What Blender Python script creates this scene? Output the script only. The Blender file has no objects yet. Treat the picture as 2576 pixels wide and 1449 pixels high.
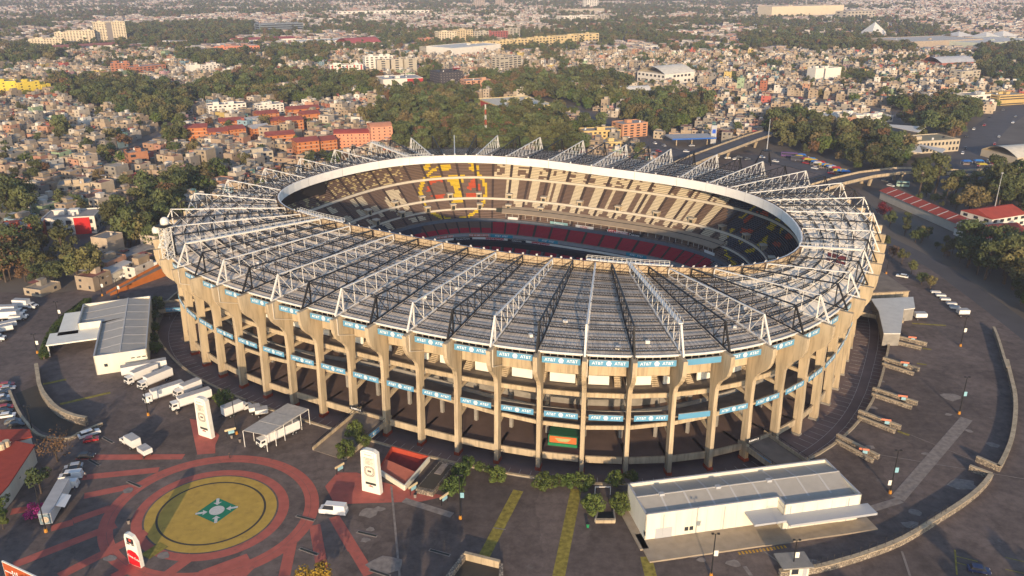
import bpy, math, random
import numpy as np
from functools import lru_cache
from mathutils import Vector, Matrix
from mathutils.geometry import tessellate_polygon
random.seed(7); rng = np.random.default_rng(7)
R = math.radians
scene = bpy.context.scene
col = scene.collection
# ---------------------------------------------------------------- camera
F, TH, CH = 2040.0, R(21.2), 120.0          # focal length in 2576-wide pixels, pitch, height
cam_d = bpy.data.cameras.new('camera'); cam = bpy.data.objects.new('camera', cam_d); col.objects.link(cam)
cam.location = (0, 0, CH); cam.rotation_euler = (math.pi/2 - TH, 0, 0)
cam_d.sensor_width = 36; cam_d.lens = F/2576*36; cam_d.clip_start = 1; cam_d.clip_end = 20000
scene.camera = cam
# ---------------------------------------------------------------- light
SUN_EL, SUN_AZ = R(12.5), R(-1.5)             # light travels along +Y, turned by SUN_AZ (positive = to the right)
world = bpy.data.worlds.new('World'); scene.world = world; world.use_nodes = True
nt = world.node_tree; bg = nt.nodes['Background']
sky = nt.nodes.new('ShaderNodeTexSky'); sky.sky_type = 'NISHITA'; sky.sun_disc = False
sky.sun_elevation = SUN_EL; sky.sun_rotation = math.pi + SUN_AZ; sky.altitude = 2200; sky.dust_density = 3.0; sky.air_density = 1.0
nt.links.new(sky.outputs[0], bg.inputs[0]); bg.inputs[1].default_value = 0.15
sd = bpy.data.lights.new('sun', 'SUN'); so = bpy.data.objects.new('sun', sd); col.objects.link(so)
sd.energy = 3.35; sd.angle = R(0.8); sd.color = (1.0, 0.75, 0.48)
dl = Vector((math.sin(SUN_AZ)*math.cos(SUN_EL), math.cos(SUN_AZ)*math.cos(SUN_EL), -math.sin(SUN_EL)))
so.rotation_euler = dl.to_track_quat('-Z', 'Y').to_euler()
vs = scene.view_settings; vs.view_transform = 'Standard'; vs.look = 'None'; vs.gamma = 1; vs.exposure = 0.74
scene.cycles.use_denoising = True
scene.cycles.max_bounces = 5; scene.cycles.diffuse_bounces = 3; scene.cycles.volume_bounces = 0
scene.cycles.caustics_reflective = False; scene.cycles.caustics_refractive = False
scene.cycles.transparent_max_bounces = 4
# ---------------------------------------------------------------- pixel (2576x1449) <-> world
_s, _c = math.sin(TH), math.cos(TH)
def G(x, y, z=0.0):
    a, b = (x-1288)/F, (y-724.5)/F
    dx, dy, dz = a, _c - b*_s, -_s - b*_c
    t = (z-CH)/dz
    return Vector((dx*t, dy*t, z))
def PR(p):
    q = (p[0], p[1], p[2]-CH)
    w = q[1]*_c - q[2]*_s
    return 1288+F*q[0]/w, 724.5+F*(-q[1]*_s - q[2]*_c)/w
def ZT(p, ytop):                                # height of a vertical standing at p that ends at pixel row ytop
    lo, hi = -5., 200.
    for _ in range(40):
        m = (lo+hi)/2
        if PR((p[0], p[1], m))[1] > ytop: lo = m
        else: hi = m
    return lo
def c1(x, y): return (x*.5521*.6289, (1504+y*.5521)*.6289)
def c2(x, y): return ((1350+x*.5521)*.6289, (1504+y*.5521)*.6289)
def c3(x, y): return ((2696+x*.5521)*.6289, (1504+y*.5521)*.6289)
def c4(x, y): return (x*.5521*.6289, (750+y*.5521)*.6289)
def c6(x, y): return ((2696+x*.5521)*.6289, (750+y*.5521)*.6289)
# ---------------------------------------------------------------- materials
MATS = {}
def mat(name, c, rough=.85, var=.12, scale=.6, metal=0, rnd=0, vcol=None, streak=None, spec=.3, emit=0, bump=0):
    if name in MATS: return MATS[name]
    m = bpy.data.materials.new(name); MATS[name] = m; m.use_nodes = True
    t = m.node_tree; N = t.nodes; L = t.links; b = N['Principled BSDF']
    b.inputs['Roughness'].default_value = rough; b.inputs['Metallic'].default_value = metal
    b.inputs['Specular IOR Level'].default_value = spec
    if vcol:
        src = N.new('ShaderNodeAttribute'); src.attribute_name = vcol; out = src.outputs['Color']
    else:
        src = N.new('ShaderNodeRGB'); src.outputs[0].default_value = (*c, 1); out = src.outputs[0]
    def mul(out, fac_sock, lo, hi):
        mr = N.new('ShaderNodeMapRange'); mr.inputs[3].default_value = lo; mr.inputs[4].default_value = hi
        mr.inputs[1].default_value = .25; mr.inputs[2].default_value = .75
        L.new(fac_sock, mr.inputs[0])
        mx = N.new('ShaderNodeVectorMath'); mx.operation = 'SCALE'
        L.new(out, mx.inputs[0]); L.new(mr.outputs[0], mx.inputs['Scale']); return mx.outputs[0]
    if var:
        tc = N.new('ShaderNodeNewGeometry')
        nz = N.new('ShaderNodeTexNoise'); nz.inputs['Scale'].default_value = scale; nz.inputs['Detail'].default_value = 5
        pos = tc.outputs['Position']
        if streak:
            vm = N.new('ShaderNodeVectorMath'); vm.operation = 'MULTIPLY'; vm.inputs[1].default_value = streak
            L.new(pos, vm.inputs[0]); pos = vm.outputs[0]
        L.new(pos, nz.inputs['Vector'])
        out = mul(out, nz.outputs[0], 1-var, 1+var)
        if bump:
            bp = N.new('ShaderNodeBump'); bp.inputs['Strength'].default_value = bump; bp.inputs['Distance'].default_value = .05
            L.new(nz.outputs[0], bp.inputs['Height']); L.new(bp.outputs[0], b.inputs['Normal'])
    if rnd:
        oi = N.new('ShaderNodeObjectInfo'); hs = N.new('ShaderNodeHueSaturation')
        mr = N.new('ShaderNodeMapRange'); mr.inputs[3].default_value = 1-rnd; mr.inputs[4].default_value = 1+rnd
        L.new(oi.outputs['Random'], mr.inputs[0]); L.new(mr.outputs[0], hs.inputs['Value']); L.new(out, hs.inputs['Color'])
        mr2 = N.new('ShaderNodeMapRange'); mr2.inputs[3].default_value = .5-rnd*.12; mr2.inputs[4].default_value = .5+rnd*.07
        wn = N.new('ShaderNodeMath'); wn.operation = 'FRACT'; w2 = N.new('ShaderNodeMath'); w2.operation = 'MULTIPLY'; w2.inputs[1].default_value = 17.3
        L.new(oi.outputs['Random'], w2.inputs[0]); L.new(w2.outputs[0], wn.inputs[0]); L.new(wn.outputs[0], mr2.inputs[0]); L.new(mr2.outputs[0], hs.inputs['Hue'])
        out = hs.outputs[0]
    L.new(out, b.inputs['Base Color'])
    if emit: L.new(out, b.inputs['Emission Color']); b.inputs['Emission Strength'].default_value = emit
    return m
# ---------------------------------------------------------------- mesh builder
class MB:
    def __init__(s): s.v = []; s.f = []; s.m = []; s.c = []; s.mi = 0; s.col = None
    def add(s, vs, fs):
        n = len(s.v); s.v.extend(vs)
        for f in fs: s.f.append([i+n for i in f]); s.m.append(s.mi); s.c.append(s.col)
        return s
    def quad(s, a, b, c, d): return s.add([a, b, c, d], [(0, 1, 2, 3)])
    def box(s, c, d, rz=0, bottom=True):
        x, y, z = c; hx, hy, hz = d[0]/2, d[1]/2, d[2]/2; ca, sa = math.cos(rz), math.sin(rz)
        vs = [(x+px*hx*ca-py*hy*sa, y+px*hx*sa+py*hy*ca, z+pz*hz) for pz in (-1, 1) for px, py in ((-1,-1),(1,-1),(1,1),(-1,1))]
        fs = [(4,5,6,7),(0,1,5,4),(1,2,6,5),(2,3,7,6),(3,0,4,7)]
        if bottom: fs.append((3,2,1,0))
        return s.add(vs, fs)
    def prism(s, poly, z0, z1, cap=True):
        n = len(poly); z0s = z0 if hasattr(z0, '__len__') else [z0]*n; z1s = z1 if hasattr(z1, '__len__') else [z1]*n
        vs = [(p[0], p[1], z0s[i]) for i, p in enumerate(poly)]+[(p[0], p[1], z1s[i]) for i, p in enumerate(poly)]
        fs = [(i, (i+1) % n, n+(i+1) % n, n+i) for i in range(n)]
        if cap: fs += [tuple(range(n, 2*n)), tuple(range(n-1, -1, -1))]
        return s.add(vs, fs)
    def beam(s, a, b, w, h=None, up=(0,0,1)):
        a = Vector(a); b = Vector(b); h = h or w; d = b-a
        if d.length < 1e-6: return s
        d.normalize(); u = Vector(up)
        if abs(d.dot(u)) > .98: u = Vector((1,0,0))
        x = d.cross(u).normalized()*(w/2); y = x.cross(d).normalized()*(h/2)
        vs = [tuple(p+sx*x+sy*y) for p in (a, b) for sx, sy in ((-1,-1),(1,-1),(1,1),(-1,1))]
        return s.add(vs, [(0,1,5,4),(1,2,6,5),(2,3,7,6),(3,0,4,7),(3,2,1,0),(4,5,6,7)])
    def tube(s, a, b, r0, r1=None, n=8, cap=True):
        a = Vector(a); b = Vector(b); r1 = r0 if r1 is None else r1; d = (b-a).normalized()
        u = Vector((0,0,1)) if abs(d.z) < .95 else Vector((1,0,0))
        x = d.cross(u).normalized(); y = x.cross(d)
        vs = [tuple(p+(x*math.cos(2*math.pi*i/n)+y*math.sin(2*math.pi*i/n))*r) for p, r in ((a, r0), (b, r1)) for i in range(n)]
        fs = [(i, (i+1) % n, n+(i+1) % n, n+i) for i in range(n)]
        if cap: fs += [tuple(range(n, 2*n)), tuple(range(n-1, -1, -1))]
        return s.add(vs, fs)
    def mesh(s, name, mats, smooth=False):
        me = bpy.data.meshes.new(name); me.from_pydata(s.v, [], s.f)
        for m in (mats if isinstance(mats, (list, tuple)) else [mats]): me.materials.append(m)
        if any(s.m): me.polygons.foreach_set('material_index', s.m)
        if s.col is not None or any(c is not None for c in s.c):
            at = me.color_attributes.new('col', 'FLOAT_COLOR', 'CORNER')
            arr = np.repeat(np.array([(*(c or (.5,.5,.5)), 1) for c in s.c], dtype=np.float32), [len(f) for f in s.f], axis=0)
            at.data.foreach_set('color', arr.ravel())
        if smooth: me.polygons.foreach_set('use_smooth', [True]*len(s.f))
        me.update(); return me
    def build(s, name, mats, parent=None, smooth=False, **kw):
        return link(name, s.mesh(name, mats, smooth), parent, **kw)
def link(name, me, parent=None, loc=None, rz=None, sc=None):
    o = bpy.data.objects.new(name, me); col.objects.link(o)
    if parent: o.parent = parent
    if loc is not None: o.location = loc
    if rz is not None: o.rotation_euler = (0, 0, rz)
    if sc is not None: o.scale = sc
    return o
def tag(o, label=None, cat=None, group=None, kind=None):
    for k, v in (('label', label), ('category', cat), ('group', group), ('kind', kind)):
        if v: o[k] = v
    return o
def empty(name, loc, rz=0, label=None, cat=None, group=None):
    o = bpy.data.objects.new(name, None); col.objects.link(o); o.location = loc; o.rotation_euler = (0, 0, rz); o.empty_display_size = .5
    return tag(o, label, cat, group)
def copy_tree(o, parent=None):
    c = o.copy(); col.objects.link(c); c.parent = parent
    for ch in o.children: copy_tree(ch, c)
    return c
_txt = {}
def wear(m, c=(.11,.088,.08), lo=.56, hi=.70, amt=.6, scale=.45):
    t = m.node_tree; N = t.nodes; L = t.links; b = N['Principled BSDF']; src = b.inputs['Base Color'].links[0].from_socket
    g = N.new('ShaderNodeNewGeometry'); nz = N.new('ShaderNodeTexNoise'); nz.inputs['Scale'].default_value = scale; nz.inputs['Detail'].default_value = 9; nz.inputs['Roughness'].default_value = .68; L.new(g.outputs['Position'], nz.inputs[0])
    mr = N.new('ShaderNodeMapRange'); mr.inputs[1].default_value = lo; mr.inputs[2].default_value = hi; mr.inputs[3].default_value = 0; mr.inputs[4].default_value = amt; L.new(nz.outputs[0], mr.inputs[0])
    mx = N.new('ShaderNodeMix'); mx.data_type = 'RGBA'; mx.inputs[7].default_value = (*c, 1); L.new(mr.outputs[0], mx.inputs[0]); L.new(src, mx.inputs[6]); L.new(mx.outputs[2], b.inputs['Base Color'])
def text_mesh(s, size, m, bold=0.0, key=None):
    k = (s, size, m.name)
    if k in _txt: return _txt[k]
    cu = bpy.data.curves.new('lettering', 'FONT'); cu.body = s; cu.size = size; cu.align_x = 'CENTER'; cu.align_y = 'CENTER'; cu.offset = bold; cu.extrude = .01; cu.resolution_u = 2
    o = bpy.data.objects.new('lettering', cu); col.objects.link(o)
    me = bpy.data.meshes.new_from_object(o.evaluated_get(bpy.context.evaluated_depsgraph_get()))
    bpy.data.objects.remove(o); me.materials.clear(); me.materials.append(m); _txt[k] = me; return me
def text(s, size, m, parent, loc, rot, bold=0.0, name='lettering'):
    o = bpy.data.objects.new(name, text_mesh(s, size, m, bold)); col.objects.link(o); o.parent = parent; o.location = loc; o.rotation_euler = rot; return o
def pip(x, y, poly):
    ins = False; j = len(poly)-1
    for i in range(len(poly)):
        xi, yi = poly[i]; xj, yj = poly[j]
        if (yi > y) != (yj > y) and x < (xj-xi)*(y-yi)/(yj-yi)+xi: ins = not ins
        j = i
    return ins
def vnoise(x, y, s):
    x, y = x/s, y/s; xi, yi = math.floor(x), math.floor(y); fx, fy = x-xi, y-yi
    h = lambda a, b: (math.sin(a*127.1+b*311.7)*43758.5453) % 1
    fx = fx*fx*(3-2*fx); fy = fy*fy*(3-2*fy)
    return (h(xi,yi)*(1-fx)+h(xi+1,yi)*fx)*(1-fy)+(h(xi,yi+1)*(1-fx)+h(xi+1,yi+1)*fx)*fy
concrete = mat('concrete', (.44,.352,.235), .9, .2, .35, streak=(1,1,.25), bump=.1)
def stain(m, lo=.62):
    t = m.node_tree; N = t.nodes; L = t.links; b = N['Principled BSDF']; src = b.inputs['Base Color'].links[0].from_socket
    g = N.new('ShaderNodeNewGeometry'); vm = N.new('ShaderNodeVectorMath'); vm.operation = 'MULTIPLY'; vm.inputs[1].default_value = (1.1, 1.1, .10); L.new(g.outputs['Position'], vm.inputs[0])
    nz = N.new('ShaderNodeTexNoise'); nz.inputs['Scale'].default_value = 1; nz.inputs['Detail'].default_value = 6; nz.inputs['Roughness'].default_value = .65; L.new(vm.outputs[0], nz.inputs[0])
    mr = N.new('ShaderNodeMapRange'); mr.inputs[1].default_value = .36; mr.inputs[2].default_value = .52; mr.inputs[3].default_value = lo; mr.inputs[4].default_value = 1.04; L.new(nz.outputs[0], mr.inputs[0])
    sc = N.new('ShaderNodeVectorMath'); sc.operation = 'SCALE'; L.new(src, sc.inputs[0]); L.new(mr.outputs[0], sc.inputs['Scale']); L.new(sc.outputs[0], b.inputs['Base Color'])
stain(concrete, .74)
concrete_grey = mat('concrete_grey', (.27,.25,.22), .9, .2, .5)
white_steel = mat('white_steel', (.64,.62,.58), .5, .06, 2)
black_steel = mat('black_steel', (.013,.013,.014), .6, .2, 2)
white_wall = mat('white_wall', (.76,.74,.66), .8, .05, .4)
glass_dark = mat('glass_dark', (.03,.035,.045), .2, 0, spec=.6)
# ================================================================ stadium curves (local axes, origin at stadium centre)
SCX, SCY, SPH = 5.4, 303.86, -.48
_t = np.linspace(0, 2*np.pi, 8001); _ct, _st = np.cos(_t), np.sin(_t); _n = 2/2.84
_bx = 122.5*np.sign(_ct)*abs(_ct)**_n; _by = 111.8*np.sign(_st)*abs(_st)**_n
_S = np.r_[0, np.cumsum(np.hypot(np.diff(_bx), np.diff(_by)))]; _per = _S[-1]; _s0 = _S[6000]
@lru_cache(None)
def OUT(k, off=0.):
    s = (_s0+k/34*_per) % _per; e = .6
    x, y = np.interp(s, _S, _bx), np.interp(s, _S, _by)
    a, b = (s+e) % _per, (s-e) % _per
    tx = np.interp(a, _S, _bx)-np.interp(b, _S, _bx); ty = np.interp(a, _S, _by)-np.interp(b, _S, _by); L = math.hypot(tx, ty)
    return x+ty/L*off, y-tx/L*off
_ip = np.array([(-88,-39.5),(-95.5,-28.4),(-97.8,-19),(-99.2,-10.1),(-98,4),(-95.3,17),(-91,33.4),(-82.5,44.8),(-69.1,56.9),(-54.3,62.5),(-37.8,67.1),(-21.4,67.7),(-5.5,65.1),(20.9,64.1),(46.4,60.4),(64.2,55.5),(77.6,46.4),(87.7,33.7),(94.7,21.3),(100,9.1),(103.2,-3),(102.9,-14.3),(100.4,-23.6),(95.4,-31.2),(87.6,-40.1),(78.1,-46.8),(62.7,-51.7),(45.5,-54.5),(28.8,-58.1),(16.9,-59.5),(7,-59.2),(-3.8,-59.2),(-14.3,-58.3),(-23.9,-58.8),(-41,-57.1),(-53.1,-55.7),(-60.7,-55),(-71.7,-51.8),(-80.5,-47.5)])
_ia = np.arctan2(_ip[:,1], _ip[:,0]); _ir = np.hypot(_ip[:,0], _ip[:,1])
_o = np.argsort(_ia); _aa = np.linspace(-np.pi, np.pi, 361)[:-1]; _rr = np.interp(_aa, _ia[_o], _ir[_o], period=2*np.pi)
_A = np.stack([np.cos(j*_aa) for j in range(9)]+[np.sin(j*_aa) for j in range(1, 9)], 1)
_cf = np.linalg.lstsq(_A, _rr, rcond=None)[0]
def rin(a): return float(np.dot([math.cos(j*a) for j in range(9)]+[math.sin(j*a) for j in range(1, 9)], _cf))
_ka = [-90,-71.9,-56.6,-47.2,-40.8,-34.5,-27.5,-18.25,-6.1,0]; _kk = [0,1,2,3,4,5,6,7,8,8.5]
def ANG(k):
    k = k % 34; q = k if k <= 8.5 else 17-k if k <= 17 else k-17 if k <= 25.5 else 34-k
    a = np.interp(q, _kk, _ka)
    if k <= 8.5: r = a
    elif k <= 17: r = -a
    elif k <= 25.5: r = 180+a
    else: r = 180-a
    return R(r)
@lru_cache(None)
def INN(k, off=0.):
    a = ANG(k); r = rin(a)+off; return r*math.cos(a), r*math.sin(a)
@lru_cache(None)
def FLD(k, grow=0.):
    a = ANG(k); a2, b2 = 63+grow, 45+grow; ca, sa = math.cos(a), math.sin(a)
    r = (abs(ca/a2)**3+abs(sa/b2)**3)**(-1/3); return r*ca, r*sa
def SW(x, y, z=0): return Vector((SCX+x*math.cos(SPH)-y*math.sin(SPH), SCY+x*math.sin(SPH)+y*math.cos(SPH), z))
def SL(p):
    dx, dy = p[0]-SCX, p[1]-SCY
    return dx*math.cos(SPH)+dy*math.sin(SPH), -dx*math.sin(SPH)+dy*math.cos(SPH)
def ringoff(k):
    k = k % 34
    if k > 17: k = 34-k
    return float(np.interp(k, [0, 3.5, 5.5, 8, 17], [7.2, 7.2, 10.5, 11, 12]))
ZR = -2.5
# ================================================================ ground
ring_o = [SW(*OUT(k/4, ringoff(k/4))) for k in range(136)]
asphalt = mat('asphalt', (.128,.098,.085), .9, .25, .05, bump=.1)
def _asph():
    m = MATS['asphalt']; t = m.node_tree; N = t.nodes; L = t.links; b = N['Principled BSDF']
    src = b.inputs['Base Color'].links[0].from_socket
    g = N.new('ShaderNodeNewGeometry')
    n1 = N.new('ShaderNodeTexNoise'); n1.inputs['Scale'].default_value = .35; n1.inputs['Detail'].default_value = 8; n1.inputs['Roughness'].default_value = .7
    n2 = N.new('ShaderNodeTexNoise'); n2.inputs['Scale'].default_value = .11; n2.inputs['Detail'].default_value = 6; n2.inputs['Roughness'].default_value = .62
    L.new(g.outputs['Position'], n1.inputs[0]); L.new(g.outputs['Position'], n2.inputs[0])
    r2 = N.new('ShaderNodeValToRGB'); r2.color_ramp.elements[0].position = .66; r2.color_ramp.elements[1].position = .73
    L.new(n2.outputs[0], r2.inputs[0])
    mr = N.new('ShaderNodeMapRange'); mr.inputs[1].default_value = .3; mr.inputs[2].default_value = .7; mr.inputs[3].default_value = .62; mr.inputs[4].default_value = 1.35
    L.new(n1.outputs[0], mr.inputs[0]); sc = N.new('ShaderNodeVectorMath'); sc.operation = 'SCALE'; L.new(src, sc.inputs[0]); L.new(mr.outputs[0], sc.inputs['Scale'])
    mx = N.new('ShaderNodeMix'); mx.data_type = 'RGBA'; mx.inputs[7].default_value = (.20,.18,.165,1)
    f = N.new('ShaderNodeMath'); f.operation = 'MULTIPLY'; f.inputs[1].default_value = .55; L.new(r2.outputs[0], f.inputs[0])
    L.new(f.outputs[0], mx.inputs[0]); L.new(sc.outputs[0], mx.inputs[6])
    nd = N.new('ShaderNodeTexNoise'); nd.inputs['Scale'].default_value = .25; nd.inputs['Detail'].default_value = 4; L.new(g.outputs['Position'], nd.inputs[0])
    va = N.new('ShaderNodeVectorMath'); va.operation = 'MULTIPLY_ADD'; va.inputs[1].default_value = (5,5,0); L.new(nd.outputs['Color'], va.inputs[0]); L.new(g.outputs['Position'], va.inputs[2])
    vo = N.new('ShaderNodeTexVoronoi'); vo.feature = 'DISTANCE_TO_EDGE'; vo.inputs['Scale'].default_value = .085; L.new(va.outputs[0], vo.inputs[0])
    cr_ = N.new('ShaderNodeMapRange'); cr_.inputs[1].default_value = 0; cr_.inputs[2].default_value = .022; cr_.inputs[3].default_value = .88; cr_.inputs[4].default_value = 1; L.new(vo.outputs['Distance'], cr_.inputs[0])
    vs_ = N.new('ShaderNodeVectorMath'); vs_.operation = 'SCALE'; L.new(mx.outputs[2], vs_.inputs[0]); L.new(cr_.outputs[0], vs_.inputs['Scale'])
    vd = N.new('ShaderNodeTexVoronoi'); vd.inputs['Scale'].default_value = .045; L.new(va.outputs[0], vd.inputs[0]); sp = N.new('ShaderNodeSeparateColor'); L.new(vd.outputs['Color'], sp.inputs[0])
    pr_ = N.new('ShaderNodeMapRange'); pr_.inputs[3].default_value = .84; pr_.inputs[4].default_value = 1.16; L.new(sp.outputs[0], pr_.inputs[0])
    v3 = N.new('ShaderNodeVectorMath'); v3.operation = 'SCALE'; L.new(vs_.outputs[0], v3.inputs[0]); L.new(pr_.outputs[0], v3.inputs['Scale']); L.new(v3.outputs[0], b.inputs['Base Color'])
_asph()
ground_m = mat('city_ground', (.13,.11,.09), .95, .35, .03)
def holed(name, outer, holes, z, m, kind='structure'):
    loops = [[Vector((p[0], p[1], 0)) for p in l] for l in [outer]+holes]
    tri = tessellate_polygon(loops); flat = [p for l in loops for p in l]
    me = bpy.data.meshes.new(name); fs = []
    for a, b, c in tri:
        p, q, r = flat[a], flat[b], flat[c]
        fs.append((a, b, c) if (q-p).cross(r-p).z > 0 else (a, c, b))
    me.from_pydata([(p.x, p.y, z) for p in flat], [], fs); me.materials.append(m)
    return tag(link(name, me), kind=kind)
hole = [(p.x, p.y) for p in ring_o]
hole_out = [SW(*OUT(k/4, ringoff(k/4)+1.0)) for k in range(136)]
holed('ground', [(-5600,-400),(5600,-400),(5600,6000),(-5600,6000)], [[(p.x, p.y) for p in hole_out]], -.06, ground_m)
PLZ = [G(*p) for p in [(-160,742),(0,735),(120,740),(250,722),(330,700),(430,668)]]+[SW(-128,-40),SW(-128,40),SW(-100,104),SW(-20,124),SW(40,130)]+[G(*p) for p in [(1640,388),(1760,372),(1900,385),(2080,432),(2150,452),(2205,560),(2290,645),(2373,690),(2450,745),(2535,808),(2700,935),(2850,1060)]]+[Vector((230,40,0)),Vector((-230,40,0)),G(-300,1000)]
holed('plaza_pavement', [(p.x, p.y) for p in PLZ], [hole], 0, asphalt)
# sunken ring road, kerb wall, podium
ringm = mat('ring_road', (.19,.135,.12), .9, .3, .12)
mb = MB()
for i in range(136):
    k0, k1 = i/4, (i+1)/4
    p = [SW(*OUT(k0, -14)), SW(*OUT(k0, ringoff(k0)-.25)), SW(*OUT(k1, ringoff(k1)-.25)), SW(*OUT(k1, -14))]
    mb.quad(*[(q.x, q.y, ZR) for q in p])
tag(mb.build('ring_road', ringm), kind='structure')
white_line = mat('white_paint', (.5,.48,.44), .8, .35, .8)
mb = MB()
for k in np.arange(0, 34, .5):
    for j in range(4):
        kk = k+j*.125+.06
        a, b = SW(*OUT(kk, .6), ZR+.012), SW(*OUT(kk, 5.0), ZR+.012)
        mb.beam(a, b, .11, .01)
        if 5 < kk % 34 < 29:
            mb.beam(SW(*OUT(kk, ringoff(kk)-3.2), ZR+.012), SW(*OUT(kk, ringoff(kk)-.5), ZR+.012), .11, .01)
    for j in range(4):
        mb.beam(SW(*OUT(k+j*.125, 5.0), ZR+.012), SW(*OUT(k+j*.125+.125, 5.0), ZR+.012), .11, .01)
        if 5 < k < 29: mb.beam(SW(*OUT(k+j*.125, ringoff(k)-3.2), ZR+.012), SW(*OUT(k+j*.125+.125, ringoff(k+.5)-3.2), ZR+.012), .11, .01)
tag(mb.build('parking_lines', white_line), kind='structure')
stone = mat('stone_wall', (.30,.235,.16), .95, .1, 1)
def _stone():
    m = MATS['stone_wall']; t = m.node_tree; N = t.nodes; L = t.links; b = N['Principled BSDF']
    g = N.new('ShaderNodeNewGeometry'); v = N.new('ShaderNodeTexVoronoi'); v.inputs['Scale'].default_value = 1.6; v.feature = 'DISTANCE_TO_EDGE'
    v2 = N.new('ShaderNodeTexVoronoi'); v2.inputs['Scale'].default_value = 1.6
    L.new(g.outputs[0], v.inputs[0]); L.new(g.outputs[0], v2.inputs[0])
    r = N.new('ShaderNodeValToRGB'); r.color_ramp.elements[0].position = .02; r.color_ramp.elements[1].position = .12; L.new(v.outputs[0], r.inputs[0])
    mx = N.new('ShaderNodeMix'); mx.data_type = 'RGBA'; mx.inputs[6].default_value = (.09,.08,.07,1)
    h = N.new('ShaderNodeHueSaturation'); h.inputs['Color'].default_value = (.33,.26,.18,1); h.inputs['Saturation'].default_value = .8
    sx = N.new('ShaderNodeSeparateColor'); L.new(v2.outputs['Color'], sx.inputs[0]); mr = N.new('ShaderNodeMapRange'); mr.inputs[3].default_value = .55; mr.inputs[4].default_value = 1.3
    L.new(sx.outputs[0], mr.inputs[0]); L.new(mr.outputs[0], h.inputs['Value'])
    L.new(h.outputs[0], mx.inputs[7]); L.new(r.outputs[0], mx.inputs[0]); L.new(mx.outputs[2], b.inputs['Base Color'])
    bp = N.new('ShaderNodeBump'); bp.inputs['Strength'].default_value = .6; bp.inputs['Distance'].default_value = .08; L.new(r.outputs[0], bp.inputs['Height']); L.new(bp.outputs[0], b.inputs['Normal'])
_stone()
def wall_path(name, pts, h, th, m, label, cat, cap=None, z=0., group=None, capm=None):
    e = empty(name, (pts[0][0], pts[0][1], z), 0, label, cat, group); o = Vector((pts[0][0], pts[0][1], z)); mb = MB(); mc = MB()
    P = [Vector((p[0], p[1], 0)) for p in pts]; n = len(P); nr = []
    for i in range(n):
        d = (P[min(i+1, n-1)]-P[max(i-1, 0)]).normalized(); nr.append(Vector((-d.y, d.x, 0)))
    hs = h if hasattr(h, '__len__') else [h]*n
    for i in range(n-1):
        for (b, w, lo, hi) in ((mb, th/2, None, 0), (mc, th/2+.12, 0, .18)):
            if b is mc and not cap: continue
            q = []
            for zz in (0, 1):
                for j, s in ((i, 1), (i, -1), (i+1, -1), (i+1, 1)):
                    p = P[j]+nr[j]*s*w-Vector((o.x, o.y, 0))
                    zl = (-.3 if lo is None else hs[j]+lo) if zz == 0 else hs[j]+hi
                    q.append((p.x, p.y, zl))
            b.add(q, [(0,1,5,4),(1,2,6,5),(2,3,7,6),(3,0,4,7),(4,5,6,7),(3,2,1,0)])
    mb.build('wall_body', m, e)
    if cap: mc.build('coping', capm or concrete, e)
    return e
RW = [SW(*OUT(k/2, ringoff(k/2)-.15)) for k in list(range(69))]
def ring_wall(k0, k1, label):
    pts = [SW(*OUT(k, ringoff(k)+.15)) for k in np.arange(k0, k1+.01, .25)]
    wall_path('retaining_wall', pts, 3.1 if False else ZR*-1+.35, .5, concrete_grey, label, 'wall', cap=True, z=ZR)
ring_wall(4.9, 12, 'curved grey retaining wall along the sunken road right of the stadium')
ring_wall(12, 27, 'curved grey retaining wall behind the stadium')
ring_wall(27, 32.6, 'curved grey retaining wall left of the stadium')
ring_wall(-1.4, 4.4, 'low grey retaining wall in front of the stadium columns')
# ================================================================ stadium
ST = empty('stadium', SW(0, 0), SPH, 'huge oval concrete football stadium with black and white roof trusses', 'stadium')
KS = [i/2 for i in range(68)]
paint_red = mat('red_paint', (.40,.07,.025), .8, .15, 1)
# --- columns
prof = [(0,ZR),(-.25,8),(-.6,17),(-.5,21.4),(0,23.0),(1.0,24.4),(2.5,25.7),(3.9,27.2),(4.8,29.0),(5.1,31),(5.15,33.1),(-12,33.1),(-12,29.6),(-8,28.8),(-5.2,27.6),(-3.8,25.4),(-3.2,22),(-2.9,17),(-2.6,8),(-2.4,ZR)]
def extrude(prof, th):
    mb = MB(); n = len(prof)
    vs = [(r, -th/2, z) for r, z in prof]+[(r, th/2, z) for r, z in prof]
    fs = [(i, n+i, n+(i+1) % n, (i+1) % n) for i in range(n)]
    mb.add(vs, fs)
    for base, flip in ((0, False), (n, True)):
        pts = [Vector((r, z, 0)) for r, z in prof]
        for a, b, c in tessellate_polygon([pts]):
            p, q, r = pts[a], pts[b], pts[c]; ccw = (q-p).cross(r-p).z > 0
            tr = (a, b, c) if ccw else (a, c, b)
            mb.f.append([base+i for i in (tr[::-1] if flip else tr)]); mb.m.append(0); mb.c.append(None)
    return mb
colmesh = extrude(prof, 1.1).mesh('column', concrete)
footmesh = MB().box((-1.2, 0, ZR+.45), (2.7, 1.5, .9)).mesh('foot', paint_red)
footdark = MB().box((-1.2, 0, ZR+.3), (2.75, 1.55, .6)).mesh('foot', concrete_grey)
pipem = mat('downpipe', (.55,.5,.42), .6, 0)
pipe = MB(); pp = [(3.6,.68,33),(3.6,.68,28.2),(-4.6,.68,25.0),(-9.5,.68,23.0)]
for a, b in zip(pp, pp[1:]): pipe.beam(a, b, .22)
pipemesh = pipe.mesh('downpipe', pipem)
def head(k):
    x, y = OUT(k); x2, y2 = OUT(k, 1); return (x, y, 0), math.atan2(y2-y, x2-x)
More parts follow.
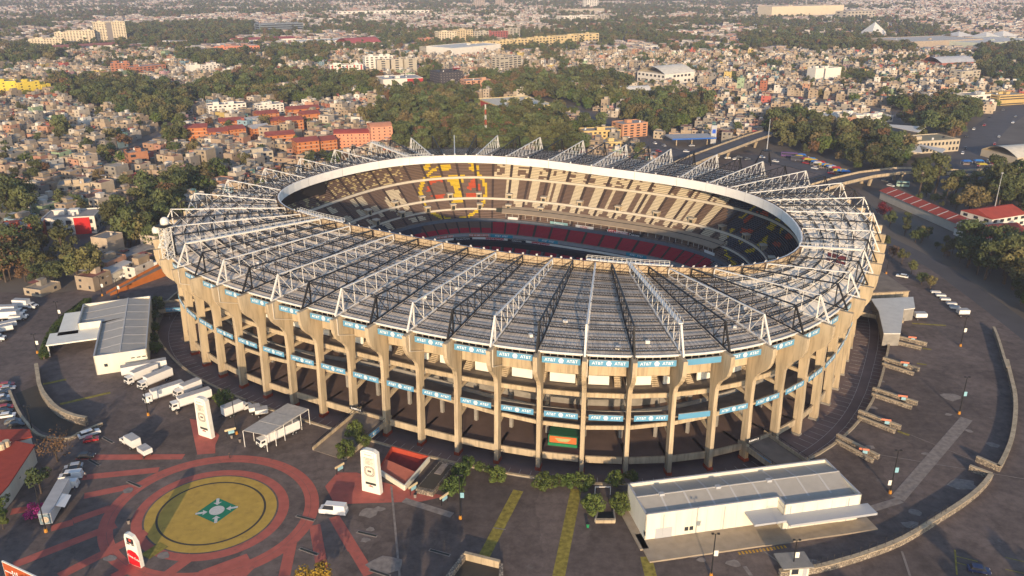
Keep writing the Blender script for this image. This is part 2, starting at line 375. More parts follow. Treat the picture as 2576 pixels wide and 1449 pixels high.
for k in KS:
    loc, rz = head(k)
    c = link('column', colmesh, ST, loc, rz)
    link('foot', footmesh if (k < 5.2 or k > 30) else footdark, c)
    if (k*2) % 2 == 0: link('downpipe', pipemesh, c)
# --- trusses
def truss(k, m):
    ox, oy = OUT(k, 3.4); ix, iy = INN(k, 1.2); A = Vector((ox, oy, 33.55)); B = Vector((ix, iy, 36.3)); D = B-A
    L = D.length; u = D/L; hu = Vector((u.x, u.y, 0)).normalized(); up = Vector((0,0,1)); mb = MB()
    tip = A+hu*3.6; tip.z = 40.4; T = Vector((B.x, B.y, 38.5))-hu*.3
    mb.beam(tip, T, .42, .30); mb.beam(A, B, .30, .28); mb.beam(tip+up*.1, A, .46, .38)
    n = max(4, round((L-3.6)/4.9)); bn = [A+D*((3.6/L)+(1-3.6/L)*(j/n)) for j in range(n+1)]; tn = [tip+(T-tip)*(j/n) for j in range(n+1)]
    mb.beam(tip, bn[0], .34); mb.beam(bn[0], A+(tip-A)*.45, .2)
    for j in range(n):
        tm = tip+(T-tip)*((j+.62)/n) if j < n-1 else T
        mb.beam(tn[j], bn[j+1], .15)
        if j: mb.beam(tn[j], bn[j], .15)
    mb.beam(T, B, .3)
    return mb.build('truss', m, ST)
for i, k in enumerate(KS):
    t = truss(k, white_steel if i % 2 == 0 else black_steel)
    t['label'] = 'white painted lattice roof truss' if i % 2 == 0 else 'black painted lattice roof truss'
# --- roof panels, purlins, ties
def RP(k, f, dz=0.):            # point on roof plane, f=0 eave .. 1 inner rim
    ox, oy = OUT(k, 1.0); ix, iy = INN(k, .6)
    return (ox+(ix-ox)*f, oy+(iy-oy)*f, 33.0+2.6*f+dz)
roofm = mat('roof_sheet', (.60,.52,.43), .55, .22, .25, spec=.35)
def _roof():
    m = MATS['roof_sheet']; t = m.node_tree; N = t.nodes; L = t.links; b = N['Principled BSDF']; src = b.inputs['Base Color'].links[0].from_socket
    uv = N.new('ShaderNodeUVMap'); mp = N.new('ShaderNodeVectorMath'); mp.operation = 'MULTIPLY'; mp.inputs[1].default_value = (3.2, .10, 1); L.new(uv.outputs[0], mp.inputs[0])
    nz = N.new('ShaderNodeTexNoise'); nz.inputs['Scale'].default_value = 1; nz.inputs['Detail'].default_value = 4; L.new(mp.outputs[0], nz.inputs[0])
    mr = N.new('ShaderNodeMapRange'); mr.inputs[1].default_value = .3; mr.inputs[2].default_value = .7; mr.inputs[3].default_value = .62; mr.inputs[4].default_value = 1.3; L.new(nz.outputs[0], mr.inputs[0])
    sc = N.new('ShaderNodeVectorMath'); sc.operation = 'SCALE'; L.new(src, sc.inputs[0]); L.new(mr.outputs[0], sc.inputs['Scale']); L.new(sc.outputs[0], b.inputs['Base Color'])
_roof()
roof_pale = mat('roof_sheet_pale', (.76,.69,.58), .6, .12, .3)  # paler sheet colour, used on the right-end bays
roof_red = mat('roof_sheet_red', (.25,.045,.035), .7, .25, 1)
NR, FB = 22, [0, .26, .52, .77, 1.0]
for i, k in enumerate(KS):
    for r in range(4):
        vs, fs, uvs = [], [], []
        f0, f1 = FB[r]+(.0015 if r else 0), FB[r+1]-.0015
        for j in range(NR*2+1):
            kk = k+.004+(.492)*j/(NR*2); dz = .09 if j % 2 else 0
            a, b = RP(kk, f0, dz), RP(kk, f1, dz); vs += [a, b]
            uvs += [(kk*24, f0*50), (kk*24, f1*50)]
        for j in range(NR*2): fs.append((2*j, 2*j+2, 2*j+3, 2*j+1))
        me = bpy.data.meshes.new('roof_panel'); me.from_pydata(vs, [], fs); me.materials.append(roof_pale if 5.6 < k < 12 else roofm)
        ul = me.uv_layers.new(name='UVMap'); ul.data.foreach_set('uv', np.array([uvs[v] for f in fs for v in f], dtype=np.float32).ravel())
        o = link('roof_panel', me, ST)
for kk in (8.04, 8.30):           # patched red sheets on the right end of the roof
    for f0, f1 in ((.30,.45),(.47,.60)):
        mb = MB(); mb.add([RP(kk, f0, .16), RP(kk+.19, f0, .16), RP(kk+.19, f1, .16), RP(kk, f1, .16)], [(0,1,2,3)])
        o = mb.build('roof_patch', roof_red, ST); o['label'] = 'dark red replacement roof sheet'
for j in range(10):
    f = .035+j*.104; mb = MB()
    for k in KS:
        if j % 2 and (Vector(RP(k, 0))-Vector(RP(k, 1))).length < 36: continue
        a, b = Vector(RP(k+.02, f, .25)), Vector(RP(k+.48, f, .25)); up = Vector((0,0,.85))
        mb.beam(a, b, .16); mb.beam(a+up, b+up, .16); n = 9
        for q in range(n):
            p0, p1 = a+(b-a)*q/n, a+(b-a)*(q+1)/n; pm = (p0+p1)/2+up
            mb.beam(p0, pm, .09); mb.beam(pm, p1, .09)
    mb.build('purlin_ring', black_steel, ST)
for frac in (0, .33, .66):
    mb = MB()
    def tp(k):
        ox, oy = OUT(k, 3.4); ix, iy = INN(k, 1.2); d = Vector((ix-ox, iy-oy, 0)); L = d.length; d /= L
        q = 3.6+(L-3.9)*frac; return Vector((ox, oy, 0))+d*q+Vector((0, 0, 40.4-1.9*frac))
    for k in KS: mb.beam(tp(k), tp(k+.5), .15)
    mb.build('tie_ring', black_steel, ST)
# added dark sheet under the roof so that light does not leak and the underside reads dark
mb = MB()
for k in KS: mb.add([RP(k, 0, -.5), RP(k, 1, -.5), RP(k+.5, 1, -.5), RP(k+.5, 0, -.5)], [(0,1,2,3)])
mb.build('roof_shade_sheet', mat('roof_shade_sheet', (.12,.115,.11), .9), ST)
mb = MB()
for k in np.arange(0, 34, .25): mb.tube(RP(k, -.004, .0), RP(k+.25, -.004, .0), .32, n=8, cap=False)
mb.build('gutter', white_steel, ST, smooth=True)
# --- inner rim fascia
fas_out = mat('fascia_back', (.42,.33,.22), .85, .35, .9, streak=(3,3,.15))
fas_in = mat('fascia_front', (.80,.77,.72), .6, .05, .4)
for q in range(34):
    mb = MB(); mb2 = MB(); n = 4
    for j in range(n):
        k0, k1 = q+j/n+(.003 if j == 0 else 0), q+(j+1)/n-(.003 if j == n-1 else 0)
        a, b = INN(k0), INN(k1); c, d = INN(k0, .5), INN(k1, .5)
        mb.quad((*b, 35.0), (*a, 35.0), (*a, 38.6), (*b, 38.6)); mb.quad((*a, 38.6), (*c, 38.6), (*d, 38.6), (*b, 38.6))
        mb.quad((*a, 35.0), (*b, 35.0), (*d, 35.0), (*c, 35.0))
        mb2.quad((*c, 35.0), (*d, 35.0), (*d, 38.58), (*c, 38.58))
    o = mb.build('fascia', fas_in, ST); mb2.build('fascia_sheet', fas_out, o)
mb = MB()
for k in np.arange(0, 34, .25):
    a, b = INN(k, .85), INN(k+.25, .85)
    mb.beam((*a, 38.7), (*b, 38.7), .14); mb.beam((*a, 37.2), (*b, 37.2), .1); mb.beam((*a, 35.9), (*a, 38.7), .12); mb.beam((*a, 35.9), (*b, 38.7), .1)
mb.build('rim_bracing', mat('rusty_steel', (.10,.06,.04), .8, .3, 1), ST)
# floodlights on the rim
fl = MB(); fl.box((0,0,.45), (.6,.25,.6)); fl.beam((0,.1,0), (0,.1,.5), .12)
flm = fl.mesh('floodlight', white_steel)
for k in np.concatenate([np.arange(-4.5, 7.4, .24), np.arange(12, 22.5, .5)]):
    x, y = INN(k, .25); a = ANG(k); o = link('floodlight', flm, ST, (x, y, 38.6), a+math.pi/2); o.rotation_euler = (0.45 if True else 0, 0, a+math.pi/2)
# --- blue banners with lettering
blue = mat('banner_blue', (.10,.29,.46), .6, .06, .5); white_print = mat('white_print', (.80,.80,.78), .7, 0)
def globe_mesh(r):
    mb = MB(); n = 12
    for j, (y0, y1) in enumerate(((-.95,-.62),(-.50,-.18),(-.06,.26),(.38,.66),(.76,.95))):
        pts = []
        for q in range(7):
            t = -1+2*q/6; yy = y0+(.06*(1-t*t)); w = math.sqrt(max(0, 1-min(1, abs((y0+y1)/2))**2))
            pts.append((t*w*r, yy*r))
        for q in range(6, -1, -1):
            t = -1+2*q/6; yy = y1+(.06*(1-t*t)); w = math.sqrt(max(0, 1-min(1, abs((y0+y1)/2))**2)); pts.append((t*w*r*(.8 if j in (1,3) and t > .5 else 1), yy*r))
        mb.add([(x, y, .005) for x, y in pts], [tuple(range(len(pts)))])
    return mb
def banner_letters(size, dx, r):
    t = text_mesh('AT&T', size, white_print, .012); mb = globe_mesh(r)
    for sx in (-dx, dx): mb.add([(v.co.x+sx, v.co.y, v.co.z) for v in t.vertices], [tuple(p.vertices) for p in t.polygons])
    return mb.mesh('lettering', white_print)
let_m = banner_letters(1.1, 2.75, .66)
def banner(k, off, zc, h, lab, txt=True, a=.055, b=.445):
    p, q = Vector((*OUT(k+a, off), 0)), Vector((*OUT(k+b, off), 0)); d = q-p; L = d.length; rz = math.atan2(d.y, d.x); c = (p+q)/2
    mb = MB().box((0, .06, 0), (L, .12, h)); mb.mi = 1; mb.box((0, .1, h/2+.05), (L, .3, .1))
    o = mb.build('banner', [blue, concrete_grey], ST, loc=(c.x, c.y, zc), rz=rz)
    if txt: l = link('lettering', let_m, o, (0, -.012, 0)); l.rotation_euler = (math.pi/2, 0, 0); l.scale = (min(1, L/9.6),)*3
    return o
for i, k in enumerate(KS):
    plain = k == 4.0
    banner(k, 1.7, 31.1, 1.65, '', not plain, .045, .455)
    banner(k, -.35, 14.7, 1.6, '', not plain, .06, .44)
# eave railing behind the upper banners, spandrels, decks
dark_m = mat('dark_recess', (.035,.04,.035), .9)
for i, k in enumerate(KS):
    mb = MB(); n = 5
    for j in range(n+1):
        kk = k+.05+.4*j/n; a = OUT(kk, .9); mb.beam((*a, 31.0), (*a, 33.2), .07)
        if j < n: b = OUT(k+.05+.4*(j+1)/n, .9); mb.beam((*a, 32.5), (*b, 32.5), .06)
    mb.build('eave_railing', white_steel, ST)
    p, q = OUT(k+.04, -3.0), OUT(k+.46, -3.0); p2, q2 = OUT(k+.04, -4.0), OUT(k+.46, -4.0)
    MB().prism([p, q, q2, p2], 25.4, 28.3).build('spandrel', concrete, ST)
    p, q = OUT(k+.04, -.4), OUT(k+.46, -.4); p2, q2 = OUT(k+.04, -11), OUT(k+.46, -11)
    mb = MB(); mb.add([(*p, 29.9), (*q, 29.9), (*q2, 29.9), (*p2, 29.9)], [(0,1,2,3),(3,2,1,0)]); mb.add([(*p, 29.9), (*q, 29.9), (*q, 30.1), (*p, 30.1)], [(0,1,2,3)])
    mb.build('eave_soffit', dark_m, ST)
def ring_slab(name, o0, o1, zf, th, m, step=.25):
    mb = MB(); g = zf if callable(zf) else (lambda k: zf)
    for k in np.arange(0, 34, step):
        a, b, c, d = OUT(k, o0), OUT(k+step, o0), OUT(k+step, o1), OUT(k, o1); z0, z1 = g(k), g(k+step)
        mb.quad((*a, z0), (*b, z1), (*c, z1), (*d, z0)); mb.quad((*a, z0-th), (*b, z1-th), (*b, z1), (*a, z0)); mb.quad((*d, z0-th), (*c, z1-th), (*b, z1-th), (*a, z0-th))
    return mb.build(name, m, ST)
floor_m = mat('deck_floor', (.21,.17,.135), .9, .25, .3)
ring_slab('deck', -6.2, -24, 18.0, .7, floor_m)
ramp = lambda k: 11.6+1.5*math.cos((k-.5)*2*math.pi/4.86)
ring_slab('ramp_deck', -3.3, -9.5, ramp, .6, floor_m)
ring_slab('deck', -2.9, -6.0, 13.4, .4, floor_m)
podium_m = mat('podium_floor', (.15,.10,.08), .9, .25, .2)
ring_slab('podium', -3.0, -30, 1.5, .8, podium_m)
mb = MB()
for k in np.arange(0, 34, .25): a, b = OUT(k, -12), OUT(k+.25, -12); mb.quad((*a, ZR), (*b, ZR), (*b, .7), (*a, .7))
mb.build('basement_wall', concrete, ST)
bring = []
for i, k in enumerate(KS):
    def seg(o0, o1, za, zb, h, name, m, a=.04, b=.46, w=.5):
        p, q = OUT(k+a, o0), OUT(k+b, o0); p2, q2 = OUT(k+a, o0-w), OUT(k+b, o0-w)
        MB().prism([p, q, q2, p2], [za-h/2, zb-h/2, zb-h/2, za-h/2], [za+h/2, zb+h/2, zb+h/2, za+h/2]).build(name, m, ST)
    seg(-1.4, 0, 1.5, 1.5, 1.9, 'ring_beam', concrete)
    seg(-5.6, 0, 18.2, 18.2, 1.3, 'edge_beam', concrete, .0, .5)
    seg(-2.9, 0, ramp(k)-.0, ramp(k+.5), 1.1, 'ramp_edge', concrete, .03, .47)
    seg(-9.6, 0, ramp(k)+.5, ramp(k+.5)+.5, 1.3, 'ramp_wall', concrete_grey, .0, .5)
    # white concourse wall with a stair gap
    seg(-11.5, 0, 19.6, 19.6, 2.6, 'concourse_wall', white_wall, .03, .36 if i % 2 else .30)
    if 0 <= k < 9 or k > 30:
        mb = MB()
        for s in range(9):
            p, q = OUT(k+.37, -11-s*.45), OUT(k+.47, -11-s*.45); p2, q2 = OUT(k+.37, -11.45-s*.45), OUT(k+.47, -11.45-s*.45)
            mb.prism([p, q, q2, p2], 18, 18.3+s*.32)
        mb.build('stair', concrete, ST)
    if i in (5, 6, 7): seg(-15, 0, 21.8, 21.8, 1.1, 'kiosk_sign', mat('yellow_sign', (.62,.47,.08), .7), .06, .34)
    # radial beams and inner posts
    for (o0, z0, o1, z1, w, h) in ((-2.4, 9.0, -14, 11.5, .9, 1.1), (-2.6, 17.1, -22, 17.1, .8, .9), (-2.4, 1.0, -10, 1.0, .8, 1.0), (-3, 25.5, -20, 18.5, .8, 1.2)):
        a, b = OUT(k, o0), OUT(k, o1); MB().beam((*a, z0), (*b, z1), w, h).build('radial_beam', concrete, ST)
    a = OUT(k, -13); MB().beam((*a, 1.5), (*a, 17.4), .9, .9).build('inner_column', concrete_grey, ST)
# raking underside and back wall of the bowl
mb = MB()
for k in np.arange(0, 34, .5):
    prof2 = [(-13, 29.6), (-17, 26.5), (-22, 22.8), (-26, 18), (-30, 1.5)]
    for (o0, z0), (o1, z1) in zip(prof2, prof2[1:]):
        a, b, c, d = OUT(k, o0), OUT(k+.5, o0), OUT(k+.5, o1), OUT(k, o1); mb.quad((*a, z0), (*b, z0), (*c, z1), (*d, z1))
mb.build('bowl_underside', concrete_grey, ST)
# shops on the podium
shop = empty('shop_kiosk', SW(*OUT(2.75, -9), 1.5), SPH+head(2.75)[1]+math.pi/2, 'orange and green food kiosk under the stadium columns', 'kiosk')
MB().box((0,0,1.6), (8,4.5,3.2)).build('booth', mat('shop_green', (.02,.13,.06), .7), shop)
MB().box((0,-2.3,2.0), (7.2,.25,1.9)).build('sign_panel', mat('shop_orange', (.62,.14,.035), .6), shop)
MB().add([(-2.2,-2.45,2.5),(2.2,-2.45,2.5),(1.2,-2.45,1.5),(-1.2,-2.45,1.5)], [(3,2,1,0)]).build('emblem', mat('shop_olive', (.35,.36,.16), .7), shop)
MB().box((0,-2.3,.45), (8.1,.3,.8)).build('counter', mat('shop_green2', (.015,.2,.08), .7), shop)
# --- bowl
def BP(k, u, dz=0.):
    ox, oy = OUT(k, -12); fx, fy = FLD(k); return (ox+(fx-ox)*u, oy+(fy-oy)*u, 31-37*u+dz)
def d4(*pts): return [((1000+x*.4658)*.6289, (520+y*.4658)*.6289) for x, y in pts]
def d5(*pts): return [((2100+x*.5435)*.6289, (520+y*.5435)*.6289) for x, y in pts]
WH, YE, RE, BR, NA, GY, DR = (.60,.52,.38), (.62,.44,.03), (.50,.085,.035), (.165,.112,.088), (.055,.065,.09), (.2,.2,.215), (.42,.02,.045)
W_POLY = [d4(*p) for p in [((1150,520),(1270,510),(1300,590),(1170,600)),((840,600),(960,560),(1020,640),(900,660)),((1150,600),(1230,600),(1290,690),(1210,700)),((1270,590),(1330,585),(1390,670),(1330,690)),((910,690),(980,680),(1040,740),(960,750)),((1030,660),(1090,650),(1180,740),(1120,750)),((780,740),(850,735),(930,800),(850,810)),((1240,710),(1390,700),(1400,730),(1260,740)),((1120,800),(1180,790),(1250,850),(1180,850)),((1360,760),(1480,730),(1510,770),(1400,800)),((640,670),(700,660),(760,710),(690,720)),((1000,770),(1060,760),(1110,810),(1040,815))]]
Y_POLY = [d4(*p) for p in [((1690,380),(1840,375),(1830,450),(1790,500),(1850,620),(1730,625),(1760,500),(1700,440)),((1620,290),(1740,300),(1700,350),(1640,340)),((1500,290),(1560,280),(1530,350),(1470,360)),((1880,275),(1930,270),(1980,340),(1900,340)),((1550,395),(1650,385),(1660,410),(1540,420))]]+[d5(*p) for p in [((1690,550),(1710,560),(1600,655),(1575,650)),((1520,720),(1545,725),(1510,790),(1485,790)),((1470,860),(1495,860),(1500,930),(1475,930)),((1490,930),(1510,930),(1560,990),(1530,995)),((1780,720),(1870,630),(1900,640),(1830,740)),((1900,690),(1960,640),(1980,680),(1880,760)),((1720,830),(1790,780),(1780,860),(1730,890),(1680,880)),((1600,780),(1640,790),(1590,840),(1570,830)),((1620,880),(1700,870),(1690,900),(1630,905))]]
R_POLY = [d4(*p) for p in [((1540,420),(1660,410),(1660,450),(1600,440),(1545,475)),((1520,480),(1545,480),(1545,530),(1520,530)),((1870,470),(1910,410),(1950,420),(1985,515),(1940,515),(1920,470),(1905,515),(1870,510)),((1545,560),(1670,545),(1660,590),(1590,600)),((1850,545),(1985,545),(1980,580),(1860,575))]]+[d5(*p) for p in [((1610,665),(1690,600),(1790,600),(1800,630),(1700,635),(1630,690)),((1600,720),(1690,740),(1660,780),(1590,760)),((1920,770),(1990,700),(1995,790),(1920,810)),((1830,820),(1890,830),(1880,870),(1830,850))]]
CR_C, = d4((1745,530)); CR_RX, CR_RY = 296*.4658*.6289, 248*.4658*.6289
STR = [(1271,1304),(1334,1356),(1379,1385),(1394,1408),(1413,1417),(1439,1460),(1488,1510),(1530,1537),(1556,1584),(1604,1625),(1638,1665),(1686,1705),(1712,1726),(1735,1760),(1775,1800)]
def seatcol(k, u, row, nrow, tier, j):
    if j % 7 == 0: return (.06,.042,.04)
    x, y = PR(SW(*BP(k, u)[:2], BP(k, u)[2])); xm = PR(SW(*BP(k, .32)[:2], BP(k, .32)[2]))[0]; kk = k % 34
    far = 9 < kk < 27
    for q in R_POLY:
        if pip(x, y, q): return RE
    for q in Y_POLY:
        if pip(x, y, q): return YE
    r = math.hypot((x-CR_C[0])/CR_RX, (y-CR_C[1])/CR_RY)
    if .9 < r < 1.0 and far and not (y < CR_C[1] and abs(x-CR_C[0]) < 40): return YE
    if tier == 'E':
        if far and 1790 < x < 1880: return GY
        if x >= 1880 and u < .72: return NA
        if x < 1240 and u < .69: return NA if x < 1060 else BR
        return DR
    if tier == 'G': return DR if int(kk*6) % 3 else (.12,.13,.14)
    if far:
        for q in W_POLY:
            if pip(x, y, q): return WH
        if tier == 'B' and any(a < xm < b for a, b in STR): return WH
        if tier == 'A' and 1240 < x < 1840 and (any(a < xm+6 < b for a, b in STR) or vnoise(k*9, row*.8, 1) > .55): return WH
        if tier == 'A' and x < 1010 and vnoise(k*22, row*2.2, 1) > .6: return (.5,.40,.22)
        if tier == 'C' and 1280 < x < 1830 and ((x-1290)/47 % 1) < .30+.55*(1-row/nrow) and ((x-1290)/47 % 1) > .1: return WH
    return NA if (x > 1830 or x < 980 and u > .5) else BR
TIERS = [('A', 0, .190, 12), ('B', .217, .40, 14), ('C', .425, .505, 6), ('D', .525, .60, 5), ('E', .635, .74, 9), ('G', .86, .95, 7)]
seat_m = mat('seats', (0,0,0), .75, .10, 1.5, vcol='col')
BCOL = 14
for q in range(34):
    for nm, u0, u1, n in TIERS:
        mb = MB()
        for j in range(BCOL):
            k0, k1 = q+j/BCOL, q+(j+1)/BCOL; km = (k0+k1)/2
            for r in range(n):
                ua, ub = u0+(u1-u0)*r/n, u0+(u1-u0)*(r+1)/n; za, zb = 31-37*ua, 31-37*ub
                c = seatcol(km, (ua+ub)/2, r, n, nm, j)
                a0, a1, b0, b1 = BP(k0, ua), BP(k1, ua), BP(k0, ub), BP(k1, ub)
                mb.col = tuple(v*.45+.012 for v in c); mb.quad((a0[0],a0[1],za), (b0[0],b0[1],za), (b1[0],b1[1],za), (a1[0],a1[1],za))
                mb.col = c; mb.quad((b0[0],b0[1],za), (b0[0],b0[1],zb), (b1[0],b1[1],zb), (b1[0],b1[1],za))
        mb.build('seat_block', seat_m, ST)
cream = mat('cream_wall', (.62,.56,.46), .85, .08, .6)
def bowl_band(name, u0, u1, m_floor, m_wall, name2, k0=0, k1=34, st=.25):
    f = MB(); w = MB()
    for k in np.arange(k0, k1, st):
        a, b, c, d = BP(k, u0), BP(k+st, u0), BP(k+st, u1), BP(k, u1)
        f.quad((d[0],d[1],a[2]-.3), (c[0],c[1],b[2]-.3), b, a); w.quad((d[0],d[1],d[2]), (c[0],c[1],c[2]), (c[0],c[1],b[2]+.15), (d[0],d[1],a[2]+.15))
    f.build(name, m_floor, ST); w.build(name2, m_wall, ST)
tread = mat('tread', (.2,.17,.15), .9)
bowl_band('walkway', .190, .217, tread, cream, 'parapet'); bowl_band('walkway', .40, .425, tread, cream, 'parapet'); bowl_band('walkway', .505, .525, tread, cream, 'parapet')
bowl_band('box_terrace', .60, .635, mat('tarpaulin', (.15,.13,.115), .9), mat('box_front', (.13,.15,.18), .8), 'box_front')
wallg = mat('pitch_wall', (.30,.31,.32), .8)
bowl_band('wall_walk', .74, .775, tread, wallg, 'front_wall'); bowl_band('suite_roof', .775, .80, mat('dark_suite', (.02,.022,.028), .8), white_wall, 'white_band'); bowl_band('suite', .80, .86, MATS['dark_suite'], MATS['dark_suite'], 'suite_front')
bowl_band('pitch_edge', .95, 1.0, wallg, wallg, 'pitch_board')
mb = MB(); n = 68; pts = [FLD(i/2) for i in range(n)]
mb.add([(p[0], p[1], -6) for p in pts], [tuple(range(n))]); mb.build('pitch', mat('grass_pitch', (.04,.09,.02), .95, .2, .3), ST)
# vomitory openings
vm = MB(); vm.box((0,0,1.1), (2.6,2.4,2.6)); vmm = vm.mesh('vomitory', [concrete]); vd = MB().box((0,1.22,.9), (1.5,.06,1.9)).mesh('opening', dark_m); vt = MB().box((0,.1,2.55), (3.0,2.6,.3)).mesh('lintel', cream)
for u, ks in ((.40, np.arange(.5, 34, 1)), (.505, np.arange(18.5, 27, 1))):
    for k in ks:
        x, y, z = BP(k, u); fx, fy = FLD(k); rz = math.atan2(fy-y, fx-x)-math.pi/2
        o = link('vomitory', vmm, ST, (x, y, z-.4), rz); link('opening', vd, o); link('lintel', vt, o)
# press box canopy on the far side
ks = [k for k in np.arange(10, 26, .05) if 1262 < PR(SW(*BP(k, .54)))[0] < 1812]; ka, kb = min(ks), max(ks)
can = mat('canopy', (.36,.29,.215), .9, .12, .3); mb = MB()
for k in np.arange(ka, kb, .25):
    k2 = min(k+.25, kb); q = [BP(k, .50, 1.1), BP(k2, .50, 1.1), BP(k2, .60, 2.9), BP(k, .60, 2.9)]
    lo = [(a, b, c-.45) for a, b, c in q]; mb.add(q+lo, [(3,2,1,0),(4,5,6,7),(3,7,6,2),(0,1,5,4),(0,4,7,3),(1,2,6,5)])
mb.build('press_canopy', can, ST)
mb = MB()
for k in np.arange(ka, kb, .25): mb.quad(BP(k, .545, -.6), BP(k+.25, .545, -.6), BP(k+.25, .545, 2.2), BP(k, .545, 2.2))
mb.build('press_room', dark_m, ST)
for k in np.arange(ka+.05, kb, .22): p = BP(k, .596); MB().beam((p[0],p[1],p[2]-.6), (p[0],p[1],p[2]+2.5), .14).build('canopy_post', white_steel, ST)
def ad(k, u, dz, w, h, m, s, tm, size, name='advert_board'):
    x, y, z = BP(k, u, dz); x2, y2, _ = BP(k+.05, u); rz = math.atan2(y-y2, x-x2); t = Vector((math.sin(rz), -math.cos(rz), 0))*.12
    o = MB().box((0,0,0), (w,.12,h)).build(name, m, ST, loc=(x+t.x, y+t.y, z), rz=rz)
    if s: text(s, size, tm, o, (0,-.09,0), (math.pi/2,0,0), .01)
def kfor(xv, u): return min(np.arange(10, 26.5, .02), key=lambda k: abs(PR(SW(*BP(k, u)))[0]-xv))
pale_blue, ad_white, ad_black, ad_red, ad_org, ad_cyan = mat('pale_blue', (.25,.45,.46)), mat('ad_white', (.7,.68,.64)), mat('ad_black', (.02,.02,.025)), mat('ad_red', (.45,.02,.03)), mat('ad_orange', (.55,.16,.08)), mat('ad_cyan', (.03,.30,.42))
for xv, s, m, w in ((1405,'Comex',pale_blue,9),(1470,'HSBC',ad_white,9),(1540,'TOTAL',ad_red,4),(1565,'ORIZON',ad_white,8),(1595,'Corona',ad_black,7.5),(1785,'',ad_white,6),(1290,'',ad_white,5)): ad(kfor(xv, .605), .605, .5, w, 1.7, m, s, white_print if m not in (ad_white,) else ad_red, 1.7)
for xv, s, m, w in ((1205,'THE HOME DEPOT',ad_org,11),(1120,'THE HOME DEPOT',ad_org,11),(1262,'AT&T  AT&T',ad_cyan,11),(1378,'AT&T  AT&T',ad_cyan,10),(1600,'AT&T  AT&T',ad_cyan,10),(1780,'AT&T  AT&T',ad_cyan,10),(1850,'THE HOME DEPOT',ad_org,9)): ad(kfor(xv, .776), .776, .7, w, 1.3, m, s, white_print, 1.15)
for xv, s, m, w in ((1165,'Corona Corona',ad_black,9),(1245,'Coca-Cola Coca-Cola',ad_red,9),(1300,'Caliente.mx',ad_black,9),(1360,'Coca-Cola Coca-Cola',ad_red,9),(1640,'Coca-Cola Coca-Cola',ad_red,9),(1700,'Corona Corona',ad_black,9)): ad(kfor(xv, .802), .802, .45, w, 1.2, m, s, white_print, 1.0)
# scoreboard wall at the left end
for k in np.arange(25.2, 27.0, .3):
    a, b = INN(k, 7), INN(k+.3, 7); MB().quad((*b, 21), (*a, 21), (*a, 35.2), (*b, 35.2)).build('score_panel', mat('score_black', (.018,.017,.017), .5), ST)
# white catwalks and mast on the roof
def catwalk(p, q, name='catwalk', w=1.1, lab='white maintenance catwalk with railings'):
    p, q = Vector(p), Vector(q); mb = MB(); mb.beam(p, q, w, .3); d = (q-p).normalized(); s = d.cross(Vector((0,0,1))).normalized()*w/2; n = max(2, int((q-p).length/2.2))
    for e in (s, -s):
        mb.beam(p+e+Vector((0,0,1.1)), q+e+Vector((0,0,1.1)), .09)
        for j in range(n+1): a = p+(q-p)*j/n+e; mb.beam(a, a+Vector((0,0,1.1)), .08)
    o = mb.build(name, white_steel, ST); o['label'] = lab
for k in (4.0, 31.0, 8.0, 23.0):
    ox, oy = OUT(k, -.3); ix, iy = INN(k, .5); catwalk((ox, oy, 40.75), (ix, iy, 38.95))
for k in list(np.arange(2.85, 4.9, .25))+list(np.arange(29.6, 31.6, .25))+list(np.arange(22.2, 23.4, .25)): catwalk((*INN(k, -.6), 38.9), (*INN(k+.25, -.6), 38.9), w=1.3)
mb = MB(); x, y = OUT(30.5, 2.2); B0 = Vector((x, y, 33.1))
for sx, sy in ((-1.3,-1.3),(1.3,-1.3),(1.3,1.3),(-1.3,1.3)):
    mb.beam(B0+Vector((sx, sy, 0)), B0+Vector((sx, sy, 11)), .22)
for j in range(7):
    for a, b in (((-1.3,-1.3),(1.3,-1.3)),((1.3,-1.3),(1.3,1.3)),((1.3,1.3),(-1.3,1.3)),((-1.3,1.3),(-1.3,-1.3))):
        mb.beam(B0+Vector((*a, j*1.57)), B0+Vector((*b, (j+1)*1.57)), .13); mb.beam(B0+Vector((*b, j*1.57)), B0+Vector((*a, (j+1)*1.57)), .13)
tw = mb.build('antenna_tower', white_steel, ST); MB().box((x, y, 44.2), (4, 4, .35)).build('platform', black_steel, tw)
def dome(c, r, m, parent, name):
    mb = MB(); n = 10
    for i in range(4):
        a0, a1 = math.pi/2*i/4, math.pi/2*(i+1)/4
        mb.tube(Vector(c)+Vector((0,0,r*math.sin(a0))), Vector(c)+Vector((0,0,r*math.sin(a1)+1e-3)), r*math.cos(a0), max(.02, r*math.cos(a1)), n, cap=False)
    mb.tube(Vector(c)-Vector((0,0,r*.7)), c, r, r, n); return mb.build(name, m, parent, smooth=True)
dome((x+.6, y, 45.8), 1.4, white_steel, tw, 'radome'); dome((x-3, y-.8, 42.6), 1.3, white_steel, tw, 'dish')
